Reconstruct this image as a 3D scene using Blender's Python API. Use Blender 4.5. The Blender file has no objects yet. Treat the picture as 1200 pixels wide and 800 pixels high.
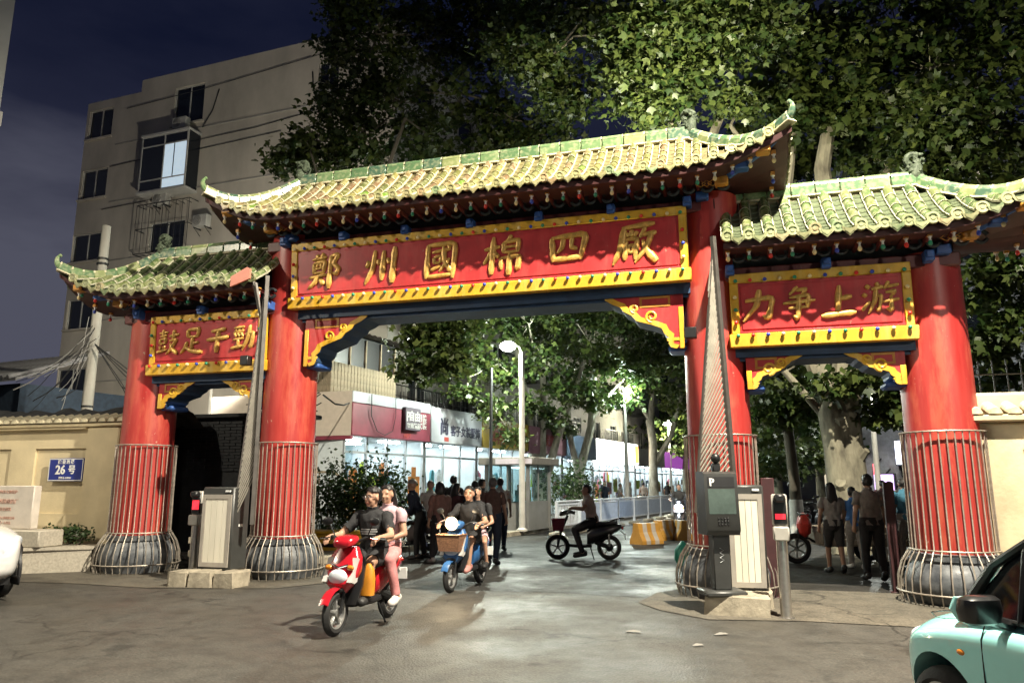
import bpy, bmesh, math, random
from mathutils import Vector, Matrix, noise
random.seed(7)
R = math.radians
S = bpy.context.scene
COL = S.collection
# ------------------------------------------------------------ camera, sky, light
FPX, CX, CY, HORIZON, CAMH = 867.0, 600.0, 400.0, 566.0, 1.6
PITCH = math.atan((HORIZON - CY) / FPX)
cam = bpy.data.cameras.new('camera'); camo = bpy.data.objects.new('camera', cam); COL.objects.link(camo)
cam.sensor_width = 36.0; cam.lens = 36.0 * FPX / 1200.0; cam.clip_end = 2000.0; cam.clip_start = 0.05
camo.location = (0, 0, CAMH); camo.rotation_euler = (R(90) + PITCH, 0, 0)
S.camera = camo

W = bpy.data.worlds.new('World'); S.world = W; W.use_nodes = True
nt = W.node_tree; nt.nodes.clear()
out = nt.nodes.new('ShaderNodeOutputWorld'); bg = nt.nodes.new('ShaderNodeBackground')
sky = nt.nodes.new('ShaderNodeTexSky'); sky.sky_type = 'NISHITA'; sky.sun_disc = False
sky.sun_elevation = R(-4); sky.sun_rotation = R(200); sky.air_density = 1.0; sky.dust_density = 2.0
tc = nt.nodes.new('ShaderNodeTexCoord'); sep = nt.nodes.new('ShaderNodeSeparateXYZ')
nt.links.new(tc.outputs['Generated'], sep.inputs[0])
nz = nt.nodes.new('ShaderNodeTexNoise'); nz.inputs['Scale'].default_value = 2.2; nz.inputs['Detail'].default_value = 6; nz.inputs['Roughness'].default_value = .55
mp = nt.nodes.new('ShaderNodeMapping'); mp.inputs['Scale'].default_value = (1, 1, 3.2)
nt.links.new(tc.outputs['Generated'], mp.inputs[0]); nt.links.new(mp.outputs[0], nz.inputs['Vector'])
md = nt.nodes.new('ShaderNodeMath'); md.operation = 'MULTIPLY_ADD'; md.inputs[1].default_value = -2.3; md.inputs[2].default_value = 1.12   # city glow falls with height
nt.links.new(sep.outputs['Z'], md.inputs[0])
ad = nt.nodes.new('ShaderNodeMath'); ad.operation = 'MULTIPLY_ADD'; ad.inputs[1].default_value = 0.9
nt.links.new(nz.outputs[0], ad.inputs[0]); nt.links.new(md.outputs[0], ad.inputs[2])
rp = nt.nodes.new('ShaderNodeValToRGB')
rp.color_ramp.elements[0].position = 0.30; rp.color_ramp.elements[0].color = (0.0040, 0.0058, 0.018, 1)
rp.color_ramp.elements[1].position = 0.95; rp.color_ramp.elements[1].color = (0.068, 0.070, 0.098, 1)
e = rp.color_ramp.elements.new(.6); e.color = (0.013, 0.015, 0.032, 1)
nt.links.new(ad.outputs[0], rp.inputs[0])
mx = nt.nodes.new('ShaderNodeMix'); mx.data_type = 'RGBA'; mx.blend_type = 'ADD'; mx.inputs[0].default_value = 0.02
nt.links.new(rp.outputs[0], mx.inputs[6]); nt.links.new(sky.outputs[0], mx.inputs[7])
nt.links.new(mx.outputs[2], bg.inputs[0]); bg.inputs[1].default_value = 1.0
nt.links.new(bg.outputs[0], out.inputs[0])
vs = S.view_settings
vs.view_transform = 'Standard'; vs.look = 'None'; vs.gamma = 1.0; vs.exposure = 0.22; vs.use_curve_mapping = False
S.cycles.use_light_tree = True
S.cycles.max_bounces = 5; S.cycles.diffuse_bounces = 3; S.cycles.glossy_bounces = 3; S.cycles.transmission_bounces = 4; S.cycles.transparent_max_bounces = 6
S.cycles.sample_clamp_indirect = 4.0
S.cycles.caustics_reflective = False; S.cycles.caustics_refractive = False

def lamp_light(parent, loc, power, color=(1, .9, .75), r=.15, spot=None, name='light', aim=None):
    l = bpy.data.lights.new(name, 'SPOT' if spot else 'POINT'); l.energy = power; l.color = color; l.shadow_soft_size = r
    if spot: l.spot_size = R(spot); l.spot_blend = .6
    o = bpy.data.objects.new(name, l); COL.objects.link(o); o.location = loc
    if aim is not None:
        o.rotation_euler = (Vector(aim)).to_track_quat('-Z', 'Y').to_euler()
    if parent: o.parent = parent
    return o

# ------------------------------------------------------------ helpers
def srgb(h):
    h = h.lstrip('#'); c = [int(h[i:i+2], 16) / 255 for i in (0, 2, 4)]
    return tuple(x / 12.92 if x <= .04045 else ((x + .055) / 1.055) ** 2.4 for x in c)

_c, _s = math.cos(PITCH), math.sin(PITCH)
def pray(px, py):
    x = (px - CX) / FPX; y = -(py - CY) / FPX
    return Vector((x, _c - _s * y, _s + _c * y))
def gnd(px, py, z=0.0):
    r = pray(px, py); t = (z - CAMH) / r.z
    return Vector((0, 0, CAMH)) + r * t
def at_depth(px, py, Y):
    r = pray(px, py); return Vector((0, 0, CAMH)) + r * (Y / r.y)

class MB:
    def __init__(s): s.v = []; s.f = []; s.m = []
    def add(s, vs, fs, m=0):
        o = len(s.v); s.v += [tuple(p) for p in vs]; s.f += [tuple(i + o for i in f) for f in fs]; s.m += [m] * len(fs)
        return s
    def box(s, x0, y0, z0, x1, y1, z1, m=0, M=None):
        vs = [Vector((x, y, z)) for z in (z0, z1) for y in (y0, y1) for x in (x0, x1)]
        if M is not None: vs = [M @ p for p in vs]
        return s.add(vs, [(0, 2, 3, 1), (4, 5, 7, 6), (0, 1, 5, 4), (2, 6, 7, 3), (0, 4, 6, 2), (1, 3, 7, 5)], m)
    def cbox(s, x0, y0, z0, x1, y1, z1, c=.02, m=0, M=None):
        """box with chamfered edges"""
        vs = []; idx = {}
        for iz, z in enumerate((z0, z1)):
            for iy, y in enumerate((y0, y1)):
                for ix, x in enumerate((x0, x1)):
                    dx = c if ix == 0 else -c; dy = c if iy == 0 else -c; dz = c if iz == 0 else -c
                    for a, p in enumerate(((x, y + dy, z + dz), (x + dx, y, z + dz), (x + dx, y + dy, z))):
                        idx[ix, iy, iz, a] = len(vs); vs.append(Vector(p))
        g = lambda x, y, z, a: idx[x, y, z, a]
        fs = []
        for k in (0, 1):
            f = [g(k, 0, 0, 0), g(k, 1, 0, 0), g(k, 1, 1, 0), g(k, 0, 1, 0)]; fs.append(f if k else f[::-1])
            f = [g(0, k, 0, 1), g(1, k, 0, 1), g(1, k, 1, 1), g(0, k, 1, 1)]; fs.append(f[::-1] if k else f)
            f = [g(0, 0, k, 2), g(1, 0, k, 2), g(1, 1, k, 2), g(0, 1, k, 2)]; fs.append(f if k else f[::-1])
        for i in (0, 1):
            for j in (0, 1):
                fs.append([g(i, j, 0, 0), g(i, j, 0, 1), g(i, j, 1, 1), g(i, j, 1, 0)])
                fs.append([g(i, 0, j, 0), g(i, 0, j, 2), g(i, 1, j, 2), g(i, 1, j, 0)])
                fs.append([g(0, i, j, 1), g(0, i, j, 2), g(1, i, j, 2), g(1, i, j, 1)])
                for k in (0, 1): fs.append([g(i, j, k, 0), g(i, j, k, 1), g(i, j, k, 2)])
        if M is not None: vs = [M @ p for p in vs]
        return s.add(vs, fs, m)
    def loft(s, rings, m=0, caps=True, close=True):
        n = len(rings[0]); vs = [p for r in rings for p in r]; fs = []
        for i in range(len(rings) - 1):
            for j in range(n if close else n - 1):
                k = (j + 1) % n
                fs.append((i * n + j, i * n + k, (i + 1) * n + k, (i + 1) * n + j))
        if caps and close:
            fs.append(tuple(range(n))[::-1]); fs.append(tuple((len(rings) - 1) * n + j for j in range(n)))
        return s.add(vs, fs, m)
    def tube(s, pts, r, n=8, m=0, caps=True, sq=1.0, flat=None):
        pts = [Vector(p) for p in pts]; rr = r if isinstance(r, (list, tuple)) else [r] * len(pts)
        rings = []; up = None
        for i, p in enumerate(pts):
            d = (pts[min(i + 1, len(pts) - 1)] - pts[max(i - 1, 0)])
            d = d.normalized() if d.length > 1e-9 else Vector((0, 0, 1))
            if up is None:
                up = Vector(flat) if flat else (Vector((0, 0, 1)) if abs(d.z) < .9 else Vector((1, 0, 0)))
            a = d.cross(up)
            a = a.normalized() if a.length > 1e-6 else d.orthogonal().normalized()
            b = a.cross(d).normalized(); up = b
            rings.append([p + (a * math.cos(2 * math.pi * j / n) + b * math.sin(2 * math.pi * j / n) * sq) * rr[i] for j in range(n)])
        return s.loft(rings, m, caps)
    def lathe(s, prof, n=24, c=(0, 0, 0), m=0, axis='z', M=None, caps=True):
        rings = []
        for r, z in prof:
            ring = []
            for j in range(n):
                a = 2 * math.pi * j / n; x, y = r * math.cos(a), r * math.sin(a)
                p = {'z': (x, y, z), 'x': (z, x, y), 'y': (y, z, x)}[axis]
                p = Vector(p) + Vector(c)
                ring.append(M @ p if M is not None else p)
            rings.append(ring)
        return s.loft(rings, m, caps)
    def prism(s, poly, d0, d1, f=lambda a, b, d: (a, d, b), m=0, mside=None):
        n = len(poly); vs = [f(a, b, d0) for a, b in poly] + [f(a, b, d1) for a, b in poly]
        s.add(vs, [tuple(range(n))[::-1], tuple(range(n, 2 * n))], m)
        s.add(vs, [(i, (i + 1) % n, n + (i + 1) % n, n + i) for i in range(n)], m if mside is None else mside)
        return s
    def sphere(s, c, r, n=10, k=7, m=0, M=None):
        rx, ry, rz = (r, r, r) if not isinstance(r, (tuple, list)) else r
        rings = []
        for i in range(1, k):
            t = math.pi * i / k
            rings.append([Vector((c[0] + rx * math.sin(t) * math.cos(2 * math.pi * j / n), c[1] + ry * math.sin(t) * math.sin(2 * math.pi * j / n), c[2] - rz * math.cos(t))) for j in range(n)])
        vs = [p for q in rings for p in q] + [Vector((c[0], c[1], c[2] - rz)), Vector((c[0], c[1], c[2] + rz))]
        if M is not None: vs = [M @ p for p in vs]
        a, b = len(vs) - 2, len(vs) - 1; fs = []
        for i in range(k - 2):
            for j in range(n):
                q = (j + 1) % n; fs.append((i * n + j, i * n + q, (i + 1) * n + q, (i + 1) * n + j))
        for j in range(n):
            q = (j + 1) % n; fs.append((a, q, j)); fs.append((b, (k - 2) * n + j, (k - 2) * n + q))
        return s.add(vs, fs, m)
    def cone(s, p0, p1, r0, r1, n=10, m=0):
        """closed round-ended cone between two points"""
        p0, p1 = Vector(p0), Vector(p1); d = p1 - p0
        L = d.length; d = d / L if L > 1e-6 else Vector((0, 0, 1))
        a = d.orthogonal().normalized(); b = d.cross(a); rings = []
        for t in (-.96, -.7, -.35): rings.append((p0 + d * r0 * t, r0 * math.sqrt(1 - t * t)))
        rings.append((p0, r0)); rings.append((p0.lerp(p1, .5), (r0 + r1) / 2)); rings.append((p1, r1))
        for t in (.35, .7, .96): rings.append((p1 + d * r1 * t, r1 * math.sqrt(1 - t * t)))
        return s.loft([[c + (a * math.cos(2 * math.pi * j / n) + b * math.sin(2 * math.pi * j / n)) * r for j in range(n)] for c, r in rings], m)
    def mesh(s, name, mats, smooth=True, ang=38):
        me = bpy.data.meshes.new(name); me.from_pydata(s.v, [], s.f)
        for mt in (mats if isinstance(mats, (list, tuple)) else [mats]): me.materials.append(mt)
        me.polygons.foreach_set('material_index', s.m)
        bm = bmesh.new(); bm.from_mesh(me); bmesh.ops.recalc_face_normals(bm, faces=bm.faces); bm.to_mesh(me); bm.free()
        if smooth:
            me.polygons.foreach_set('use_smooth', [True] * len(me.polygons)); me.set_sharp_from_angle(angle=R(ang))
        me.update(); return me
    def build(s, name, mats, parent=None, loc=None, rz=None, smooth=True, ang=38):
        return link(name, s.mesh(name, mats, smooth, ang), parent, loc, rz)

def link(name, me, parent=None, loc=None, rz=None, M=None):
    o = bpy.data.objects.new(name, me); COL.objects.link(o)
    if parent: o.parent = parent
    if M is not None: o.matrix_basis = M
    if loc is not None: o.location = loc
    if rz is not None: o.rotation_euler = (0, 0, rz)
    return o
def tag(o, label, cat, group=None):
    o['label'] = label; o['category'] = cat
    if group: o['group'] = group
    return o
def thing(name, label, cat, loc=(0, 0, 0), rz=0.0, group=None):
    o = bpy.data.objects.new(name, None); COL.objects.link(o); o.location = loc; o.rotation_euler = (0, 0, rz); o.empty_display_size = .2
    return tag(o, label, cat, group)
def kind(o, k): o['kind'] = k; return o
def copy_tree(o, parent=None):
    c = o.copy(); COL.objects.link(c)
    if parent: c.parent = parent
    for ch in o.children: copy_tree(ch, c)
    return c

MATS = {}
def mat(name, col, rough=.6, metal=0.0, var=.18, scale=6.0, bump=.0, bscale=40.0, emit=None, estr=0, rand=0.0, spec=.5, col2=None, stretch=(1, 1, 1), coat=0.0, alpha=None, trans=None, rvar=0.0, detail=5):
    if name in MATS: return MATS[name]
    m = bpy.data.materials.new(name); m.use_nodes = True; t = m.node_tree; n = t.nodes; L = t.links
    b = n['Principled BSDF']
    if isinstance(col, str): col = srgb(col)
    if isinstance(col2, str): col2 = srgb(col2)
    b.inputs['Roughness'].default_value = rough; b.inputs['Metallic'].default_value = metal
    b.inputs['Specular IOR Level'].default_value = spec
    if coat: b.inputs['Coat Weight'].default_value = coat; b.inputs['Coat Roughness'].default_value = .08
    if trans: b.inputs['Transmission Weight'].default_value = trans
    if alpha is not None: b.inputs['Alpha'].default_value = alpha
    tc = n.new('ShaderNodeTexCoord'); mp = n.new('ShaderNodeMapping'); mp.inputs['Scale'].default_value = stretch
    L.new(tc.outputs['Object'], mp.inputs[0])
    if var > 0 or col2:
        nz = n.new('ShaderNodeTexNoise'); nz.inputs['Scale'].default_value = scale; nz.inputs['Detail'].default_value = detail; nz.inputs['Roughness'].default_value = .6
        L.new(mp.outputs[0], nz.inputs['Vector'])
        cr = n.new('ShaderNodeValToRGB'); L.new(nz.outputs[0], cr.inputs[0])
        lo = tuple(max(0, x * (1 - var)) for x in col); hi = col2 if col2 else tuple(min(1, x * (1 + var)) for x in col)
        cr.color_ramp.elements[0].position = .32; cr.color_ramp.elements[0].color = (*lo, 1)
        cr.color_ramp.elements[1].position = .68; cr.color_ramp.elements[1].color = (*hi, 1)
        src = cr.outputs[0]
        if rand:
            oi = n.new('ShaderNodeObjectInfo'); hs = n.new('ShaderNodeHueSaturation'); mr = n.new('ShaderNodeMapRange')
            mr.inputs[3].default_value = 1 - rand; mr.inputs[4].default_value = 1 + rand
            L.new(oi.outputs['Random'], mr.inputs[0]); L.new(mr.outputs[0], hs.inputs['Value']); L.new(src, hs.inputs['Color']); src = hs.outputs[0]
        L.new(src, b.inputs['Base Color'])
        if rvar:
            mr = n.new('ShaderNodeMapRange'); mr.inputs[3].default_value = max(.02, rough - rvar); mr.inputs[4].default_value = min(1, rough + rvar)
            mr.inputs[1].default_value = .3; mr.inputs[2].default_value = .7
            L.new(nz.outputs[0], mr.inputs[0]); L.new(mr.outputs[0], b.inputs['Roughness'])
    else: b.inputs['Base Color'].default_value = (*col, 1)
    if bump:
        nb = n.new('ShaderNodeTexNoise'); nb.inputs['Scale'].default_value = bscale; nb.inputs['Detail'].default_value = 4
        bp = n.new('ShaderNodeBump'); bp.inputs['Strength'].default_value = bump; bp.inputs['Distance'].default_value = .02
        L.new(mp.outputs[0], nb.inputs['Vector']); L.new(nb.outputs[0], bp.inputs['Height']); L.new(bp.outputs[0], b.inputs['Normal'])
    if emit is not None:
        if isinstance(emit, str): emit = srgb(emit)
        b.inputs['Emission Color'].default_value = (*emit, 1); b.inputs['Emission Strength'].default_value = estr
    MATS[name] = m; return m

# shared materials
RED = mat('red_paint', (.40, .03, .025), .42, var=.25, scale=1.6, col2=(.50, .045, .03), stretch=(1, 1, .35), bump=.08, bscale=12, rvar=.12)
RED_D = mat('red_board', (.42, .034, .036), .38, var=.2, scale=3, bump=.05, bscale=20)
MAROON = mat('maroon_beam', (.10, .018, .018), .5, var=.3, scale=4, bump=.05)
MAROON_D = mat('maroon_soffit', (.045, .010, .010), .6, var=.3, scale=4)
YEL = mat('yellow_paint', (.60, .34, .025), .45, var=.15, scale=5)
OCHRE = mat('ochre_paint', (.45, .20, .03), .5, var=.25, scale=5)
GOLD = mat('gold_leaf', (.62, .36, .09), .38, metal=.25, var=.35, scale=14, bump=.15, bscale=30)
BLUE_D = mat('dark_blue_paint', (.018, .045, .10), .5, var=.3, scale=4)
BLUE = mat('blue_paint', (.03, .09, .30), .5, var=.25, scale=5)
BLACKISH = mat('dark_scroll', (.018, .022, .026), .6, var=.3)
WHITE = mat('white_paint', (.72, .72, .70), .45, var=.06)
GREEN_P = mat('green_paint', (.02, .22, .12), .4, var=.1)
RED_P = mat('bright_red_paint', (.62, .03, .02), .4, var=.1)
BLUE_P = mat('bright_blue_paint', (.03, .06, .40), .4, var=.1)
CREAM_P = mat('cream_paint', (.75, .62, .32), .45, var=.1)
STEEL = mat('brushed_steel', (.55, .53, .50), .28, metal=.9, var=.1, scale=20)
DARKMET = mat('dark_metal', (.025, .026, .027), .45, metal=.4, var=.25, scale=10)
BLACK = mat('black_plastic', (.012, .012, .013), .4, var=.2, scale=10)
RUBBER = mat('tyre_rubber', (.014, .014, .014), .8, var=.3, scale=20, bump=.2)
CONC = mat('concrete', (.33, .29, .22), .85, var=.35, scale=5, bump=.35, bscale=25)
# ------------------------------------------------------------ the gate
TH = R(16.0); GO = Vector((-.40, 12.42, 0))
GD = Vector((math.cos(TH), -math.sin(TH), 0)); GN = Vector((-math.sin(TH), -math.cos(TH), 0))
def gw(u, v, z=0.0): return GO + GD * u + GN * v + Vector((0, 0, z))
gate = thing('memorial_gate', 'red and gold ceremonial street gate with three green tiled roofs over the road', 'gate', GO, -TH)

TILE = mat('green_glazed_tile', (.17, .24, .045), .32, var=.0, scale=9, col2=(.30, .32, .09), bump=.1, bscale=30)
def tile_mat(name, cols, rough=.32):
    m = bpy.data.materials.new(name); m.use_nodes = True; t = m.node_tree; n = t.nodes; L = t.links; b = n['Principled BSDF']
    oi = n.new('ShaderNodeObjectInfo'); cr = n.new('ShaderNodeValToRGB'); cr.color_ramp.interpolation = 'CONSTANT'
    els = cr.color_ramp.elements
    for i, (p, c) in enumerate(cols):
        e = els[0] if i == 0 else (els[1] if i == 1 else els.new(p)); e.position = p; e.color = (*c, 1)
    L.new(oi.outputs['Random'], cr.inputs[0])
    tc = n.new('ShaderNodeTexCoord'); nz = n.new('ShaderNodeTexNoise'); nz.inputs['Scale'].default_value = 14; nz.inputs['Detail'].default_value = 6
    ad = n.new('ShaderNodeVectorMath'); ad.operation = 'ADD'; L.new(tc.outputs['Object'], ad.inputs[0]); L.new(oi.outputs['Location'], ad.inputs[1]); L.new(ad.outputs[0], nz.inputs['Vector'])
    mr = n.new('ShaderNodeValToRGB'); mr.color_ramp.elements[0].position = .45; mr.color_ramp.elements[1].position = .72
    mr.color_ramp.elements[1].color = (.6, .6, .6, 1); L.new(nz.outputs[0], mr.inputs[0])
    mx = n.new('ShaderNodeMix'); mx.data_type = 'RGBA'; L.new(mr.outputs[0], mx.inputs[0]); L.new(cr.outputs[0], mx.inputs[6]); mx.inputs[7].default_value = (.40, .39, .24, 1)
    L.new(mx.outputs[2], b.inputs['Base Color']); b.inputs['Roughness'].default_value = rough
    return m
TILE_M = tile_mat('cover_tile_glaze', [(0, (.11, .11, .034)), (.25, (.16, .115, .05)), (.42, (.085, .095, .03)), (.58, (.14, .085, .045)), (.78, (.18, .16, .05)), (.95, (.10, .18, .022))])
TILE_S = tile_mat('cover_tile_green', [(0, (.065, .10, .034)), (.35, (.085, .125, .045)), (.65, (.05, .085, .034)), (.85, (.11, .13, .05))], .26)
MORTAR = mat('pale_mortar', (.50, .45, .31), .8, var=.2, scale=12)
MORTAR_S = mat('grey_mortar', (.34, .33, .24), .8, var=.25, scale=12)
PAN = mat('pan_tile', (.16, .14, .064), .5, var=.35, scale=18, bump=.1)
PAN_S = mat('pan_tile_green', (.07, .088, .045), .45, var=.35, scale=18, bump=.1)
DISC_M = tile_mat('eave_disc_glaze', [(0, (.29, .275, .13)), (.5, (.34, .30, .155)), (.78, (.19, .25, .13)), (.9, (.33, .24, .13))], .4)
DISC_S = tile_mat('eave_disc_green', [(0, (.20, .22, .11)), (.5, (.25, .25, .13)), (.78, (.15, .20, .10)), (.9, (.26, .22, .12))], .4)
RIDGE_M = tile_mat('ridge_glaze', [(0, (.075, .14, .065)), (.35, (.11, .18, .08)), (.6, (.05, .10, .065)), (.8, (.18, .21, .09))], .3)

def cover_tile_mesh(name, m, k=1.0):
    b = MB(); n = 8; Lh = .175
    def arc(y, r):
        r *= k
        return [Vector((r * math.cos(math.pi * j / n), y, r * 1.05 * math.sin(math.pi * j / n))) for j in range(n + 1)]
    b.loft([arc(-Lh, .078), arc(Lh, .070)], 0, close=False)
    b.loft([arc(-Lh, .066), arc(-Lh, .0785)], 0, close=False)
    b.loft([arc(Lh - .012, .0705), arc(Lh - .016, .086), arc(Lh + .010, .082)], 1, close=False)        # mortar lip
    for sx in (-1, 1): b.box(sx * .080 * k - .007, -Lh, -.014, sx * .080 * k + .007, Lh, .014, 1)
    return b.mesh(name, [m, MORTAR if k < 1 else MORTAR_S], ang=50)
def disc_mesh(name, m, k=1.0):
    b = MB()
    b.lathe([(.0, -.028), (.030, -.028), (.034, -.020), (.052, -.020), (.058, -.030), (.082, -.030), (.086, -.024), (.086, .03)], 16, axis='y', m=0, caps=True, M=Matrix.Diagonal((k, 1, k, 1)))
    return b.mesh(name, [m])
def drip_mesh(name, m, k=1.0):
    b = MB(); pts = [(-.095, .03), (-.085, -.03), (-.05, -.055), (0, -.10), (.05, -.055), (.085, -.03), (.095, .03), (.05, 0), (0, -.012), (-.05, 0)]; pts = [(x * k * 1.08, z * k * 1.1) for x, z in pts]
    b.prism(pts, -.012, .012, lambda a, z, d: (a, d - .15 * z, z), 0)
    b.prism([(x * .68, z * .68 - .012) for x, z in pts], -.018, -.012, lambda a, z, d: (a, d - .15 * z, z), 0)
    return b.mesh(name, [m])
meshes = {}
for key, tm in (('m', TILE_M), ('s', TILE_S)):
    kk = .86 if key == 'm' else 1.0
    meshes[key] = (cover_tile_mesh('cover_tile', tm, kk), disc_mesh('eave_disc', DISC_M if key == 'm' else DISC_S, kk), drip_mesh('drip_tile', DISC_M if key == 'm' else DISC_S, kk))
PEND = []
for bm_ in (CREAM_P, GREEN_P, RED_P, BLUE_P):
    b = MB(); b.cbox(-.032, -.032, -.065, .032, .032, .0, .006, 0)
    b.lathe([(.012, -.125), (.022, -.122), (.014, -.10), (.020, -.08), (.033, -.064)], 8, m=1)
    b.sphere((0, 0, -.155), (.031, .031, .040), 8, 6, 2)
    PEND.append(b.mesh('pendant', [OCHRE, WHITE, bm_]))
b = MB()
for a0, a1, rr, cx in ((200, 520, .085, -.12), (20, 340, .085, .12)):
    pts = [(cx + rr * (1 - .12 * k / 12) * math.cos(R(a0 + (a1 - a0) * k / 12)), 0, rr * (1 - .12 * k / 12) * math.sin(R(a0 + (a1 - a0) * k / 12))) for k in range(13)]
    b.tube(pts, .028, 6, 0, sq=1.0)
SCROLL = b.mesh('bracket_scroll', [BLACKISH])
b = MB(); b.cbox(-.065, -.10, -.11, .065, .10, .05, .015, 0); b.cbox(-.045, -.14, -.06, .045, -.09, .03, .01, 0); BBLOCK = b.mesh('bracket_block', [BLUE])
b = MB()
for dx in (-.09, 0, .09):
    q = [(dx - .075, 0), (dx, .05), (dx + .075, 0), (dx, -.05)]
    b.tube([(x, 0, z) for x, z in q + q[:1]], .007, 5)
LATTICE = b.mesh('lattice_ornament', [OCHRE])

def make_roof(name, key, ul, ur, rl, rr, Wd, zr, ze, lift, hip_l, hip_r, tmat, pmat, eave_z_under, beam_v):
    root = bpy.data.objects.new(name, None); COL.objects.link(root); root.parent = gate
    tm, dm, pm = meshes[key]
    def prof(t): return ze + (zr - ze) * (0.62 * (1 - t) + 0.38 * (1 - t) ** 2)
    def up(u, t):
        q = 0
        if hip_l and u < rl + .35: q = (rl + .35 - u) / (rl + .35 - ul)
        if hip_r and u > rr - .35: q = (u - rr + .35) / (ur - rr + .35)
        return lift * max(0, q) ** 2.2 * t ** 1.3
    def out_(u, t):                                   # corners also sweep outwards
        q = 0
        if hip_l and u < rl: q = (rl - u) / (rl - ul)
        if hip_r and u > rr: q = (u - rr) / (ur - rr)
        return .10 * q ** 2 * t
    def P(u, t): return Vector((u, -(Wd * t + out_(u, t)), prof(t) + up(u, t)))
    def t0(u):
        if u < rl: return (rl - u) / (rl - ul) if hip_l else 0
        if u > rr: return (u - rr) / (ur - rr) if hip_r else 0
        return 0
    sp = .257 if key == 'm' else .297; n = int((ur - ul) / sp); us = [ul + (ur - ul - n * sp) / 2 + sp * i for i in range(n + 1)]
    us = [u for u in us if t0(u) < .93]
    # deck sheet and pan courses between the rows
    b = MB(); deck = MB()
    NT = 9
    for i in range(len(us) - 1):
        ua, ub = us[i], us[i + 1]; ta = max(t0(ua), t0(ub)); um = (ua + ub) / 2
        for k in range(NT):
            p0, p1 = ta + (1 - ta) * k / NT, ta + (1 - ta) * (k + 1) / NT
            A = [P(ua, p0), P(um, p0) - Vector((0, 0, .03)), P(ub, p0)]; B = [P(ua, p1), P(um, p1) - Vector((0, 0, .03)), P(ub, p1)]
            lift_ = Vector((0, -.004, .022))
            vs = A + [q + lift_ for q in B] + [q - Vector((0, 0, .006)) for q in B]
            b.add(vs, [(0, 1, 4, 3), (1, 2, 5, 4), (3, 4, 7, 6), (4, 5, 8, 7)], 0)
    kind(b.build('pan_tile_courses', pmat, root, ang=30), 'stuff')
    # front cover tiles, eave discs and drip tiles
    for u in us:
        ta = t0(u); Ls = 0.0; last = P(u, ta); steps = 24; path = [last]
        for k in range(1, steps + 1): path.append(P(u, ta + (1 - ta) * k / steps))
        acc = [0]
        for k in range(steps): acc.append(acc[-1] + (path[k + 1] - path[k]).length)
        tot = acc[-1]; nt_ = max(1, round(tot / .335)); seg = tot / nt_
        def along(d):
            for k in range(steps):
                if acc[k + 1] >= d - 1e-6: return path[k].lerp(path[k + 1], (d - acc[k]) / max(1e-6, acc[k + 1] - acc[k]))
            return path[-1]
        for k in range(nt_):
            a, c = along(k * seg), along((k + 1) * seg); d = (c - a).normalized()
            y = -d; x = Vector((1, 0, 0)); z = x.cross(y).normalized(); x = y.cross(z)
            M = Matrix((x, y, z)).transposed().to_4x4(); M.translation = (a + c) / 2 + z * .012
            M = M @ Matrix.Diagonal((1, seg / .335 if nt_ > 1 or seg < .5 else 1, 1, 1)) @ Matrix.Rotation(R(random.uniform(-1.5, 1.5)), 4, 'Z')
            link('cover_tile', tm, root, M=M)
        e = path[-1]; d = (path[-1] - path[-2]).normalized()
        link('eave_disc', dm, root, M=Matrix.Translation(e + Vector((0, -.02, .035))) @ Matrix.Rotation(R(random.uniform(-4, 8)), 4, 'X') @ Matrix.Rotation(R(random.uniform(0, 360)), 4, 'Y'))
    for i in range(len(us) - 1):
        um = (us[i] + us[i + 1]) / 2
        e = P(um, 1)
        sl = (P(us[i + 1], 1).z - P(us[i], 1).z) / (us[i + 1] - us[i])
        link('drip_tile', pm, root, M=Matrix.Translation(e + Vector((0, -.045, -.005 + random.uniform(-.006, .006)))) @ Matrix.Rotation(-math.atan(sl), 4, 'Y') @ Matrix.Rotation(R(random.uniform(-8, 6)), 4, 'X'))
    # back slope and hip ends (same courses, seen only from the far side)
    b = MB(); NU = 26
    for k in range(8):
        for i in range(NU):
            row = []
            for tt in (k / 8, (k + 1) / 8):
                lo = ul + (rl - ul) * (1 - tt) if hip_l else ul; hi = ur + (rr - ur) * (1 - tt) if hip_r else ur
                for uu in (i / NU, (i + 1) / NU):
                    p = P(lo + (hi - lo) * uu, tt); row.append(Vector((p.x, -p.y, p.z - (0 if uu else 0))))
            b.add([row[0], row[1], row[3], row[2]], [(0, 1, 2, 3)])
    for hp, ue, ri in ((hip_l, ul, rl), (hip_r, ur, rr)):
        if not hp: continue
        for k in range(8):
            for i in range(8):
                row = []
                for tt in (k / 8, (k + 1) / 8):
                    for q in (-1 + 2 * i / 8, -1 + 2 * (i + 1) / 8):
                        u = ri + (ue - ri) * tt; base = P(u, tt)
                        zz = prof(tt) + (base.z - prof(tt)) * abs(q) ** 3
                        row.append(Vector((u, base.y * q, zz)))
                b.add([row[0], row[1], row[3], row[2]], [(0, 1, 2, 3)])
        for j in range(-4, 5):                       # rows on the hip end
            y = j * sp
            if abs(y) > Wd * .95: continue
            ts = abs(y) / Wd; pts = []
            for k in range(5):
                tt = ts + (1 - ts) * k / 4; u = ri + (ue - ri) * tt; base = P(u, tt); q = abs(y) / max(.01, abs(base.y))
                pts.append((u, y, prof(tt) + (base.z - prof(tt)) * q ** 3 + .03))
            b.tube(pts, .075, 8)
    for u in us:
        ta = t0(u); pts = [P(u, ta + (1 - ta) * k / 5) for k in range(6)]
        b.tube([(p.x, -p.y, p.z + .02) for p in pts], .072, 6)
    kind(b.build('rear_tile_courses', pmat, root), 'stuff')
    # eave fascia, soffit and rafters
    b = MB(); NF = 30
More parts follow.
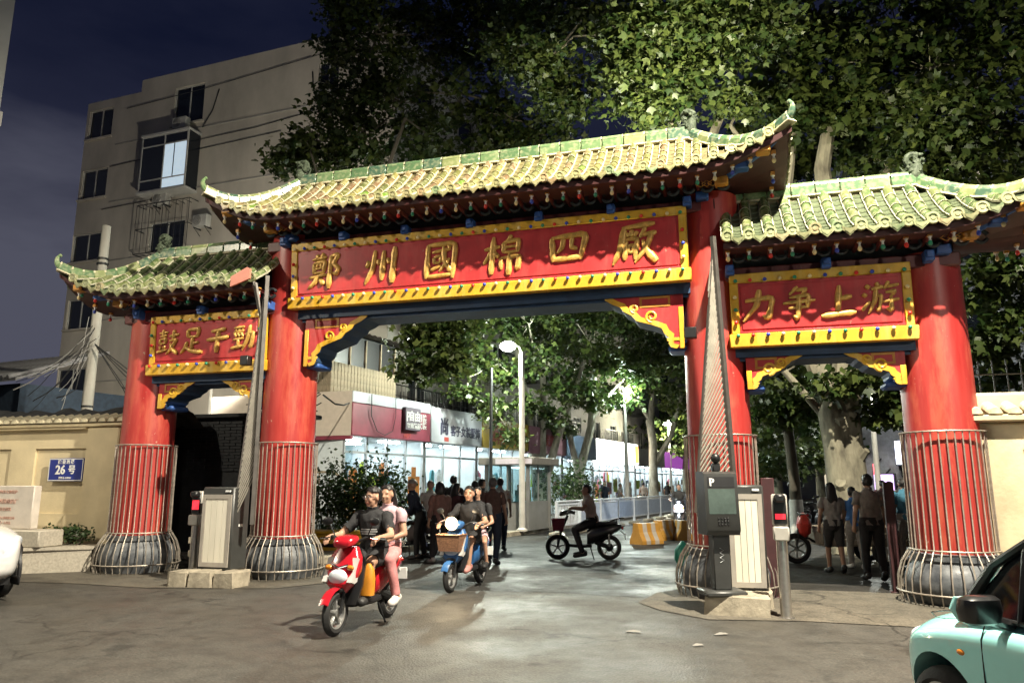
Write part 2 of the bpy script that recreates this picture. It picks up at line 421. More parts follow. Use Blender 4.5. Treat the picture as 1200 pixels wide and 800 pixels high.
    for i in range(NF):
        ua, ub = ul + (ur - ul) * i / NF, ul + (ur - ul) * (i + 1) / NF
        for sgn in (1, -1):
            A = []
            for u in (ua, ub):
                e = P(u, 1); e2 = Vector((e.x, e.y + .04, e.z - .05)); e3 = Vector((e.x, e.y + .06, e.z - .13)); q = Vector((min(max(u, rl - .3 if hip_l else ul), rr + .3 if hip_r else ur), -beam_v, eave_z_under + .16))
                A += [Vector((p.x, p.y * sgn, p.z)) for p in (e2, e3, q)]
            b.add(A, [(0, 3, 4, 1)], 0); b.add(A, [(1, 4, 5, 2)], 1)
    for hp, ue in ((hip_l, ul), (hip_r, ur)):
        if not hp: continue
        c1 = P(ue, 1); ri = (rl - .3) if ue == ul else (rr + .3); iu = .06 if ue == ul else -.06
        N2 = 10
        for i in range(N2):
            A = []
            for q in (-1 + 2 * i / N2, -1 + 2 * (i + 1) / N2):
                zz = ze + (c1.z - ze) * abs(q) ** 2.2
                A += [Vector((ue + iu * .5, c1.y * q * -1, zz - .05)), Vector((ue + iu, c1.y * q * -.97, zz - .13)), Vector((ri, beam_v * q, eave_z_under + .16))]
            b.add(A, [(0, 3, 4, 1)], 0); b.add(A, [(1, 4, 5, 2)], 1)
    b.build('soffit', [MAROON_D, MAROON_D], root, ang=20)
    # ridge: base band plus individual ridge tiles
    nr = max(3, round((rr - rl) / .36)); sr = (rr - rl) / nr
    bb = MB(); bb.cbox(-sr / 2 + .006, -.085, 0, sr / 2 - .006, .085, .15, .012, 0)
    n8 = 8; arc = lambda x: [Vector((x, .072 * math.cos(math.pi * j / n8), .155 + .075 * math.sin(math.pi * j / n8))) for j in range(n8 + 1)]
    bb.loft([arc(-sr / 2 + .01), arc(sr / 2 - .014)], 0, close=False)
    bb.cbox(-sr / 2 + .002, -.105, -.035, sr / 2 - .002, .105, .0, .01, 1)
    bb.loft([[q * 1.0 + Vector((0, 0, .003)) for q in arc(sr / 2 - .022)], [q + Vector((0, 0, .006)) for q in arc(sr / 2 - .001)]], 1, close=False)
    rm = bb.mesh('ridge_tile', [RIDGE_M, MORTAR])
    for i in range(nr): link('ridge_tile', rm, root, (rl + sr * (i + .5), 0, zr))
    bc = MB(); bc.box(rl, -.06, zr - .25, rr, .06, zr + .03); bc.build('ridge_core', PAN, root)
    # hip ridges with the up-curled tail
    for hp, ue, ri, sg in ((hip_l, ul, rl, -1), (hip_r, ur, rr, 1)):
        if not hp: continue
        for fb in (1, -1):
            NH = 9
            pts = []
            for k in range(NH + 1):
                tt = k / NH; u = ri + (ue - ri) * tt; p = P(u, tt); pts.append(Vector((p.x, p.y * fb, p.z + .05)))
            for k in range(NH):
                a, c = pts[k], pts[k + 1]; d = c - a; Lq = d.length; d.normalize()
                side = d.cross(Vector((0, 0, 1))).normalized(); nup = side.cross(d)
                M = Matrix((d, side, nup)).transposed().to_4x4(); M.translation = (a + c) / 2
                q = MB(); q.cbox(-Lq / 2 - .004, -.075, -.06, Lq / 2 - .004, .075, .075, .012, 0); q.cbox(-Lq / 2 - .01, -.09, -.06, Lq / 2 + .01, .09, -.03, .008, 1)
                ar = lambda x, r: [Vector((x, r * math.cos(math.pi * j / 6), .075 + r * math.sin(math.pi * j / 6))) for j in range(7)]
                q.loft([ar(-Lq / 2, .06), ar(Lq / 2 - .02, .06)], 0, close=False); q.loft([ar(Lq / 2 - .03, .063), ar(Lq / 2, .063)], 1, close=False)
                o = q.build('hip_tile', [RIDGE_M, MORTAR], root); o.matrix_basis = M
            # tail
            d = (pts[-1] - pts[-2]).normalized(); h = Vector((d.x, d.y, 0)).normalized()
            tail = []; rad = []
            for k in range(9):
                q = k / 8; a = R(18 + 118 * q ** 1.35)
                if k == 0: tail.append(pts[-1] - d * .12 + Vector((0, 0, .02)))
                else: tail.append(tail[-1] + (h * math.cos(a) + Vector((0, 0, 1)) * math.sin(a)) * (.056 - .022 * q))
                rad.append(.075 * (1 - .72 * q))
            q = MB(); q.tube(tail, rad, 8, 0); q.sphere(tail[-1], .034, 8, 6, 0)
            q.build('ridge_tail', [RIDGE_M], root)
        # ridge beast
        q = MB(); x = ri; rb = random.Random(int(ue * 10))
        q.cbox(x - .11, -.08, zr - .02, x + .11, .08, zr + .17, .03, 0)
        q.cone((x, 0, zr + .15), (x + sg * .03, 0, zr + .28), .10, .085, 10, 0)
        curl = [(x - sg * .02 + .085 * math.cos(R(a)), 0, zr + .41 + .085 * math.sin(R(a))) for a in range(-70, 270, 34)]
        q.tube(curl, [.068 - .003 * k for k in range(len(curl))], 8, 0)
        for k in range(34):
            a = rb.uniform(0, 6.28); rr_ = rb.uniform(.02, .13); zz = zr + rb.uniform(.12, .50); q.sphere((x + rr_ * math.cos(a), rb.uniform(-.09, .09), zz), rb.uniform(.02, .045), 6, 5, 0)
        for k in range(9):
            a = R(20 + 35 * k); q.cone((x + .05 * math.cos(a), 0, zr + .28 + .05 * math.sin(a)), (x + .15 * math.cos(a), rb.uniform(-.04, .04), zr + .30 + .15 * math.sin(a)), .03, .010, 6, 0)
        q.cone((x - sg * .06, -.02, zr + .16), (x - sg * .17, -.03, zr + .20), .05, .028, 8, 0); q.cone((x - sg * .13, 0, zr + .2), (x - sg * .2, 0, zr + .32), .02, .008, 6, 0)
        q.build('ridge_beast', [mat('beast_glaze', (.028, .045, .026), .65, var=.5, scale=30, col2=(.085, .105, .07), bump=.3, bscale=45, spec=.2)], root)
    # hanging pendants, scrolls, blocks under the eave
    k0 = random.randint(0, 3)
    for i, u in enumerate(us):
        if u < ul + .35 and hip_l or u > ur - .35 and hip_r: continue
        e = P(u, 1); vv = -e.y - .22
        link('pendant', PEND[(0, 3, 0, 1, 2, 1)[(i + k0) % 6]], root, (u, -vv, e.z - .085))
    i = 0; inner = [u for u in us if rl - .5 <= u <= rr + .5]
    for i in range(0, len(inner) - 1, 2):
        um = (inner[i] + inner[i + 1]) / 2
        link('bracket_scroll', SCROLL, root, (um + .13, -(beam_v + .22), eave_z_under + .12), None)
    x = rl + .1
    nb = max(2, round((rr - rl) / 1.32))
    for i in range(nb + 1):
        u = rl + .08 + (rr - rl - .16) * i / nb
        link('bracket_block', BBLOCK, root, (u, -(beam_v + .10), eave_z_under - .04))
    for ue, hp in ((ul, hip_l), (ur, hip_r)):
        if hp:
            sg = 1 if ue == ul else -1
            link('lattice_ornament', LATTICE, root, (ue + sg * 1.22, -(beam_v + .34), eave_z_under + .12))
            # corner bracket: blue and ochre blocks stepping out
            q = MB(); c = P(ue, 1)
            for k in range(4):
                p = Vector((ue + sg * (1.3 - .3 * k), -(beam_v + .05 + (abs(c.y) - beam_v - .05) * k / 4), eave_z_under + .02 + .13 * k))
                q.cbox(p.x - .1, p.y - .1, p.z - .07, p.x + .1, p.y + .1, p.z + .07, .02, k % 2)
            q.tube([(ue + sg * .9, -(beam_v + .3), eave_z_under + .22), (ue + sg * .15, c.y + .2, c.z - .14)], .055, 6, 0)
            q.build('corner_bracket', [BLUE, OCHRE], root)
            for k in range(5):
                y = -abs(c.y) + .3 + k * .4
                link('pendant', PEND[(k * 3) % 4], root, (ue + sg * .25, y, ze + (c.z - ze) * abs(y / c.y) ** 2.2 - .1))
    # eave beam in front of the beam core
    q = MB(); q.cbox(max(ul, rl - .35) if hip_l else ul, -beam_v - .03, eave_z_under - .20, min(ur, rr + .35) if hip_r else ur, beam_v + .03, eave_z_under - .0, .02, 0)
    q.box(max(ul, rl - .3) if hip_l else ul, -beam_v + .10, eave_z_under - .01, min(ur, rr + .3) if hip_r else ur, beam_v - .10, eave_z_under + .6, 1)
    q.build('eave_beam', [MAROON, BLACKISH], root)
    # short rafters against the soffit
    q = MB()
    for u in us:
        if (hip_l and u < rl - .2) or (hip_r and u > rr + .2): continue
        e = P(u, 1); q.tube([(u, -beam_v, eave_z_under + .13), (u, e.y + .2, e.z - .13)], .035, 6)
    kind(q.build('rafter_row', MAROON, root), 'stuff')
    return root

make_roof('main_roof', 'm', -4.95, 4.95, -3.82, 3.5, 1.22, 7.22, 6.25, .43, True, True, TILE_M, PAN, 5.98, .42)
make_roof('side_roof', 's', 3.92, 8.2, 3.92, 6.78, 1.10, 6.02, 5.08, .48, False, True, TILE_S, PAN_S, 4.82, .42)
make_roof('side_roof', 's', -8.2, -3.92, -6.92, -3.92, 1.10, 6.02, 5.08, .48, True, False, TILE_S, PAN_S, 4.82, .42)

# columns
COLS = [(-6.86, 4.85), (-3.80, 6.1), (3.72, 6.1), (6.76, 4.85)]
STONE = mat('drum_stone', (.060, .068, .082), .5, var=.4, scale=5, col2=(.17, .18, .19), bump=.2, bscale=14, rvar=.1)
RED_C = mat('column_red', (.38, .020, .020), .40, var=.25, scale=1.5, col2=(.46, .055, .045), stretch=(2.2, 2.2, .28), bump=.06, bscale=9, rvar=.1, detail=7)
def fade(m, pale, chip, amt=.5):
    t = m.node_tree; n = t.nodes; L = t.links; b = n['Principled BSDF']; src = b.inputs['Base Color'].links[0].from_socket
    tc = n.new('ShaderNodeTexCoord'); geo = n.new('ShaderNodeNewGeometry')
    def nz(sc, st, lo, hi, det=6):
        mp = n.new('ShaderNodeMapping'); mp.inputs['Scale'].default_value = st; L.new(geo.outputs['Position'], mp.inputs[0]); z = n.new('ShaderNodeTexNoise'); z.inputs['Scale'].default_value = sc; z.inputs['Detail'].default_value = det; z.inputs['Roughness'].default_value = .68; L.new(mp.outputs[0], z.inputs['Vector'])
        r = n.new('ShaderNodeMapRange'); r.inputs[1].default_value = lo; r.inputs[2].default_value = hi; L.new(z.outputs[0], r.inputs[0]); return r
    for col, r, am in ((pale, nz(2.6, (1.5, 1.5, .30), .50, .62), amt), (chip, nz(11, (1, 1, .6), .67, .69), .8), ((.10, .015, .012), nz(3.5, (2.5, 2.5, .12), .58, .78), .45)):
        mm = n.new('ShaderNodeMath'); mm.operation = 'MULTIPLY'; mm.inputs[1].default_value = am; L.new(r.outputs[0], mm.inputs[0])
        x = n.new('ShaderNodeMix'); x.data_type = 'RGBA'; L.new(mm.outputs[0], x.inputs[0]); L.new(src, x.inputs[6]); x.inputs[7].default_value = (*col, 1); src = x.outputs[2]
    L.new(src, b.inputs['Base Color'])
fade(RED_C, (.54, .13, .075), (.50, .34, .25), .5); fade(RED_D, (.50, .12, .10), (.40, .2, .15), .25); fade(YEL, (.66, .50, .16), (.30, .16, .05), .4); fade(MAROON, (.16, .06, .05), (.2, .1, .08), .4)
for u, zt in COLS:
    b = MB(); prof = [(.47, .62), (.475, 1.2), (.47, 3.0), (.46, zt)]
    b.lathe(prof, 40); c = b.build('column', RED_C, gate, (u, 0, 0), ang=60)
    b = MB(); b.lathe([(.50, -.3), (.52, 0.0), (.60, .10), (.645, .22), (.645, .34), (.60, .46), (.50, .56), (.50, .60)], 40); b.lathe([(.50, .565), (.535, .575), (.535, .66), (.49, .67)], 40)
    b.build('drum_base', STONE, c, ang=60)

# sign boards with studs and gilded characters
STUD = []
for m_ in (CREAM_P, GREEN_P, RED_P, BLUE_P):
    b = MB(); b.sphere((0, -.035, 0), .030, 9, 7, 0); b.lathe([(.014, -.03), (.016, .0), (.022, .03)], 8, axis='y', m=1); STUD.append(b.mesh('stud', [m_, WHITE]))

GLYPH = {
'zheng': "22,93,8 28,82,9|43,95,8 36,84,8|10,80,6 52,85,7|16,70,8 19,42,7|16,71,7 48,74,8 45,42,7|28,72,6 24,55,5|36,72,6 37,58,5 42,57,4|19,55,5 45,57,5|18,44,6 46,46,6|5,33,6 56,39,7|30,37,9 24,20,9 6,5,6|36,29,7 50,13,10|64,87,9 84,89,8 72,66,8 89,52,9 82,38,8 70,43,5|64,88,9 64,45,9 64,2,11",
'zhou': "14,64,8 9,46,8|29,90,9 26,42,10 8,4,6|38,66,7 43,52,8|53,88,9 53,12,11|64,68,7 71,54,8|82,95,10 82,4,12",
'guo': "14,90,9 15,6,10|14,89,8 86,92,9 84,4,11|16,10,8 84,13,8|26,71,6 74,77,7|31,58,7 34,42,6|31,59,6 51,61,7 48,44,6|34,44,6 48,45,5|25,27,8 53,37,6|54,86,8 60,48,9 80,20,9 79,32,4|73,54,7 48,22,5|65,87,6 73,79,8",
'mian': "3,65,7 42,71,8|24,95,9 24,4,11|23,65,8 3,30,5|28,58,7 40,45,8|69,97,8 58,82,6|50,81,8 52,54,8|50,81,7 88,84,9 86,54,8|52,68,6 86,70,6|52,56,6 86,57,6|46,42,8 48,14,7|46,42,7 92,46,9 90,14,9 82,20,4|68,54,9 68,0,11",
'si': "9,78,10 18,22,10|9,79,8 92,85,11 81,24,10|38,79,8 36,56,8 25,42,5|58,80,8 58,54,8 73,50,7|16,27,10 84,30,11",
'chang': "15,87,8 90,94,10|20,86,11 16,42,11 0,3,7|38,82,8 38,66,7|27,76,7 32,66,6|51,78,7 44,66,5|26,60,8 26,12,8|26,60,7 52,62,8 50,12,8|33,46,6 34,28,6|33,46,6 45,47,6 44,28,6|34,30,5 44,30,5|69,86,9 57,62,6|62,68,7 95,73,8|84,71,9 74,38,10 50,5,6|64,57,7 76,30,10 99,5,13",
'gu': "7,84,6 47,87,7|26,97,8 26,72,7|11,72,6 43,75,7|14,61,7 16,42,7|14,61,6 40,63,8 38,42,7|16,44,6 38,45,6|16,36,7 21,22,7|39,37,7 32,24,6|4,13,8 50,21,7|54,71,7 97,77,8|74,95,9 74,56,9|57,54,7 88,59,9 70,24,9 48,4,6|60,44,7 78,18,10 99,5,12",
'zu': "25,90,9 30,62,9|25,91,8 75,93,10 70,62,9|30,64,7 70,66,7|50,62,9 50,18,9|50,40,7 78,43,8|28,47,9 22,24,9 3,3,6|20,28,8 48,12,11 99,5,12",
'gan': "20,79,9 80,86,11|4,48,10 97,56,12|50,82,11 50,0,13",
'jin': "7,86,7 51,89,8|18,80,7 11,66,7 21,52,7|32,80,7 25,66,7 35,52,7|46,80,7 39,66,7 50,52,7|9,43,7 51,47,7|30,45,8 30,18,8|3,12,9 57,21,8|56,61,8 92,67,10 86,14,11 75,22,5|74,94,10 72,50,11 50,3,6",
'li': "8,65,10 86,73,12 77,10,13 60,20,6|46,97,12 42,50,12 6,3,7",
'zhengg': "44,99,9 22,76,6|40,88,7 70,91,9 56,76,6|22,67,7 77,73,10 74,34,9|6,51,8 95,57,9|22,36,7 74,38,8|50,75,10 50,4,11 35,14,5",
'shang': "48,94,12 48,12,12|48,55,9 84,61,11|4,7,11 97,14,13",
'you': "9,89,8 21,80,9|3,65,8 14,56,8|3,16,7 23,42,7|38,96,8 43,84,8|25,77,7 57,83,8|38,79,9 36,42,9 20,6,6|38,56,6 53,58,8 48,14,8 39,22,4|70,97,8 59,75,6|65,81,7 97,87,8|63,66,7 89,69,8 78,54,6|78,55,8 80,13,9 67,20,5|57,39,7 99,45,8",
}
def glyph_mesh(key, size, depth=.045, mt=None):
    b = MB(); s = size / 100
    for st in GLYPH[key].split('|'):
        pts = [tuple(float(q) for q in p.split(',')) for p in st.split()]
        # resample with rounded corners
        dense = []
        for i in range(len(pts) - 1):
            for k in range(6):
                t = k / 6; dense.append(tuple(pts[i][j] + (pts[i + 1][j] - pts[i][j]) * t for j in range(3)))
        dense.append(pts[-1])
        sm = [dense[0]] + [tuple((dense[i - 1][j] + 2 * dense[i][j] + dense[i + 1][j]) / 4 for j in range(3)) for i in range(1, len(dense) - 1)] + [dense[-1]]
        rings = []; n = len(sm)
        for i, (x, y, w) in enumerate(sm):
            a = sm[max(0, i - 1)]; c = sm[min(n - 1, i + 1)]
            dx, dy = c[0] - a[0], c[1] - a[1]; l = math.hypot(dx, dy) or 1; nx, ny = -dy / l, dx / l
            q = i / (n - 1); e = min(1, .62 + 3 * q) * min(1, .55 + 3 * (1 - q)); hw = w * e * .74 * (1 + .12 * math.sin(q * 9 + x))
            h = depth * min(1, w * e / 9)
            sk = .10
            def pt(o, z): return Vector(((x + nx * o - 50 + (y + ny * o - 50) * sk) * s, -z, (y + ny * o - 50) * s))
            rings.append([pt(-hw, 0), pt(-hw * .8, h * .75), pt(-hw * .2, h), pt(hw * .35, h * .95), pt(hw * .85, h * .6), pt(hw, 0)])
        b.loft(rings, 0, caps=True)
    return b.mesh('character', [mt or GOLD], ang=45)

def sign(u0, u1, z0, z1, v, keys, csize, cz, n_top, tilt, groupname):
    """frame outer u0..u1, z0..z1 on the plane v"""
    root = bpy.data.objects.new('sign_board', None); COL.objects.link(root); root.parent = gate
    root.location = ((u0 + u1) / 2, -v, z0); root.rotation_euler = (tilt, 0, 0)
    w = (u1 - u0) / 2; h = z1 - z0; ft, fb, fs = .145, .205, .125
    b = MB(); b.cbox(-w + fs - .02, -.02, fb - .03, w - fs + .02, .05, h - ft + .02, .012, 0)
    b.cbox(-w + fs + .03, -.035, fb + .06, w - fs - .03, -.015, h - ft - .05, .008, 0)
    b.build('panel', RED_D, root)
    b = MB(); b.cbox(-w, -.045, h - ft, w, .09, h, .012); b.build('top_rail', YEL, root)
    b = MB(); b.cbox(-w - .035, -.085, 0, w + .035, .09, fb, .014); b.build('bottom_rail', YEL, root)
    b = MB(); b.cbox(-w + fs - .01, -.055, fb - .002, w - fs + .01, .04, fb + .035, .01); b.build('inner_moulding', RED_D, root)
    for sg in (-1, 1):
        b = MB(); x0, x1 = sorted((sg * w, sg * (w - fs))); b.cbox(x0, -.045, fb, x1, .09, h - ft, .012); b.build('side_rail', YEL, root)
    k = random.randint(0, 3)
    for zz, yy, n in ((h - ft + .03, -.045, n_top), (fb - .035, -.085, n_top)):
        for i in range(n):
            x = -w + .09 + (2 * w - .18) * i / (n - 1)
            link('stud', STUD[(0, 3, 1, 2, 3, 0, 1)[(i + k) % 7]], root, (x, yy, zz))
    for sg in (-1, 1):
        for i in range(3):
            link('stud', STUD[(i * 3 + k) % 4], root, (sg * (w - .07), -.045, fb + .17 + (h - fb - ft - .2) * i / 3))
    n = len(keys); pw = 2 * (w - fs)
    for i, kx in enumerate(keys):
        x = -pw / 2 + pw * (i + .5) / n * .98 + .02
        o = link('character', glyph_mesh(kx, csize), root, (x, -.036, cz))
    return root
sign(-3.58, 3.40, 4.66, 5.86, .46, ['zheng', 'zhou', 'guo', 'mian', 'si', 'chang'], .69, .66, 35, R(3.5), 'a')
sign(3.98, 6.46, 3.58, 4.70, .44, ['li', 'zhengg', 'shang', 'you'], .50, .62, 12, R(3), 'b')
sign(-6.56, -4.08, 3.58, 4.70, .44, ['gu', 'zu', 'gan', 'jin'], .50, .62, 12, R(3), 'c')

# lintels behind the boards
for (u0, u1, z0, z1) in ((-3.5, 3.4, 4.50, 6.0), (3.95, 6.5, 3.45, 4.8), (-6.6, -4.05, 3.45, 4.8)):
    b = MB(); b.box(u0, -.36, z0, u1, .36, z1, 0); b.box(u0, -.30, z0 - .05, u1, .30, z0 - .004, 1); b.build('lintel', [BLUE_D, BLUE_D], gate)

def bracket(uc, sg, w, zt, h):
    """scroll bracket under a lintel; uc = column-side edge, sg = direction towards the opening"""
    root = bpy.data.objects.new('scroll_bracket', None); COL.objects.link(root); root.parent = gate; root.location = (uc, 0, zt)
    def edge(n=28, off=0):
        pts = []
        ctrl = [(.10, -1.0), (.17, -.97), (.20, -.90), (.185, -.80), (.25, -.72), (.28, -.62), (.40, -.55), (.52, -.50), (.60, -.46), (.66, -.36), (.76, -.28), (.80, -.20), (.90, -.14), (1.0, -.05), (1.0, 0)]
        for x, z in ctrl: pts.append((sg * (x * w + off), z * h - off * .6))
        return pts
    e = edge()
    poly = [(0, 0)] + [(0, -h)] + e
    b = MB(); b.prism(poly, -.30, .26, m=0); b.build('body', BLUE_D, root, smooth=False)
    b = MB(); b.prism([(p[0] * .97, p[1] * .97 - .01) for p in poly], -.318, -.30, m=0); b.build('panel', RED_D, root, smooth=False)
    # yellow edging
    b = MB(); y0, y1 = -.335, -.318
    inner = [(x - sg * .075 * (1 if i > 1 else .6), z + .055) for i, (x, z) in enumerate(e)]
    for i in range(len(e) - 1):
        q = [e[i], e[i + 1], inner[i + 1], inner[i]]
        b.prism(q, y0, y1)
    b.build('edging', YEL, root, smooth=False)
    b = MB(); x0, x1 = sorted((0, sg * .075)); b.cbox(x0, -.337, -h, x1, -.30, -.22, .006)
    x0, x1 = sorted((sg * .02, sg * w * .22)); b.cbox(x0, -.330, -h * .86, x1, -.31, -h * .80, .005); b.build('upright', YEL, root)
    b = MB()
    for cx, cz, r0, dr in ((.40, -.40, .10, 1), (.62, -.24, .075, 1)):
        sp = [(sg * (cx * w + r0 * (1 - k / 22) * math.cos(R(-90 + 30 * k))), -.325, cz * h + r0 * (1 - k / 22) * math.sin(R(-90 + 30 * k))) for k in range(17)]
        b.tube(sp, .022, 6)
    b.build('scroll', YEL, root)
    b = MB(); x0, x1 = sorted((sg * .16 * w, sg * .55 * w)); z0, z1 = -.20, -.03
    for (a, c, d, f) in ((x0, z0, x1, z0 + .035), (x0, z1 - .035, x1, z1), (x0, z0 + .035, x0 + .035, z1 - .035), (x1 - .035, z0 + .035, x1, z1 - .035)): b.box(a, -.328, c, d, -.315, f)
    b.build('fret', OCHRE, root)
    # rounded foot at the back of the bracket
    b = MB()
    for k in range(3):
        x0, x1 = sorted((sg * -.02, sg * (.26 - .05 * k))); b.cbox(x0, -.24, -h - .02 + .1 * k, x1, .24, -h + .07 + .1 * k, .03)
    b.build('foot', BLUE, root)
bracket(-3.36, 1, 1.22, 4.52, .88); bracket(3.28, -1, 1.22, 4.52, .88)
bracket(4.16, 1, .80, 3.47, .50); bracket(6.32, -1, .80, 3.47, .50)
bracket(-6.42, 1, .80, 3.47, .50); bracket(-4.24, -1, .80, 3.47, .50)

# steel guards round the columns
GUARD = mat('guard_steel', (.36, .32, .27), .5, metal=.6, var=.25, scale=18)
gl = ['steel bar guard round the column beside the cream boundary wall with the blue number plate', 'steel bar guard round the column behind the white barrier cabinet',
      'steel bar guard round the column behind the black parking terminal', 'steel bar guard round the column behind the mint green car']
for gi, (u, zt) in enumerate(COLS):
    g = thing('column_guard', gl[gi], 'guard', gw(u, 0), -TH, 'steel guards round the gate columns')
    prof = [(.70, .01), (.735, .16), (.725, .34), (.66, .54), (.57, .68), (.535, .73), (.53, 1.4), (.53, 2.30)]
    bb = MB(); pts = []
    bb.tube([(0, -r, z) for r, z in prof], .0095, 6)
    me = bb.mesh('bar', [GUARD])
    for k in range(34): link('bar', me, g, None, None, Matrix.Rotation(2 * math.pi * k / 34 + gi, 4, 'Z'))
    for r, z in ((.748, .16), (.55, .71), (.543, 2.30)):
        bb = MB(); N = 40; bb.tube([((r) * math.cos(2 * math.pi * k / N), (r) * math.sin(2 * math.pi * k / N), z) for k in range(N + 1)], .013, 6); bb.build('hoop', GUARD, g)
# ------------------------------------------------------------ ground
def ground_mat(name, c1, c2, rough, rv, bs=60, bump=.25, stains=True, sc=.35):
    m = bpy.data.materials.new(name); m.use_nodes = True; t = m.node_tree; n = t.nodes; L = t.links; b = n['Principled BSDF']
    tc = n.new('ShaderNodeTexCoord')
    def noise_(s, d=6, r=.6):
        z = n.new('ShaderNodeTexNoise'); z.inputs['Scale'].default_value = s; z.inputs['Detail'].default_value = d; z.inputs['Roughness'].default_value = r; L.new(tc.outputs['Object'], z.inputs['Vector']); return z
    a = noise_(sc); f = noise_(38, 5, .75); sp = noise_(3.1, 9, .72)
    cr = n.new('ShaderNodeValToRGB'); L.new(a.outputs[0], cr.inputs[0])
    cr.color_ramp.elements[0].position = .35; cr.color_ramp.elements[0].color = (*c1, 1); cr.color_ramp.elements[1].position = .65; cr.color_ramp.elements[1].color = (*c2, 1)
    mx = n.new('ShaderNodeMix'); mx.data_type = 'RGBA'; mx.blend_type = 'MULTIPLY'; mx.inputs[0].default_value = .8
    fr = n.new('ShaderNodeMapRange'); fr.inputs[1].default_value = .3; fr.inputs[2].default_value = .7; fr.inputs[3].default_value = .3; fr.inputs[4].default_value = 1.75; L.new(f.outputs[0], fr.inputs[0])
    L.new(cr.outputs[0], mx.inputs[6]); L.new(fr.outputs[0], mx.inputs[7])
    mx2 = n.new('ShaderNodeMix'); mx2.data_type = 'RGBA'; mx2.blend_type = 'MULTIPLY'; mx2.inputs[0].default_value = .75 if stains else .3
    sr = n.new('ShaderNodeMapRange'); sr.inputs[1].default_value = .33; sr.inputs[2].default_value = .55; sr.inputs[3].default_value = .45; sr.inputs[4].default_value = 1.08; L.new(sp.outputs[0], sr.inputs[0])
    L.new(mx.outputs[2], mx2.inputs[6]); L.new(sr.outputs[0], mx2.inputs[7]); 
    vr = n.new('ShaderNodeTexVoronoi'); vr.feature = 'DISTANCE_TO_EDGE'; vr.inputs['Scale'].default_value = .42
    wv = n.new('ShaderNodeTexNoise'); wv.inputs['Scale'].default_value = 1.7; wv.inputs['Detail'].default_value = 6; L.new(tc.outputs['Object'], wv.inputs['Vector'])
    va = n.new('ShaderNodeVectorMath'); va.operation = 'MULTIPLY_ADD'; va.inputs[1].default_value = (1.1, 1.1, 0); L.new(wv.outputs[1], va.inputs[0]); L.new(tc.outputs['Object'], va.inputs[2]); L.new(va.outputs[0], vr.inputs['Vector'])
    ck = n.new('ShaderNodeMapRange'); ck.inputs[1].default_value = .002; ck.inputs[2].default_value = .012; ck.inputs[3].default_value = .35; ck.inputs[4].default_value = 1; L.new(vr.outputs['Distance'], ck.inputs[0])
    km = n.new('ShaderNodeMapRange'); km.inputs[1].default_value = .48; km.inputs[2].default_value = .56; L.new(a.outputs[0], km.inputs[0])
    mx3 = n.new('ShaderNodeMix'); mx3.data_type = 'RGBA'; mx3.blend_type = 'MULTIPLY'; L.new(km.outputs[0], mx3.inputs[0]); L.new(mx2.outputs[2], mx3.inputs[6]); L.new(ck.outputs[0], mx3.inputs[7])
    dr = noise_(1.1, 4, .5); dm = n.new('ShaderNodeMapRange'); dm.inputs[1].default_value = .66; dm.inputs[2].default_value = .70; dm.inputs[3].default_value = 1; dm.inputs[4].default_value = .55; L.new(dr.outputs[0], dm.inputs[0])
    mx4 = n.new('ShaderNodeMix'); mx4.data_type = 'RGBA'; mx4.blend_type = 'MULTIPLY'; mx4.inputs[0].default_value = 1; L.new(mx3.outputs[2], mx4.inputs[6]); L.new(dm.outputs[0], mx4.inputs[7])
    L.new(mx4.outputs[2], b.inputs['Base Color'])
    wet = noise_(.55, 5, .65)
    rr = n.new('ShaderNodeMapRange'); rr.inputs[1].default_value = .38; rr.inputs[2].default_value = .62; rr.inputs[3].default_value = max(.05, rough - rv); rr.inputs[4].default_value = min(1, rough + rv); L.new(wet.outputs[0], rr.inputs[0]); L.new(rr.outputs[0], b.inputs['Roughness'])
    vo = n.new('ShaderNodeTexNoise'); vo.inputs['Scale'].default_value = bs; vo.inputs['Detail'].default_value = 3; L.new(tc.outputs['Object'], vo.inputs['Vector'])
    bp = n.new('ShaderNodeBump'); bp.inputs['Strength'].default_value = bump; bp.inputs['Distance'].default_value = .02; L.new(vo.outputs[0], bp.inputs['Height']); L.new(bp.outputs[0], b.inputs['Normal'])
    return m
ASPH = ground_mat('asphalt', (.046, .043, .037), (.066, .061, .052), .58, .14, bs=42, bump=.5)
ASPH_D = ground_mat('dark_asphalt', (.019, .0175, .0155), (.033, .030, .026), .56, .18, bs=45, bump=.45)
STRIP = ground_mat('concrete_apron', (.075, .067, .052), (.115, .100, .076), .8, .1, bs=25, bump=.3)
PAVE = ground_mat('pavement_concrete', (.17, .16, .14), (.24, .22, .19), .8, .1)
b = MB(); b.add([(-400, -60, 0), (400, -60, 0), (400, 700, 0), (-400, 700, 0)], [(0, 1, 2, 3)]); kind(b.build('ground', ASPH), 'structure')
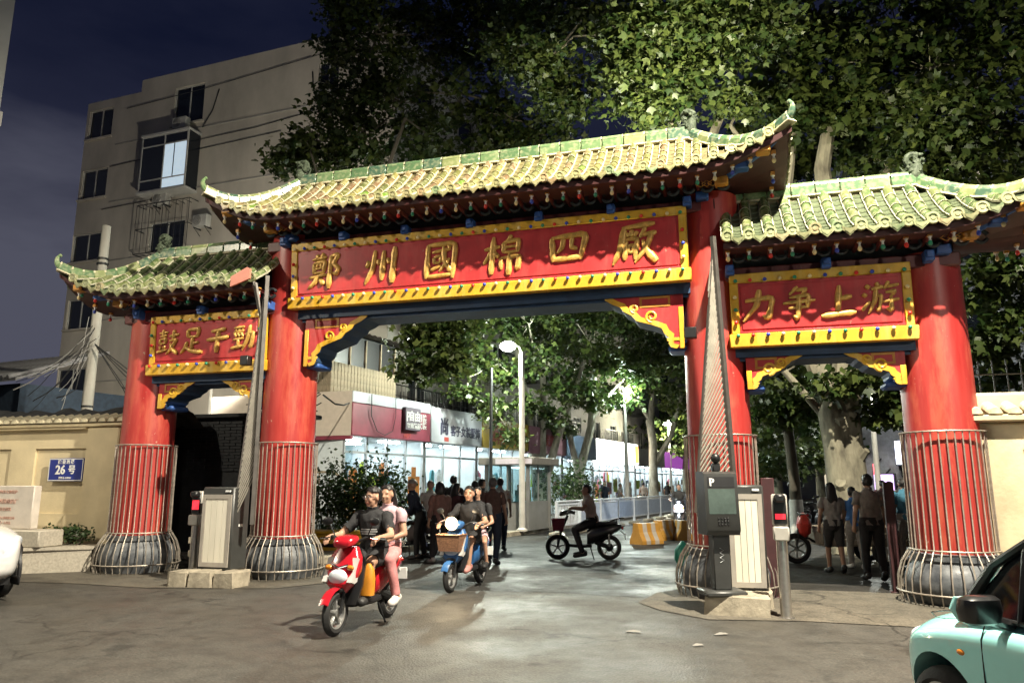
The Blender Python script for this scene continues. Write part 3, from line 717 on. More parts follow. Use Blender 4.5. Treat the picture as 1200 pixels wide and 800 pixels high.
# darker, worn roadway beyond the gate
def gsheet(name, pts, z, m):
    b = MB(); b.add([gw(u, v, z) for u, v in pts], [tuple(range(len(pts)))]); return kind(b.build(name, m, smooth=False), 'structure')
gsheet('road', [(-3.4, -.5), (-3.0, .55), (-1, .75), (1.5, .6), (3.0, .75), (3.4, -.5), (6.2, -.8), (9, -2.5), (60, -140), (-40, -140), (-8, -2.5), (-6.6, -1.2)], .004, ASPH_D)
def slab(name, pts, z0, z1, m, f=gw):
    b = MB(); n = len(pts); vs = [f(u, v, z0) for u, v in pts] + [f(u, v, z1) for u, v in pts]
    b.add(vs, [tuple(range(n, 2 * n))] + [(i, (i + 1) % n, n + (i + 1) % n, n + i) for i in range(n)])
    return kind(b.build(name, m, smooth=False), 'structure')
gsheet('apron', [(-9.5, 2.05), (-8.0, 1.9), (-6.5, 1.75), (-5.0, 1.85), (-3.9, 1.6), (-3.0, 1.35), (-2.6, .6), (-3.2, -.3), (-6.4, -.9), (-9.5, -.6)], .008, STRIP)
gsheet('apron', [(2.55, 1.2), (2.9, 1.75), (3.5, 2.25), (4.6, 2.05), (6.0, 2.1), (7.5, 2.3), (9.5, 2.4), (9.5, -.3), (5.6, -.75), (3.2, -.6), (2.7, .2)], .008, STRIP)
# far road side pavement with kerb, in road coordinates
RA = R(26); RO = Vector((-.15, 23.2, 0)); RDIR = Vector((math.sin(RA), math.cos(RA), 0)); RLEFT = Vector((-math.cos(RA), math.sin(RA), 0))
def rw(a, l, z=0.0): return RO + RDIR * a + RLEFT * l + Vector((0, 0, z))
# ------------------------------------------------------------ street lamps
POLE_W = mat('lamp_pole_paint', (.55, .53, .48), .45, var=.15, scale=3)
LEDM = mat('lamp_glass', (.9, .9, .85), .4, var=0, emit=(1, .95, .8), estr=60)
def arm_lamp(name, label, base, head, power, color, spot=None, aim=None):
    t = thing(name, label, 'street lamp', base)
    h = Vector(head) - Vector(base); b = MB()
    b.lathe([(.13, 0), (.13, .5), (.085, .52), (.055, h.z - .3)], 14); b.build('pole', POLE_W, t)
    b = MB(); d = Vector((h.x, h.y, 0)); b.tube([(0, 0, h.z - .6), (d * .12) + Vector((0, 0, h.z - .1)), d * .5 + Vector((0, 0, h.z + .06)), d * .95 + Vector((0, 0, h.z + .05))], .035, 8); b.build('arm', POLE_W, t)
    b = MB(); M = Matrix.Translation(h) @ Matrix.Rotation(math.atan2(d.y, d.x), 4, 'Z'); b.cbox(-.35, -.14, .0, .35, .14, .1, .03, 0, M); b.build('lamp_head', DARKMET, t)
    b = MB(); b.box(-.3, -.1, -.012, .3, .1, -.002, 0, M); b.build('lamp_glass', LEDM, t)
    if power: lamp_light(t, h + Vector((0, 0, -.08)), power, color, .10, spot, 'light', aim)
    return t
LH = gw(6.9, 6.0, 13.0)
arm_lamp('street_lamp', 'tall grey street lamp with long arm beside the mint green car', (7.9, 3.6, 0), LH, 25000, (1, .91, .73), 168, (-.12, .10, -1))
arm_lamp('street_lamp', 'added grey street lamp out of view on the white car side', (-15.8, 7.0, 0), (-13.0, 7.2, 9.0), 2200, (1, .90, .70), 168, (.25, .35, -1))  # fill lamp added out of view for the left wall and shaded gate
arm_lamp('street_lamp', 'added grey street lamp out of view behind the mint green car', (12.5, -10.0, 0), (10.5, -8.5, 8.5), 2900, (1, .92, .78), 168, (-.25, .35, -1))  # fill lamp added behind the camera to lift shadows and the right opening
# lamp added unseen behind the main roof to brighten the tree crowns
fl = thing('added_floodlight', 'small lamp added unseen behind the main roof to brighten the trees', 'added_floodlight', gw(3.3, -.75, 6.72), -TH)
b = MB(); b.cbox(-.16, -.06, .10, .16, .10, .34, .02); b.build('housing', DARKMET, fl)
b = MB(); b.tube([(-.19, .02, .22), (-.19, .02, -.12), (.19, .02, -.12), (.19, .02, .22)], .014, 6); b.build('yoke', DARKMET, fl)
b = MB(); b.box(-.14, .101, .12, .14, .106, .32); b.build('lens', LEDM, fl, smooth=False)
lamp_light(fl, (0, .16, .24), 2700, (1, .93, .68), .08, 125, 'light', (.9, 2.3, 4.0))

yl = thing('added_yard_lamp', 'added yard lamp on a thin post hidden behind the left sign board of the gate', 'street lamp', (-8.6, 21.0, 0))  # unseen lamp added to brighten the apartment block wall
b = MB(); b.lathe([(.06, 0), (.045, 5.3)], 10); b.build('pole', POLE_W, yl); b = MB(); b.sphere((0, 0, 5.42), (.14, .14, .13), 10, 8); b.build('lamp_globe', LEDM, yl)
lamp_light(yl, (-.1, .32, 5.42), 3000, (1, .92, .78), .12, 130, 'light', (-.35, 1, .35))
# ------------------------------------------------------------ walls and buildings
CREAM = mat('cream_wall', (.62, .52, .33), .8, var=.12, scale=1.5, bump=.15, bscale=30)
CREAM_D = mat('cream_wall_stained', (.55, .46, .30), .85, var=.3, scale=1.2, bump=.2, bscale=18)
PLASTER = mat('beige_plaster', (.46, .42, .35), .9, var=.22, scale=.5, bump=.15, bscale=12, stretch=(1, 1, .5))
PLASTER_G = mat('grey_plaster', (.30, .29, .26), .9, var=.25, scale=.6, bump=.15, bscale=12)
WGLASS = mat('dark_window_glass', (.010, .013, .018), .12, var=.2, scale=1)
FRAME = mat('window_frame_white', (.42, .41, .38), .6, var=.1)
GRAN = mat('granite_slab', (.42, .38, .31), .55, var=.2, scale=25, bump=.1)
ACW = mat('ac_casing', (.42, .41, .37), .6, var=.15, scale=4)
CABLE = mat('cable_black', (.02, .02, .02), .7, var=0)

def holed_wall(b, w, h, holes, depth=.12, m=0, mrev=0, f=lambda x, z, d: (x, d, z)):
    xs = sorted({0, w, *[q for a in holes for q in (a[0], a[1])]}); zs = sorted({0, h, *[q for a in holes for q in (a[2], a[3])]})
    for i in range(len(xs) - 1):
        for j in range(len(zs) - 1):
            x, z = (xs[i] + xs[i + 1]) / 2, (zs[j] + zs[j + 1]) / 2
            if any(a[0] < x < a[1] and a[2] < z < a[3] for a in holes): continue
            b.add([f(xs[i], zs[j], 0), f(xs[i + 1], zs[j], 0), f(xs[i + 1], zs[j + 1], 0), f(xs[i], zs[j + 1], 0)], [(0, 1, 2, 3)], m)
    for x0, x1, z0, z1 in holes:
        q = [(x0, z0), (x1, z0), (x1, z1), (x0, z1)]
        for k in range(4):
            a, c = q[k], q[(k + 1) % 4]; b.add([f(*a, 0), f(*c, 0), f(*c, depth), f(*a, depth)], [(0, 1, 2, 3)], mrev)
def window(parent, x0, x1, z0, z1, y, nm=2, gm=None, fm=None, sill=True):
    """window part: frame with panes as sub-parts; local x along the wall, +y into it"""
    g = .045; b = MB(); fm = fm or FRAME
    b.box(x0, y - .02, z0, x1, y + .05, z0 + g); b.box(x0, y - .02, z1 - g, x1, y + .05, z1); b.box(x0, y - .02, z0 + g, x0 + g, y + .05, z1 - g); b.box(x1 - g, y - .02, z0 + g, x1, y + .05, z1 - g)
    for k in range(1, nm): x = x0 + (x1 - x0) * k / nm; b.box(x - g / 2, y - .018, z0 + g, x + g / 2, y + .048, z1 - g)
    o = b.build('window', fm, parent, smooth=False)
    for k in range(nm):
        a, c = x0 + (x1 - x0) * k / nm, x0 + (x1 - x0) * (k + 1) / nm
        p = MB(); p.box(a + g / 2, y + .02, z0 + g / 2, c - g / 2, y + .03, z1 - g / 2); p.build('pane', gm or WGLASS, o, smooth=False)
    if sill:
        p = MB(); p.box(x0 - .08, y - .22, z0 - .09, x1 + .08, y - .0, z0 - .005); p.build('sill', PLASTER, o, smooth=False)
    return o
acb = MB(); acb.cbox(-.4, -.16, 0, .4, .16, .55, .02, 0); acb.lathe([(.22, -.172), (.235, -.165), (.235, -.15)], 18, (-.1, 0, .28), 0, 'y')
acg = MB()
for r in (.06, .11, .16, .21): acg.tube([(-.1 + r * math.cos(k * math.pi / 8), -.18, .28 + r * math.sin(k * math.pi / 8)) for k in range(17)], .008, 4)
acf = MB(); acf.lathe([(.0, -.168), (.215, -.168), (.215, -.166)], 18, (-.1, 0, .28), 0, 'y'); acs = MB()
acs.box(-.02, -.15, -.05, .02, .3, -.005); acs.tube([(0, -.13, -.04), (0, .28, -.32)], .015, 4)
ACM = (acb.mesh('casing', ACW), acg.mesh('fan_grille', DARKMET), acf.mesh('fan', BLACK), acs.mesh('support', DARKMET))
def ac_unit(loc, rz, label, s=1.0):
    t = thing('air_conditioner', label, 'air conditioner', loc, rz, 'air conditioner units on the walls'); t.scale = (s, s, s)
    for n_, me in zip(('casing', 'fan_grille', 'fan'), ACM): link(n_, me, t)
    for x in (-.3, .3): link('support', ACM[3], t, (x, 0, 0))
    return t

# --- six-storey apartment block: end wall faces the gate
FA = R(20); FO = Vector((-19.6, 34.1, 0)); FX = Vector((math.cos(FA), -math.sin(FA), 0)); FY = Vector((math.sin(FA), math.cos(FA), 0))
def fhit(px, py):
    r = pray(px, py); o = Vector((0, 0, CAMH)) - FO; t = -(o.dot(FY)) / r.dot(FY); p = o + r * t; return p.dot(FX), p.z
def frect(x0, y0, x1, y1):
    a, z1 = fhit(x0, y0); c, z0 = fhit(x1, y1); return a, c, z0, z1
FW = 15.6; FH = 20.6
blk = thing('apartment_block', 'beige plaster six storey apartment block rising behind the gate', 'building', FO, -FA)
wins = [frect(*q) for q in ((106, 131, 130, 159), (206, 104, 237, 141), (97, 201, 123, 230), (86, 276, 117, 304), (374, 74, 396, 108), (176, 262, 214, 292), (68, 433, 97, 466), (80, 352, 106, 384), (205, 345, 235, 376))]
bay = frect(182, 170, 230, 224)
b = MB(); holed_wall(b, FW, FH, wins + [bay], .16)
b.add([(0, 0, 0), (0, 40, 0), (0, 40, FH), (0, 0, FH)], [(0, 1, 2, 3)]); b.add([(0, 40, 0), (FW, 40, 0), (FW, 40, FH), (0, 40, FH)], [(0, 1, 2, 3)])
b.add([(0, .3, FH - .6), (FW, .3, FH - .6), (FW, 40, FH - .6), (0, 40, FH - .6)], [(0, 1, 2, 3)])
b.build('wall', PLASTER, blk, smooth=False)
b = MB(); b.box(1.35, .0, FH - .01, FW, .28, FH + .62); b.box(FW - .28, .28, FH - .01, FW, 40, FH + .62); b.build('parapet', PLASTER, blk, smooth=False)
b = MB()
for z in (6.2, 9.1, 12.0, 15.0, 18.0): b.box(-.02, -.035, z, FW, -.002, z + .05)
b.build('floor_band', PLASTER_G, blk, smooth=False)
for k, q in enumerate(wins): window(blk, *q, .10)
LITP = mat('lit_window', (.5, .55, .6), .3, var=.1, emit=(.62, .78, .9), estr=.55)
by = MB(); x0, x1, z0, z1 = bay; g = .06; yb = -.75
for x in (x0, (x0 + x1) / 2 - .03, x1 - g): by.box(x, yb, z0, x + g, yb + .06, z1)
for z in (z0, z0 + .5, z1 - .55, z1 - g): by.box(x0 + g, yb + .003, z, x1 - g, yb + .057, z + g)
by.box(x0 - .05, yb - .05, z0 - .1, x1 + .05, -.003, z0 - .002); by.box(x0 - .05, yb - .05, z1 + .002, x1 + .05, -.003, z1 + .1)
for x in (x0, x1 - g): by.box(x, yb + .06, z0, x + g, -.003, z0 + g)
bo = by.build('bay_window', FRAME, blk, smooth=False)
xm = (x0 + x1) / 2
for nm_, a, c, z_, zz, m_ in (('pane', x0 + g, xm - .03, z0 + .56, z1 - .55, WGLASS), ('lit_pane', xm + .03, xm + .55, z0 + .56, z1 - .55, LITP), ('lit_pane', xm + .62, x1 - g, z0 + .56, z1 - .55, LITP), ('pane', x0 + g, xm - .03, z0 + g, z0 + .5, WGLASS), ('lit_pane', xm + .03, x1 - g, z0 + g, z0 + .5, LITP), ('pane', x0 + g, x1 - g, z1 - .49, z1 - g, WGLASS)):
    p = MB(); p.box(a, yb + .02, z_, c, yb + .03, zz); p.build(nm_, m_, bo, smooth=False)
for xa in (x0, x1 - .02): p = MB(); p.box(xa, yb + .06, z0, xa + .02, 0, z1); p.build('side_pane', WGLASS, bo, smooth=False)
# security cage under the bay
x0, x1, z0, z1 = frect(172, 246, 228, 294); b = MB()
for k in range(9): x = x0 + (x1 - x0) * k / 8; b.tube([(x, -.02, z1), (x, -.55, z1), (x, -.55, z0), (x, -.02, z0)], .018, 4)
for z in (z0, (z0 + z1) / 2, z1): b.tube([(x0, -.02, z), (x0, -.55, z), (x1, -.55, z), (x1, -.02, z)], .02, 4)
b.build('window_cage', DARKMET, blk)
# long side towards the shops, with windows and balconies
SW = 44.0
side = bpy.data.objects.new('side_wing', None); COL.objects.link(side); side.parent = blk; side.location = (FW, 0, 0); side.rotation_euler = (0, 0, R(90) - R(5))
holes = []
for fl in range(6):
    for k in range(11):
        x = 1.6 + 3.9 * k; z = 4.4 + fl * 2.75
        holes.append((x, x + 1.5, z, z + 1.45))
b = MB(); holed_wall(b, SW, FH, holes, .16); b.build('wall', PLASTER_G, side, smooth=False)
for q in holes:
    if q[2] < 12: 
        o = MB(); x0, x1, z0, z1 = q; g = .05
        o.box(x0, .08, z0, x1, .12, z0 + g); o.box(x0, .08, z1 - g, x1, .12, z1)
        for x in (x0, (x0 + x1) / 2 - g / 2, x1 - g): o.box(x, .08, z0 + g, x + g, .12, z1 - g)
        o.build('window', FRAME, side, smooth=False)
gl_ = MB(); gl_.box(0.2, .13, 3.9, SW - .2, .16, FH - .8); gl_.build('glazing', WGLASS, side, smooth=False)
bal = MB(); bal.box(0, -1.1, -.12, 3.0, -.02, 0); bal.box(0, -1.1, .95, 3.0, -1.05, 1.0)
for k in range(22): x = .03 + 2.94 * k / 21; bal.box(x - .012, -1.09, 0, x + .012, -1.065, .95)
for sx in (0.02, 2.98):
    for k in range(7): y = -1.05 + k * .16; bal.box(sx - .012, y - .012, 0, sx + .012, y + .012, .95)
BALM = bal.mesh('balcony', DARKMET, smooth=False)
for fl in range(3):
    for k in range(0, 9):
        if (k + fl) % 3 == 2: continue
        link('balcony', BALM, side, (.9 + 3.9 * k, 0, 4.25 + 2.75 * fl))

for (px, py, lab) in ((219, 149, 'air conditioner under the top floor double window of the beige block'), (196, 237, 'air conditioner under the lit bay window of the beige block'), (243, 262, 'air conditioner beside the caged window of the beige block'), (386, 118, 'air conditioner under the top floor window beside the dark tree crown')):
    a, z = fhit(px, py); p = FO + FX * a - FY * .35; ac_unit((p.x, p.y, z - .28), -FA, lab)
# cables on the end wall
b = MB()
for pts in ([(238, 150), (250, 130), (258, 105)], [(372, 118), (368, 105), (367, 85)], [(150, 128), (250, 102), (385, 62)], [(232, 165), (300, 150), (385, 126)], [(232, 176), (330, 154)], [(130, 196), (180, 184)], [(120, 246), (172, 236)]):
    q = []
    for px, py in pts: a, z = fhit(px, py); q.append(FO + FX * a - FY * .06 + Vector((0, 0, z)))
    b.tube(q, .03 if len(pts) == 3 and pts[0][0] in (238, 372) else .016, 5)
o = b.build('wall_cable', CABLE); tag(o, 'thin dark cables and hoses strung across the beige block wall', 'cables')

# --- neighbouring tall building, only its edge shows
cbp = at_depth(18, 0, 16.0)
nb_ = thing('corner_building', 'pale grey building whose edge rises above the cream boundary wall', 'building', (cbp.x, cbp.y, 0), R(44))
b = MB(); b.box(-9, 0, 0, 0, 9, 26); b.build('wall', mat('pale_render', (.42, .42, .40), .8, var=.12, scale=.8), nb_, smooth=False)
b = MB(); b.box(-9, -.12, 9.75, .05, -.003, 10.1); b.build('string_course', FRAME, nb_, smooth=False)

# --- dark tiled hut roof at the far left
hut = thing('tiled_outbuilding', 'low dark outbuilding with pale tiled roof beyond the boundary wall', 'building', (-18.6, 25.6, 0), -R(24))
HT = mat('grey_roof_tile', (.18, .18, .18), .8, var=.4, scale=3, bump=.2)
b = MB(); b.box(-8, 0, 0, 2.3, 6, 4.9); b.build('wall', mat('dark_blue_render', (.02, .035, .055), .8, var=.3), hut, smooth=False)
b = MB(); b.add([(-8.3, -.5, 5.0), (2.8, -.5, 5.0), (2.5, 3, 6.35), (-8.3, 3, 6.35), (-8.3, -.5, 4.9), (2.8, -.5, 4.9)], [(0, 1, 2, 3), (4, 5, 1, 0), (1, 5, 2)]); b.build('roof', HT, hut, smooth=False)
tr = MB(); tr.tube([(0, -.55, 5.03), (0, 3, 6.40)], .075, 6); TRM = tr.mesh('roof_tile_row', HT)
for k in range(34): link('roof_tile_row', TRM, hut, (-8.1 + .32 * k, 0, 0))

# --- cream boundary wall left of the gate
lw = thing('boundary_wall', 'cream rendered boundary wall with tiled coping left of the gate', 'wall', gw(-7.62, -.35), -TH)
b = MB(); holed_wall(b, 8.0, 2.72, [(5.65 + .0, 7.0, 1.0, 2.3), (2.6, 5.0, .5, 2.3)], .05, f=lambda x, z, d: (x - 8.0, d, z)); b.box(-8, .051, 0, 0, .32, 2.72); b.build('render', CREAM, lw, smooth=False)
b = MB(); b.cbox(-.98, -.10, 0, -.18, -.003, 2.72, .03); b.build('pier', CREAM, lw)
b = MB(); b.cbox(-8.05, -.16, 2.722, .02, .42, 2.80, .02); b.cbox(-8.05, -.12, 2.68, -.99, -.003, 2.72, .01); b.build('coping', CREAM, lw)
ct = MB(); n = 8
ct.loft([[Vector((.085 * math.cos(math.pi * j / n), -.2, .085 * math.sin(math.pi * j / n))) for j in range(n + 1)], [Vector((.085 * math.cos(math.pi * j / n), .13, .12 + .085 * math.sin(math.pi * j / n))) for j in range(n + 1)]], 0, close=False)
ct.add([(.085 * math.cos(math.pi * j / n), -.2, .085 * math.sin(math.pi * j / n)) for j in range(n + 1)], [tuple(range(n + 1))], 0)
COPT = ct.mesh('coping_tile', mat('coping_tile', (.55, .49, .34), .7, var=.3, scale=10, bump=.2))
for k in range(36): link('coping_tile', COPT, lw, (-.08 - .225 * k, .0, 2.81))
b = MB(); b.add([(-8, -.19, 2.806), (0, -.19, 2.806), (0, .13, 2.93), (-8, .13, 2.93), (0, .45, 2.806), (-8, .45, 2.806)], [(0, 1, 2, 3), (3, 2, 4, 5)]); b.build('coping_bed', CREAM_D, lw, smooth=False)
b = MB(); pts = []
TARP = mat('grey_tarpaulin', (.05, .05, .05), .6, var=.4, scale=4, bump=.5, bscale=6)
rng = random.Random(3); N = 40
top = [[Vector((-8.0 + 8.2 * i / N, .55 + .5 * j, 2.95 + .25 * math.sin(j * 1.3) + rng.uniform(-.05, .07))) for i in range(N + 1)] for j in range(4)]
for j in range(3):
    for i in range(N): b.add([top[j][i], top[j][i + 1], top[j + 1][i + 1], top[j + 1][i]], [(0, 1, 2, 3)])
for i in range(N): b.add([Vector((top[0][i].x, .52, 2.5)), Vector((top[0][i + 1].x, .52, 2.5)), top[0][i + 1], top[0][i]], [(0, 1, 2, 3)])
o = b.build('tarpaulin', TARP, None, gw(-7.62, -.35), -TH, ang=80); tag(o, 'crumpled dark tarpaulin lying behind the coping of the cream wall', 'tarpaulin')
# blue number plate
NP = thing('house_number_plate', 'blue enamel house number plate reading 26 on the cream wall', 'sign', gw(-9.06, -.31, 1.87), -TH)
PLBLUE = mat('plate_blue', (.015, .03, .22), .3, var=.1); PLW = mat('plate_white', (.75, .75, .72), .4, var=0)
b = MB(); b.cbox(-.44, -.03, -.23, .44, .0, .23, .008); b.build('backing', PLBLUE, NP)
b = MB()
for a in ((-.43, -.22, .43, -.205), (-.43, .205, .43, .22), (-.43, -.2, -.415, .2), (.415, -.2, .43, .2)): b.box(a[0], -.033, a[1], a[2], -.0305, a[3])
b.build('border', PLW, NP, smooth=False)
def text_part(txt, size, m, parent, loc, ext=.004, rot=(R(90), 0, 0), align='CENTER', sx=1.0, bold=0.0, name='lettering'):
    cu = bpy.data.curves.new(name, 'FONT'); cu.body = txt; cu.size = size; cu.extrude = ext; cu.align_x = align; cu.align_y = 'CENTER'; cu.resolution_u = 2; cu.offset = bold
    o = bpy.data.objects.new(name, cu); COL.objects.link(o)
    dg = bpy.context.evaluated_depsgraph_get(); me = bpy.data.meshes.new_from_object(o.evaluated_get(dg)); bpy.data.objects.remove(o); bpy.data.curves.remove(cu)
    me.materials.clear(); me.materials.append(m)
    r = bpy.data.objects.new(name, me); COL.objects.link(r); r.parent = parent; r.location = loc; r.rotation_euler = rot; r.scale = (sx, 1, 1)
    return r
text_part('26', .25, PLW, NP, (-.13, -.034, -.01), bold=.006); text_part('号', .19, PLW, NP, (.16, -.034, -.01), bold=.004)
text_part('建 设 西 路', .085, PLW, NP, (.0, -.034, .15), bold=.002); text_part('郑州市 450000', .05, PLW, NP, (0, -.034, -.165))
# planter with hedge and stone tablet
pl = thing('stone_planter', 'granite faced raised planter at the foot of the cream wall', 'planter', gw(-7.5, -.30), -TH)
pts = [(-9, .0), (-9, -1.45), (-1.05, -1.30), (-.12, -.62), (-.12, 0)]
b = MB(); b.prism([(x * .995, y * .98) for x, y in pts], 0, .40, lambda a, c, d: (a, c, d)); b.build('core', CONC, pl, smooth=False)
for i, (x0, x1) in enumerate(((-8.9, -7.0), (-6.98, -5.0), (-4.98, -3.1), (-3.08, -1.08))):
    y0 = -1.45 + .15 * (x0 + 9) / 7.95; y1 = -1.45 + .15 * (x1 + 9) / 7.95
    b = MB(); b.add([(x0, y0 - .03, .0), (x1, y1 - .03, .0), (x1, y1 - .03, .40), (x0, y0 - .03, .40), (x0, y0, .40), (x1, y1, .40), (x1, y1, 0), (x0, y0, 0)], [(0, 1, 2, 3), (3, 2, 5, 4), (1, 6, 5, 2), (0, 3, 4, 7)]); b.build('granite_panel', GRAN, pl, smooth=False)
b = MB(); b.add([(-1.05, -1.33, 0), (-.09, -.63, 0), (-.09, -.63, .40), (-1.05, -1.33, .40), (-1.05, -1.30, .4), (-.12, -.6, .4)], [(0, 1, 2, 3), (3, 2, 5, 4)]); b.build('granite_panel', GRAN, pl, smooth=False)
b = MB(); b.prism([(-9, -.05), (-9, -1.50), (-1.03, -1.38), (-.05, -.63), (-.05, -.05)], .402, .455, lambda a, c, d: (a, c, d)); b.build('cap_slab', GRAN, pl, smooth=False)
st = thing('stone_tablet', 'pale engraved stone tablet standing on the granite planter', 'stone tablet', gw(-9.25, .62, .457), -TH)
b = MB(); b.cbox(-.85, -.32, 0, 1.05, .22, .30, .02); b.build('plinth', GRAN, st)
b = MB(); b.cbox(-.8, -.05, .302, .52, .12, 1.10, .015); b.build('slab', mat('pale_marble', (.60, .54, .47), .5, var=.12, scale=4), st)
ENG = mat('engraved_red', (.50, .30, .24), .7, var=.1)
for k, (s_, t_, z_) in enumerate(((.07, '郑州市文物保护', .98), (.10, '郑州国棉四厂', .80), (.07, '历史建筑', .66), (.055, '郑州市人民政府公布', .50), (.055, '二〇一九年立', .41))): text_part(t_, s_, ENG, st, (-.12, -.053, z_))

# --- right boundary wall
rwall = thing('boundary_wall', 'cream gate wall with arched panel and scalloped coping right of the gate', 'wall', gw(7.12, .2), -TH)
b = MB(); b.cbox(0, 0, 0, 5, .5, 2.42, .02); b.cbox(.55, -.06, 0, 1.75, -.003, 2.05, .03); b.build('render', CREAM_D, rwall)
b = MB(); pts = [(.55 + .6 - .6 * math.cos(math.pi * k / 14), 2.05 + .24 * math.sin(math.pi * k / 14)) for k in range(15)]; b.prism(pts, -.055, -.005); b.build('arched_panel', CREAM_D, rwall, smooth=False)
b = MB(); b.cbox(-.12, -.14, 2.425, 5, .6, 2.52, .02); b.build('coping', CREAM_D, rwall)
for k in range(20): link('coping_tile', COPT, rwall, (.0 + .235 * k, .05, 2.53))
b = MB(); b.cbox(-.05, .15, 2.54, 5, .7, 2.85, .04); b.build('wall_head', CREAM_D, rwall)
# iron railing on the wall
b = MB()
for k in range(26): x = .1 + .18 * k; b.tube([(x, .5, 2.85), (x, .5, 3.35)], .012, 5)
b.tube([(0, .5, 3.15), (4.9, .5, 3.15)], .014, 5); o = b.build('railing', DARKMET, rwall)

# --- dark lodge inside the left opening
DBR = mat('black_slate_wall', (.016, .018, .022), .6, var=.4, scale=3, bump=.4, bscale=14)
lodge = thing('gate_lodge', 'dark flat roofed lodge wall seen through the left opening', 'building', gw(-5.25, -2.3), -TH)
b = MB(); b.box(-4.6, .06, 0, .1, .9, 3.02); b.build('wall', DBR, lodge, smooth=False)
br = MB(); br.cbox(-.145, 0, 0, .145, .05, .062, .004); BRM = br.mesh('brick', DBR, smooth=False)
for r_ in range(17):
    for k in range(9): link('brick', BRM, lodge, (-2.72 + .305 * k + (.15 if r_ % 2 else 0) , .02, 1.86 + .069 * r_))
b = MB(); b.cbox(-4.7, -.1, 3.022, .2, 1.0, 3.12, .02); b.build('roof_slab', DARKMET, lodge)
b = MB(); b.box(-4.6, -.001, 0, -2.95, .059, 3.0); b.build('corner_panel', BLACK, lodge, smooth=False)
for i, (px, py, lab) in enumerate(((224, 470, 'air conditioner on the dark lodge roof beside the left opening bracket'), (267, 474, 'air conditioner with tangled wires on the dark lodge roof'))):
    p = gw(*( (-6.25, -2.75) if i == 0 else (-5.4, -2.75)), 3.25); ac_unit(p, -TH + R(random.uniform(-10, 10)), lab, .85)
b = MB(); rng = random.Random(5)
for k in range(7):
    p0 = gw(-6.6 + .2 * k, -2.6, 3.35); p1 = gw(-4.8, -2.5 - .05 * k, 3.2 + rng.uniform(-.05, .4)); mid = (p0 + p1) / 2 + Vector((0, 0, -.15 + rng.uniform(-.1, .2))); b.tube([p0, p0.lerp(mid, .6), mid, mid.lerp(p1, .6), p1], .012, 4)
o = b.build('wire_bundle', CABLE); tag(o, 'loose black wires sagging over the dark lodge roof', 'wires')

# utility pole with cable bundle
up_ = thing('utility_pole', 'white concrete utility pole behind the left roof of the gate', 'pole', (-11.5, 20, 0))
b = MB(); b.lathe([(.16, 0), (.115, 8.75), (.0, 8.8)], 14); b.build('shaft', mat('pole_concrete', (.42, .40, .35), .8, var=.12, scale=2), up_)
b = MB()
for z in (7.6, 7.75, 3.6, 3.3): b = MB(); b.lathe([(.115, z), (.155, z + .01), (.155, z + .06), (.115, z + .07)], 14); b.build('clamp', DARKMET, up_)
cb = MB(); rng = random.Random(11)
for k in range(11):
    p0 = Vector((-11.3 + rng.uniform(-.2, .2), 19.6, 5.55 + rng.uniform(-.4, .5))); p1 = at_depth(40 + rng.uniform(-38, 35), 440 + rng.uniform(-10, 50), 19.5); m_ = p0.lerp(p1, .5) + Vector((rng.uniform(-.3, .3), 0, -.35 + rng.uniform(-.25, .2)))
    cb.tube([p0, p0.lerp(m_, .55) - Vector((0, 0, .05)), m_, m_.lerp(p1, .5) - Vector((0, 0, .05)), p1], rng.choice((.008, .010, .016)), 4, rng.choice((0, 1, 1)))
for k in range(6):
    p0 = Vector((-11.3, 19.7, 5.3)); p1 = Vector((-9.6 + rng.uniform(-.3, .8), 19.6, 3.2 + rng.uniform(-.4, .6))); m_ = p0.lerp(p1, .5) + Vector((rng.uniform(-.2, .5), 0, rng.uniform(-.3, .4)))
    cb.tube([p0, p0.lerp(m_, .6), m_, m_.lerp(p1, .4), p1], .013, 4, 0)
o = cb.build('cable_bundle', [CABLE, mat('cable_grey', (.35, .34, .32), .6, var=.1)]); tag(o, 'tangled grey and black cables strung from the utility pole', 'cables')

# ------------------------------------------------------------ shops along the far side of the road
slab('pavement', [(-9, 0), (60, -.4), (60, 3.6), (-3.4, 3.6), (-9, 8)], 0, .13, PAVE, lambda a, l, z: rw(a, l, z))
ks = MB(); ks.cbox(-.49, -.09, 0, .49, .09, .16, .02, 0); KSM = ks.mesh('kerb_stone', CONC)
kerb = MB(); kr = bpy.data.objects.new('kerb', None); COL.objects.link(kr); kr.location = RO; kr.rotation_euler = (0, 0, math.atan2(RDIR.y, RDIR.x)); kind(kr, 'structure')
for k in range(36): link('kerb_stone', KSM, kr, (-8.5 + k, -.0 + .0067 * (-8.5 + k), -.01))
SG = mat('shop_glass', (.9, .95, .95), .04, var=0)
t_ = SG.node_tree; [t_.nodes.remove(x) for x in list(t_.nodes)]
o_ = t_.nodes.new('ShaderNodeOutputMaterial'); mx_ = t_.nodes.new('ShaderNodeMixShader'); tr_ = t_.nodes.new('ShaderNodeBsdfTransparent'); gs_ = t_.nodes.new('ShaderNodeBsdfGlossy'); tr_.inputs[0].default_value = (.88, .95, .96, 1); gs_.inputs[1].default_value = .03
mx_.inputs[0].default_value = .07; t_.links.new(tr_.outputs[0], mx_.inputs[1]); t_.links.new(gs_.outputs[0], mx_.inputs[2]); t_.links.new(mx_.outputs[0], o_.inputs[0])
SHOPW = mat('shop_interior_white', (.54, .60, .62), .7, var=.06); TUBE = mat('shop_light_tube', (1, 1, 1), .5, var=0, emit=(.93, .985, 1), estr=65)
ALU = mat('aluminium_frame', (.40, .42, .43), .4, metal=.6, var=.1)
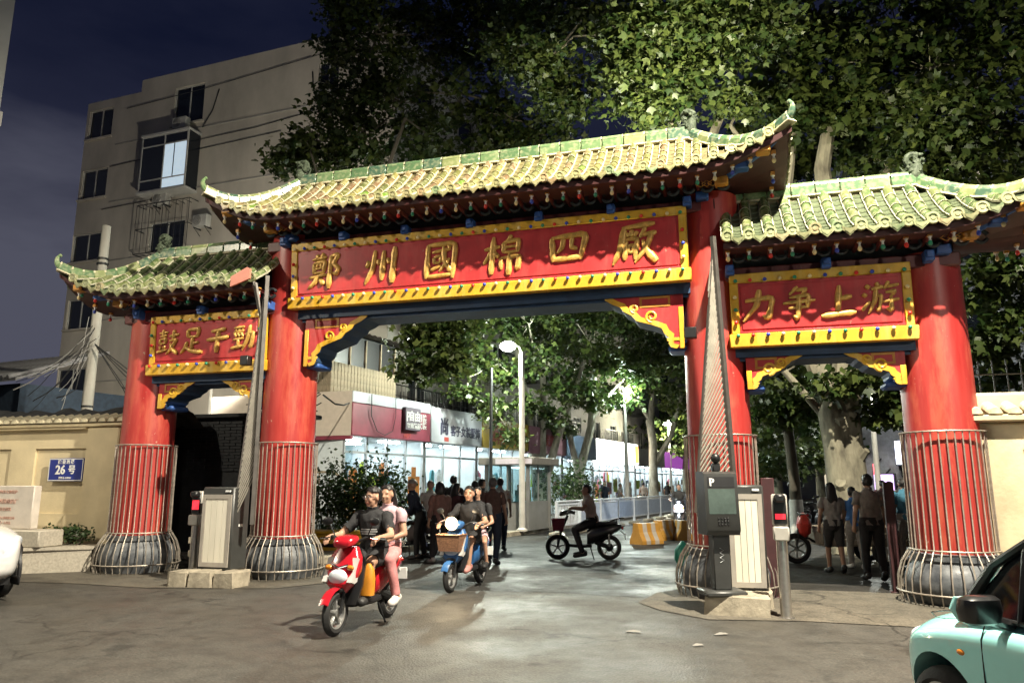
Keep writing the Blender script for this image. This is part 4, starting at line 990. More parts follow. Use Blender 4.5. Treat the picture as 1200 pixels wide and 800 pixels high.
SIGNR = mat('shop_sign_red', (.17, .026, .045), .5, var=.2, scale=2); SIGNW = mat('shop_sign_white', (.32, .335, .37), .5, var=.08, scale=2); SIGNY = mat('shop_sign_yellow', (.34, .24, .03), .5, var=.15, scale=2); SIGNP = mat('shop_sign_pink', (.28, .14, .175), .5, var=.12)
INK = mat('sign_ink_dark', (.02, .02, .05), .5, var=0); INKR = mat('sign_ink_red', (.28, .04, .03), .5, var=0)
GOODS = [mat('goods_%s' % n_, c_, .6, var=.3, scale=20) for n_, c_ in (('lime', (.28, .36, .03)), ('teal', (.04, .17, .20)), ('white', (.5, .52, .54)), ('orange', (.38, .12, .02)), ('navy', (.02, .03, .07)), ('pink', (.38, .10, .14)), ('grey', (.08, .09, .10)))]
SHOP_L = 3.6
RZ = math.atan2(RDIR.y, RDIR.x)
def shop(a0, a1, label, smat, sz0, sz1, tube_str=1.0, depth=3.6, seed=0, name='shop', posters=None):
    t = thing(name, label, 'shop', rw(a0, SHOP_L), RZ, None); w = a1 - a0; rg = random.Random(seed)
    b = MB(); b.box(.05, depth, .13, w - .05, depth + .1, sz0); b.box(0, .03, .13, .06, depth, sz0); b.box(w - .06, .03, .13, w, depth, sz0); b.build('interior_wall', SHOPW, t, smooth=False)
    b = MB(); b.box(0.06, .05, .10, w - .06, depth, .16); b.build('floor', PAVE, t, smooth=False)
    b = MB(); b.box(0, .02, sz0 + .002, w, depth + .1, sz0 + .15); b.build('ceiling', SHOPW, t, smooth=False)
    for k in range(max(1, int(w / 1.5))):
        x = w * (k + .5) / max(1, int(w / 1.5)); b = MB(); b.box(x - .5, .6, sz0 - .06, x + .5, .75, sz0 - .012); b.box(x - .5, 2.2, sz0 - .06, x + .5, 2.35, sz0 - .012); b.build('ceiling_light', TUBE, t, smooth=False)
    b = MB(); b.cbox(0.005, -.28, sz0 + .004, w - .005, .0, sz1, .02); so = b.build('sign_panel', smat, t)
    # shopfront
    nd = max(3, round(w / 1.15))
    for k in range(nd + 1):
        x = .04 + (w - .08) * k / nd; b = MB(); b.box(x - .035, -.03, .13, x + .035, .05, sz0); b.build('mullion', ALU, t, smooth=False)
    for z in (.13, sz0 - .5):
        b = MB()
        for k in range(nd):
            x0 = .04 + (w - .08) * k / nd + .036; x1 = .04 + (w - .08) * (k + 1) / nd - .036; b.box(x0, -.025, z, x1, .045, z + .07)
        b.build('transom', ALU, t, smooth=False)
    for k in range(nd):
        x0 = .04 + (w - .08) * k / nd + .03; x1 = .04 + (w - .08) * (k + 1) / nd - .03
        b = MB(); b.add([(x0, .01, .2), (x1, .01, .2), (x1, .01, sz0 - .01), (x0, .01, sz0 - .01)], [(0, 1, 2, 3)]); b.build('glass_pane', SG, t, smooth=False)
    for k in range(nd):
        x0 = .04 + (w - .08) * k / nd + .08; x1 = .04 + (w - .08) * (k + 1) / nd - .08
        for q in range(rg.choice((0, 1, 2, 2))):
            ww = rg.uniform(.25, x1 - x0); hh = rg.uniform(.3, .9); x = rg.uniform(x0, x1 - ww); z = rg.uniform(.5, sz0 - .75 - hh); b = MB(); b.box(x, .016, z, x + ww, .02, z + hh); b.build('window_poster', rg.choice(posters or GOODS), t, smooth=False)
    # shelves and goods
    for k in range(max(2, int(w / 1.1))):
        x = .3 + (w - .6) * (k + .5) / max(2, int(w / 1.1)); y = rg.uniform(.8, depth - .8); h = rg.uniform(1.1, 2.2)
        b = MB(); b.cbox(x - .4, y, .16, x + .4, y + .35, .16 + h, .01, 0)
        for z in (.5, .9, 1.3, 1.7):
            if z < h:
                for q in range(5): xx = x - .32 + .16 * q; hh = rg.uniform(.15, .33); b.box(xx - .06, y - .12, .16 + z - .2, xx + .06, y - .004, .16 + z - .2 + hh, 1 + rg.randrange(3))
        b.build('display_shelf', [SHOPW, rg.choice(GOODS), rg.choice(GOODS), rg.choice(GOODS)], t, smooth=False)
    for k in range(int(w * 2.4)):
        x = rg.uniform(.3, w - .3); b = MB(); zt = rg.uniform(1.5, 2.3); ww = rg.uniform(.12, .3); y = rg.uniform(.3, 1.2)
        b.prism([(x - ww, zt - .7), (x - ww * .8, zt - .1), (x - ww * .3, zt), (x + ww * .3, zt), (x + ww * .8, zt - .1), (x + ww, zt - .7)], y, y + .08); b.build('hanging_garment', rg.choice(GOODS), t, smooth=False)
    return t, so
red, _ = shop(-3.45, .82, 'corner shop with faded red sign board and lit glass front', SIGNR, 2.97, 3.93, seed=1, name='red_shop', posters=[GOODS[0], GOODS[0], GOODS[2], GOODS[3]])
b = MB(); b.cbox(-.0, -.27, 3.934, 4.26, .0, 4.27, .015); b.build('upper_band', SIGNW, red)
b = MB(); b.cbox(2.55, -.42, 3.28, 3.42, -.285, 4.02, .015); lb = b.build('light_box', mat('light_box_mauve', (.085, .07, .09), .5, var=.1), red)
SILV = mat('sign_silver', (.42, .41, .40), .35, var=.1)
text_part('P', .42, SILV, red, (2.68, -.426, 3.70), bold=.012); text_part('自由', .34, SILV, red, (3.05, -.426, 3.72), bold=.010); text_part('时尚精品', .19, SILV, red, (3.0, -.426, 3.42), bold=.005)
text_part('男装', .27, SILV, red, (3.72, -.288, 3.72), bold=.006); text_part('女装', .27, SILV, red, (3.72, -.288, 3.48), bold=.006); text_part('HOT', .20, INKR, red, (2.85, -.288, 3.10), bold=.004)
# end wall of the corner shop facing the gate
b = MB(); b.box(-5.2, .0, 2.97, -.003, .12, 4.27); sw = b.build('end_fascia', mat('end_fascia_beige', (.46, .40, .33), .7, var=.08), red, smooth=False); sw.rotation_euler = (0, 0, R(-74)); sw.location = (0, -.25, 0)
sw.rotation_euler = (0, 0, -TH - R(4) - RZ)
b = MB(); b.box(-5.2, .0, 2.85, -.003, .13, 2.965, 0); o = b.build('end_trim', SIGNR, red, smooth=False); o.rotation_euler = sw.rotation_euler; o.location = sw.location
b = MB(); b.box(-5.2, .2, .1, -1.9, .3, 2.85, 0); o = b.build('end_wall', CREAM, red, smooth=False); o.rotation_euler = sw.rotation_euler; o.location = sw.location
b = MB(); b.box(-1.9, .2, .1, -.05, .22, 2.85, 0); o = b.build('end_glass', SG, red, smooth=False); o.rotation_euler = sw.rotation_euler; o.location = sw.location
b = MB(); b.box(-1.86, -.0, 2.0, -1.74, .12, 2.85); o = b.build('end_post', DARKMET, red, smooth=False); o.rotation_euler = sw.rotation_euler; o.location = sw.location
wh, _ = shop(.86, 4.52, 'clothing shop with pale white sign board and bright glass front', SIGNW, 2.97, 4.20, seed=2, name='white_shop', posters=[GOODS[2], GOODS[6], GOODS[1]])
text_part('尚', .62, INK, wh, (.85, -.287, 3.52), bold=.02); text_part('客子女装服饰', .40, INK, wh, (2.38, -.287, 3.42), bold=.012, sx=.92)
b = MB(); b.cbox(.85, -.289, 3.05, 1.15, -.283, 3.20, .002); b.build('seal', INKR, wh)
ye, _ = shop(4.56, 8.8, 'shop with yellow sign board beside the guard booth', SIGNY, 2.97, 4.12, seed=3, name='yellow_shop')
text_part('玉颜', .55, INKR, ye, (1.35, -.287, 3.80), bold=.012); text_part('金钩美甲店', .52, INKR, ye, (1.9, -.287, 3.32), bold=.012, sx=.9)
pk, _ = shop(8.9, 13.2, 'shop with pale pink sign board behind the plane trees', SIGNP, 2.9, 4.1, seed=4, name='pink_shop')
text_part('美发造型', .55, INKR, pk, (2.2, -.287, 3.5), bold=.01)
bl, _ = shop(13.3, 17.6, 'shop with pale blue sign board behind the plane trees', mat('shop_sign_blue', (.2, .28, .4), .5, var=.1), 2.8, 4.0, seed=5, name='blue_shop')
GLOW = mat('glowing_sign', (1, 1, 1), .5, var=0, emit=(1, .97, .86), estr=7)
gw_, so = shop(17.7, 25.4, 'shop with glaring white illuminated sign board', GLOW, 2.75, 4.0, seed=6, name='glowing_shop')
GLO = mat('glowing_orange', (1, .4, .1), .5, var=0, emit=(1, .45, .08), estr=3)
b = MB(); b.cbox(7.0, -.31, 2.85, 7.65, -.283, 3.9, .005); b.build('sign_end', GLO, gw_)
gr_, _ = shop(25.6, 32, 'dim shop with grey sign board past the illuminated one', mat('shop_sign_grey', (.2, .2, .22), .5, var=.1), 2.7, 3.8, seed=7, name='grey_shop')
vi, _ = shop(32.2, 40, 'far shop with violet sign board at the end of the row', mat('shop_sign_violet', (.25, .08, .3), .5, var=.1, emit=(.5, .12, .6), estr=.5), 2.7, 3.8, seed=8, name='violet_shop')
# structure above the corner shop: boarded balcony with sheet roof
SLAT = mat('weathered_slat', (.22, .18, .12), .8, var=.35, scale=6, bump=.2)
bx_ = thing('boarded_balcony', 'boarded balcony with corrugated sheet roof above the red corner shop', 'balcony', rw(-3.3, 4.3, 4.3), RZ)
b = MB(); b.box(.06, .06, 0, 3.4, 3.5, 1.9); b.build('core', BLACK, bx_, smooth=False)
sl = MB(); sl.cbox(-.075, -.02, 0, .075, .02, .95, .006); SLM = sl.mesh('slat', SLAT, smooth=False)
for k in range(21): link('slat', SLM, bx_, (.08 + .162 * k, .03, .0))
for k in range(21): link('slat', SLM, bx_, (.03, .08 + .165 * k, .0), R(90))
for k in range(5): x = .1 + .8 * k; b = MB(); b.box(x - .03, .0, .95, x + .03, .05, 1.85); b.build('post', SLAT, bx_, smooth=False)
for k in range(1, 5): y = .1 + .8 * k; b = MB(); b.box(.0, y - .03, .95, .05, y + .03, 1.85); b.build('post', SLAT, bx_, smooth=False)
b = MB(); N = 30
for k in range(N):
    x0, x1 = -.5 + 4.2 * k / N, -.5 + 4.2 * (k + 1) / N; z0, z1 = (.05 if k % 2 else 0), (0 if k % 2 else .05)
    b.add([(x0, -.6, 1.86 + z0), (x1, -.6, 1.86 + z1), (x1, 3.6, 2.35 + z1), (x0, 3.6, 2.35 + z0)], [(0, 1, 2, 3)])
b.build('sheet_roof', mat('corrugated_sheet', (.16, .15, .14), .6, var=.3, scale=3), bx_, smooth=False)
b = MB(); b.box(3.42, 1.2, 0, 24, 3.0, .1); b.tube([(3.4, 1.2, .9), (24, 1.2, .9)], .025, 5); b.tube([(3.4, 1.2, .5), (24, 1.2, .5)], .015, 5)
for k in range(80): x = 3.45 + .255 * k; b.tube([(x, 1.2, .1), (x, 1.2, .9)], .010, 4)
tr_o = thing('roof_terrace_railing', 'dark railing along the flat roof of the shop row', 'railing', rw(-3.3, 4.3, 4.3), RZ); b.build('rail', DARKMET, tr_o)
cr = rw(-3.5, 3.4, 3.9); b = MB(); c0 = gw(-3.3, -.3, 3.2); b.tube([c0, c0.lerp(cr, .35) - Vector((0, 0, .12)), c0.lerp(cr, .7) - Vector((0, 0, .1)), cr], .02, 4)
lp = [rw(-2.6, 3.28, 4.25), rw(-2.62, 3.26, 3.6), rw(-2.3, 3.26, 3.15), rw(-1.9, 3.26, 3.05), rw(-1.5, 3.26, 3.2), rw(-1.35, 3.26, 3.7), rw(-1.35, 3.28, 4.25)]; b.tube(lp, .014, 4)
o = b.build('slack_cable', CABLE); tag(o, 'black cable looping down across the faded red sign board', 'cable')

# --- far buildings closing the views
def far_block(name, label, loc, rz, w, d, h, m, lit=.12, seed=0):
    t = thing(name, label, 'building', loc, rz); rg = random.Random(seed)
    holes = []; nx = int(w / 3.4)
    for fl in range(int(h / 3)):
        for k in range(nx): x = .9 + (w - 1.8) * (k + .2) / nx; z = 1.2 + 3 * fl; holes.append((x, x + 1.5, z, z + 1.4))
    b = MB(); holed_wall(b, w, h, holes, .2); b.add([(0, 0, 0), (0, d, 0), (0, d, h), (0, 0, h)], [(0, 1, 2, 3)]); b.add([(w, 0, 0), (w, d, 0), (w, d, h), (w, 0, h)], [(0, 1, 2, 3)]); b.add([(0, 0, h), (w, 0, h), (w, d, h), (0, d, h)], [(0, 1, 2, 3)]); b.build('wall', m, t, smooth=False)
    lm = mat('far_lit_pane', (.5, .5, .5), .4, var=0, emit=(1, .85, .6), estr=.7)
    for q in holes:
        b = MB(); b.box(q[0], .14, q[2], q[1], .17, q[3]); b.build('window', lm if rg.random() < lit else WGLASS, t, smooth=False)
    return t
far_block('far_building', 'dark apartment building closing the end of the road', (6, 92, 0), -R(26), 44, 10, 18, PLASTER_G, .10, 1)
far_block('far_building', 'dim grey building beyond the right opening of the gate', (15.4, 32.7, 0), -R(60), 24, 10, 15, mat('night_render', (.22, .22, .24), .9, var=.2), .05, 2)
for i, (px, py, wd, hh, colr, es, lab) in enumerate(((1055, 530, .35, .95, (.75, .8, 1), 5, 'white blue vertical light box on the alley wall'), (1026, 553, .10, .7, (1, .05, .08), 4, 'thin red neon strip in the alley'), (1036, 565, .8, .65, (.7, .45, 1), 2.2, 'violet lit stall front in the alley'), (1044, 580, .35, .25, (.95, .95, 1), 4, 'white lit counter in the alley'))):
    xx = (px - CX) / FPX; tt = (xx * 36 - 13.5) / (.5 + .866 * xx); p = at_depth(px, py, 36 - .866 * tt - .28); b = MB(); b.cbox(-wd / 2, -.08, -hh / 2, wd / 2, .08, hh / 2, .02, 0); b.box(-wd / 2 - .05, .081, -hh / 2 - .05, wd / 2 + .05, .16, hh / 2 + .05, 1)
    b.tube([(0, .12, hh / 2), (0, .6, hh / 2 + .3)], .03, 5, 1)
    t = b.build('lit_sign', [mat('alley_glow_%d' % i, (.5, .5, .5), .5, var=0, emit=colr, estr=es), DARKMET], None, p, R(-60)); tag(t, lab, 'lit sign')
# ------------------------------------------------------------ trees
import numpy as np
def leaf_mat(name, c, c2, tl=.35):
    m = bpy.data.materials.new(name); m.use_nodes = True; t = m.node_tree; n = t.nodes; L = t.links; n.clear()
    o = n.new('ShaderNodeOutputMaterial'); d = n.new('ShaderNodeBsdfPrincipled'); d.inputs['Roughness'].default_value = .45; tr = n.new('ShaderNodeBsdfTranslucent'); mx = n.new('ShaderNodeMixShader'); mx.inputs[0].default_value = tl
    at = n.new('ShaderNodeAttribute'); at.attribute_name = 'tint'; cr = n.new('ShaderNodeValToRGB'); cr.color_ramp.elements[0].color = (*c, 1); cr.color_ramp.elements[1].color = (*c2, 1)
    L.new(at.outputs['Fac'], cr.inputs[0]); L.new(cr.outputs[0], d.inputs['Base Color']); L.new(cr.outputs[0], tr.inputs[0]); L.new(d.outputs[0], mx.inputs[1]); L.new(tr.outputs[0], mx.inputs[2]); L.new(mx.outputs[0], o.inputs[0])
    return m
LEAF = leaf_mat('plane_leaf', (.022, .046, .010), (.080, .105, .024))
LEAF_D = leaf_mat('shrub_leaf', (.018, .040, .012), (.05, .085, .022))
BARK = mat('plane_bark', (.14, .125, .09), .85, var=.45, scale=4, col2=(.30, .28, .20), stretch=(1, 1, .35), bump=.3, bscale=9)
BARK_D = mat('dark_bark', (.09, .08, .06), .9, var=.4, scale=3, stretch=(1, 1, .3), bump=.4, bscale=8)
BARK_LIT = mat('lamplit_plane_bark', (.24, .22, .16), .85, var=.4, scale=4, col2=(.48, .46, .37), stretch=(1, 1, .35), bump=.3, bscale=9)  # lighter copy of plane_bark, lamplight on the shop-side trunks put into the colour
LIME = mat('limewash', (.62, .62, .58), .85, var=.15, scale=5)
LV = np.array([(0, 0, 0), (-.30, .16, .04), (-.52, .52, -.06), (-.22, .55, .05), (0, 1.0, -.10), (.22, .55, .05), (.52, .52, -.06), (.30, .16, .04)])
LF = np.array([(0, 3, 2, 1), (0, 5, 4, 3), (0, 7, 6, 5)])
def leaf_mesh(name, pts, dirs, size, m, rng, simple=False):
    n = len(pts); pts = np.asarray(pts)
    base = LV if not simple else np.array([(0, 0, 0), (-.38, .45, .05), (0, 1, -.08), (.38, .45, .05)])
    fac = LF if not simple else np.array([(0, 3, 2, 1)])
    k = len(base)
    c = rng.normal(size=(n, 3)) * .75; c[:, 2] += .8; c[:, 1] -= .35; c /= np.linalg.norm(c, axis=1)[:, None]
    d = rng.normal(size=(n, 3)); d[:, 2] -= .6; d -= c * (d * c).sum(1)[:, None]; d /= np.linalg.norm(d, axis=1)[:, None]; a = np.cross(d, c)
    sz = size * rng.uniform(.45, 1.4, n)
    V = pts[:, None, :] + sz[:, None, None] * (base[None, :, 0:1] * a[:, None, :] + base[None, :, 1:2] * d[:, None, :] + base[None, :, 2:3] * c[:, None, :])
    F = (fac[None] + (np.arange(n) * k)[:, None, None]).reshape(-1, 4)
    me = bpy.data.meshes.new(name); me.vertices.add(n * k); me.vertices.foreach_set('co', V.reshape(-1).astype(np.float32))
    nf = len(F); me.loops.add(nf * 4); me.loops.foreach_set('vertex_index', F.reshape(-1).astype(np.int32)); me.polygons.add(nf)
    me.polygons.foreach_set('loop_start', (np.arange(nf) * 4).astype(np.int32)); me.update(calc_edges=True)
    at = me.attributes.new('tint', 'FLOAT', 'POINT'); at.data.foreach_set('value', np.repeat(np.clip(np.repeat(rng.uniform(-.1, 1, n // 20 + 1), 20)[:n] + rng.normal(0, .16, n), 0, 1), k).astype(np.float32))
    me.materials.append(m); me.validate(); return me

def tree(name, label, base, trunk, limbs, clumps, nleaf, size, seed, bark=None, lime=0.0, group='street trees', leafm=None, simple=False):
    """trunk: list of (dx,dy,z,r); limbs: list of polylines [(x,y,z,r)...]; clumps: (x,y,z,rx,ry,rz,weight) relative to base"""
    t = thing(name, label, 'tree', base, 0, group); rng = np.random.default_rng(seed); rg = random.Random(seed)
    b = MB(); tp = [Vector(p[:3]) for p in trunk]
    b.tube(tp, [p[3] for p in trunk], 12, 0)
    for l in limbs: b.tube([p[:3] for p in l], [p[3] for p in l], 9, 0)
    ends = [Vector(p[:3]) for l in limbs for p in l[1:]] + [tp[-1]]
    P = []
    wsum = sum(c[6] for c in clumps)
    for cx, cy, cz, rx, ry, rz, w in clumps:
        c = Vector((cx, cy, cz)); e = min(ends, key=lambda q: (q - c).length); ends.append(c)
        m_ = e.lerp(c, .55) + Vector((rg.uniform(-.3, .3), rg.uniform(-.3, .3), rg.uniform(0, .4)))
        b.tube([e, m_, c], [.035, .025, .012], 5, 0)
        n = int(nleaf * w / wsum); nsub = max(3, n // 34)
        # sub-sprays: short twigs each with leaves round their tip
        for _ in range(nsub):
            v = rng.normal(size=3); v /= np.linalg.norm(v); rad = rng.uniform(.25, 1) ** .5
            s = np.array((cx, cy, cz)) + v * rad * np.array((rx, ry, rz))
            if rg.random() < .5: b.tube([c.lerp(Vector(s), .2), c.lerp(Vector(s), .6) + Vector((0, 0, .08)), Vector(s)], [.016, .011, .005], 4, 0)
            k = n // nsub; P.append(s + rng.normal(size=(k, 3)) * np.array((.26, .26, .16)) * (.8 + size))
    b.build('trunk', bark or BARK, t)
    if lime:
        q = MB(); q.lathe([(trunk[0][3] * 1.04 + .01, .02), (trunk[1][3] * 1.0 + .03, lime)], 14, (0, 0, 0)); q.build('limewash_band', LIME, t)
    P = np.concatenate(P); link('crown', leaf_mesh('crown', P, None, size, leafm or LEAF, rng, simple), t)
    return t
def clump_ring(rg, cx, cy, cz, R_, H_, n, r=1.3):
    out = []
    for k in range(n):
        a = rg.uniform(0, 6.28); q = math.sqrt(rg.uniform(.05, 1)); z = cz + rg.uniform(-.5, .5) * H_
        out.append((cx + R_ * q * math.cos(a), cy + R_ * q * math.sin(a), z, r * rg.uniform(.7, 1.25), r * rg.uniform(.7, 1.25), r * rg.uniform(.5, .85), 1))
    return out
rg = random.Random(21)
def rel(base, px, py, Y): return at_depth(px, py, Y) - Vector(base)
def cl(base, L, w=1):
    """clumps given by picture position and depth"""
    return [(*rel(base, px, py, Y), r, r, r * .75, w * r) for px, py, Y, r in L]

# bright tree just behind the right main column
B = Vector((4.75, 16.4, 0))
tree('plane_tree', 'plane tree behind the right main column with brightly lit pale leaves', B, [(0, 0, 0, .30), (0, 0, 3, .26), (-.2, -.2, 6.5, .22), (-.4, -.4, 9.0, .18)],
     [[(-.3, -.3, 7.5, .13), (-1.0, -.8, 9.2, .10), (-1.6, -1.2, 10.6, .06)], [(-.4, -.4, 8.8, .12), (.3, -.8, 10.5, .08), (.6, -1.0, 12, .05)], [(-.2, -.2, 6.0, .1), (-1.6, .4, 7.6, .07), (-2.8, .8, 9, .05)]],
     cl(B, [(760, 60, 14.0, .75), (728, 40, 14.2, .55), (745, 105, 14.2, .55), (790, 40, 14, .8), (805, 85, 14.4, .7), (840, 50, 14.2, .7), (785, 5, 14, .8), (830, 5, 14, .8), (770, 130, 14.6, .4), (735, 80, 14.4, .4), (890, 30, 14.6, .8), (640, 75, 16, .6), (610, 70, 16.5, .5), (660, 110, 16.5, .7), (700, 20, 16, .8), (640, 20, 17, 1.0), (590, 55, 17, .4), (850, 120, 15, .35)]), 17000, .155, 1)
# big plane tree inside the right opening
B = Vector((7.95, 17.8, 0))
tree('plane_tree', 'massive forked plane tree trunk inside the right opening', B, [(0, 0, -.1, .58), (0, 0, .8, .47), (-.05, 0, 2.4, .44), (-.1, 0, 3.3, .47), (-.1, 0, 3.9, .42)],
     [[(-.15, 0, 3.2, .30), (-.55, 0, 4.5, .26), (-.85, .2, 6.5, .22), (-1.0, .2, 8.5, .18), (-.6, 0, 11, .12)], [(.1, 0, 3.4, .34), (.25, .1, 5.0, .29), (.15, .1, 7, .25), (.0, 0, 9.5, .2), (.5, -.2, 12, .12)], [(-.1, .4, 3.6, .2), (-.3, .6, 5.5, .17), (0, .8, 8, .13)], [(-.1, -.25, 2.9, .22), (-.22, -.42, 3.15, .16)], [(.15, -.2, 2.2, .2), (.28, -.38, 2.4, .13)], [(-.2, -.2, 1.5, .2), (-.34, -.36, 1.62, .12)], [(-.2, -.1, .5, .3), (-.5, -.35, -.05, .14)], [(.2, -.1, .5, .3), (.55, -.3, -.05, .14)], [(.2, 0, 8, .12), (1.6, -.3, 9.4, .09), (2.8, -.5, 10.4, .05)], [(-.9, .1, 8, .1), (-1.8, -.6, 9.2, .08), (-2.6, -1, 10.2, .05)], [(-.3, 0, 3.0, .10), (-1.2, .3, 4.3, .08), (-2.2, .6, 5.2, .05)]],
     cl(B, [(930, 60, 16.5, .9), (970, 40, 17, 1.0), (1010, 70, 16.5, 1.0), (1050, 30, 17, 1.1), (1090, 80, 16.5, 1.1), (1130, 40, 17, 1.2), (1170, 90, 16, 1.1), (1010, 125, 17, .8), (1050, 130, 16.5, .8), (1095, 150, 16, .9), (1150, 150, 16, 1.0), (905, 110, 16.5, .6), (925, 150, 17.5, .5), (945, 105, 17, .6), (1080, 190, 16.5, .6), (1130, 195, 16.5, .7), (1190, 20, 16, 1.2), (900, 15, 16.5, 1.0), (1190, 180, 17, .9), (960, 130, 18, .6), (1020, 190, 18, .5), (1160, 240, 16.5, .8), (1185, 300, 16, .8),
         (915, 440, 19.5, .5), (895, 430, 20, .5), (940, 470, 20, .5), (1040, 440, 17, .5), (1065, 470, 17.5, .5), (1030, 480, 17.5, .4), (1050, 420, 18, .5), (905, 480, 21, .6), (1010, 440, 16.5, .25), (975, 450, 17, .25), (1150, 340, 17, .8), (1180, 380, 17, .8), (1145, 400, 17.5, .6), (1185, 430, 18, .6), (960, 175, 21, .9), (990, 160, 21, .9), (925, 190, 21, .7), (1040, 180, 20, .8), (880, 160, 21, .6), (1110, 230, 19, .7)]), 24000, .215, 2)
# slim trunk to the left of it
B = gnd(936, 634); tree('plane_tree', 'slim straight tree with limewashed foot inside the right opening', B, [(0, 0, 0, .19), (0, 0, 1.6, .155), (-.1, 0, 3.5, .14), (-.2, 0, 6.5, .12)], [[(-.1, 0, 3.0, .08), (-1.2, .5, 4.4, .06), (-2.0, .8, 5.5, .04)], [(-.2, 0, 6, .08), (.4, .5, 8, .05)]],
     cl(B, [(910, 460, 23, .8), (935, 430, 23, .8), (900, 510, 24, .8), (950, 500, 25, .6), (925, 540, 27, .8), (890, 550, 28, .8), (960, 530, 27, .6)]) + clump_ring(rg, -.5, .5, 8, 2.5, 4, 9, 1.2), 6500, .2, 3, BARK_D, 1.15)
# row on the shop side of the road
B = Vector((-5.7, 19.6, 0))
tree('plane_tree', 'dark leafy tree behind the left main column leaning over the shops', B, [(0, 0, 0, .26), (.1, 0, 3, .22), (.5, .1, 5.5, .18), (1.1, .2, 8, .13)], [[(.5, .1, 5.2, .1), (1.9, .4, 6.4, .08), (3.0, .6, 6.8, .05)], [(1.0, .2, 7.8, .1), (2, .3, 10, .07), (2.6, .3, 12, .05)], [(1.1, .2, 8, .1), (.2, .4, 10, .06)]],
     cl(B, [(370, 165, 21, .8), (345, 185, 21.5, .6), (395, 190, 21, .9), (430, 160, 21, 1.1), (470, 120, 21, 1.4), (420, 90, 21.5, 1.0), (400, 130, 21, .9), (500, 170, 21, 1.1), (540, 110, 21.5, 1.3), (440, 40, 22, 1.3), (500, 50, 22, 1.4), (400, 60, 22, .7), (560, 40, 22, 1.3), (395, 15, 22, .8), (450, 5, 22, 1.3), (530, 5, 22, 1.3), (600, 10, 22, 1.2), (600, 140, 22, 1.1), (570, 170, 22, .8), (640, 160, 22, .9), (325, 195, 22, .4),
         (500, 385, 20, .45), (520, 410, 20, .6), (505, 425, 20, .55), (540, 390, 20, .6), (488, 430, 20.5, .4), (525, 425, 20, .5), (490, 400, 20.5, .35)]), 19000, .19, 4, BARK_D)
B = gnd(634, 609); B.z = .13
tree('plane_tree', 'pale multi stemmed plane tree standing behind the guard booth', B, [(0, 0, 0, .38), (0, 0, 1.0, .33), (.0, 0, 1.7, .34)], [[(-.1, 0, 1.4, .27), (-.45, 0, 3.6, .22), (-.9, 0, 6.5, .18), (-1.2, 0, 9, .12)], [(.05, 0, 1.5, .2), (.1, .1, 4.5, .17), (.2, .2, 7.5, .12)], [(.15, 0, 1.4, .24), (.75, 0, 3.4, .16), (1.6, .1, 5.6, .12), (2.2, .2, 7.5, .08)]],
     cl(B, [(560, 370, 27, .8), (590, 360, 26, .7), (545, 400, 26.5, .7), (575, 430, 27, .7), (600, 440, 26, .6), (545, 460, 26, .5), (580, 480, 25.5, .5), (620, 380, 27, .9), (650, 370, 27, .9), (640, 420, 27, .7), (660, 450, 27.5, .8), (690, 400, 28, 1.0), (620, 470, 26.5, .4), (560, 345, 27, .7), (690, 350, 27, 1.0), (600, 510, 26, .35), (650, 490, 28, .5), (720, 370, 28, 1.0), (540, 430, 25.5, .35)]) + clump_ring(rg, 0, 0, 11, 4, 5, 16, 1.5), 15000, .19, 5, BARK_LIT)
B = gnd(679, 606); B.z = .13
tree('plane_tree', 'forked plane tree behind the white barrier fence', B, [(0, 0, 0, .30), (0, 0, 1.4, .24), (.0, 0, 2.2, .26)], [[(-.05, 0, 2.0, .17), (-.45, 0, 4.0, .14), (-.5, 0, 7, .11)], [(.05, 0, 2.0, .22), (.65, 0, 4.2, .19), (.85, 0, 7, .14), (1.4, 0, 9, .1)], [(.6, 0, 4.4, .1), (1.6, .2, 5.8, .07), (2.6, .4, 6.8, .05)], [(.0, 0, 2.4, .1), (.45, 0, 3.6, .07)]],
     cl(B, [(690, 440, 35, 1.1), (720, 430, 35, 1.1), (740, 400, 35, 1.2), (705, 470, 35, .8), (670, 460, 35, .8), (755, 440, 36, 1.0), (780, 410, 36, 1.1), (730, 370, 35, 1.2), (660, 500, 35, .5), (740, 470, 37, .7)]) + clump_ring(rg, .5, 0, 11, 4.5, 5, 14, 1.6), 11000, .22, 6, BARK_LIT)
B = gnd(767, 597); B.z = .13
tree('plane_tree', 'pale bluish plane tree farther along the white barrier fence', B, [(0, 0, 0, .34), (0, 0, 2.0, .27), (.05, 0, 4, .26), (-.1, 0, 5.4, .26)], [[(-.1, 0, 5.0, .2), (.2, 0, 7.5, .18), (.3, 0, 10, .12)], [(-.1, 0, 5.4, .14), (-1.4, 0, 7.6, .11), (-2.0, 0, 9, .08)], [(.1, 0, 2.6, .2), (1.2, 0, 4.4, .16), (2.0, 0, 7, .12)]],
     cl(B, [(770, 440, 46, 1.5), (740, 430, 46, 1.3), (800, 430, 46, 1.3), (720, 460, 46, 1.0), (790, 470, 47, 1.0), (760, 400, 46, 1.5), (810, 480, 48, .9)]) + clump_ring(rg, 0, 0, 12, 5, 5, 12, 1.8), 6500, .28, 7, BARK_LIT)
far = []
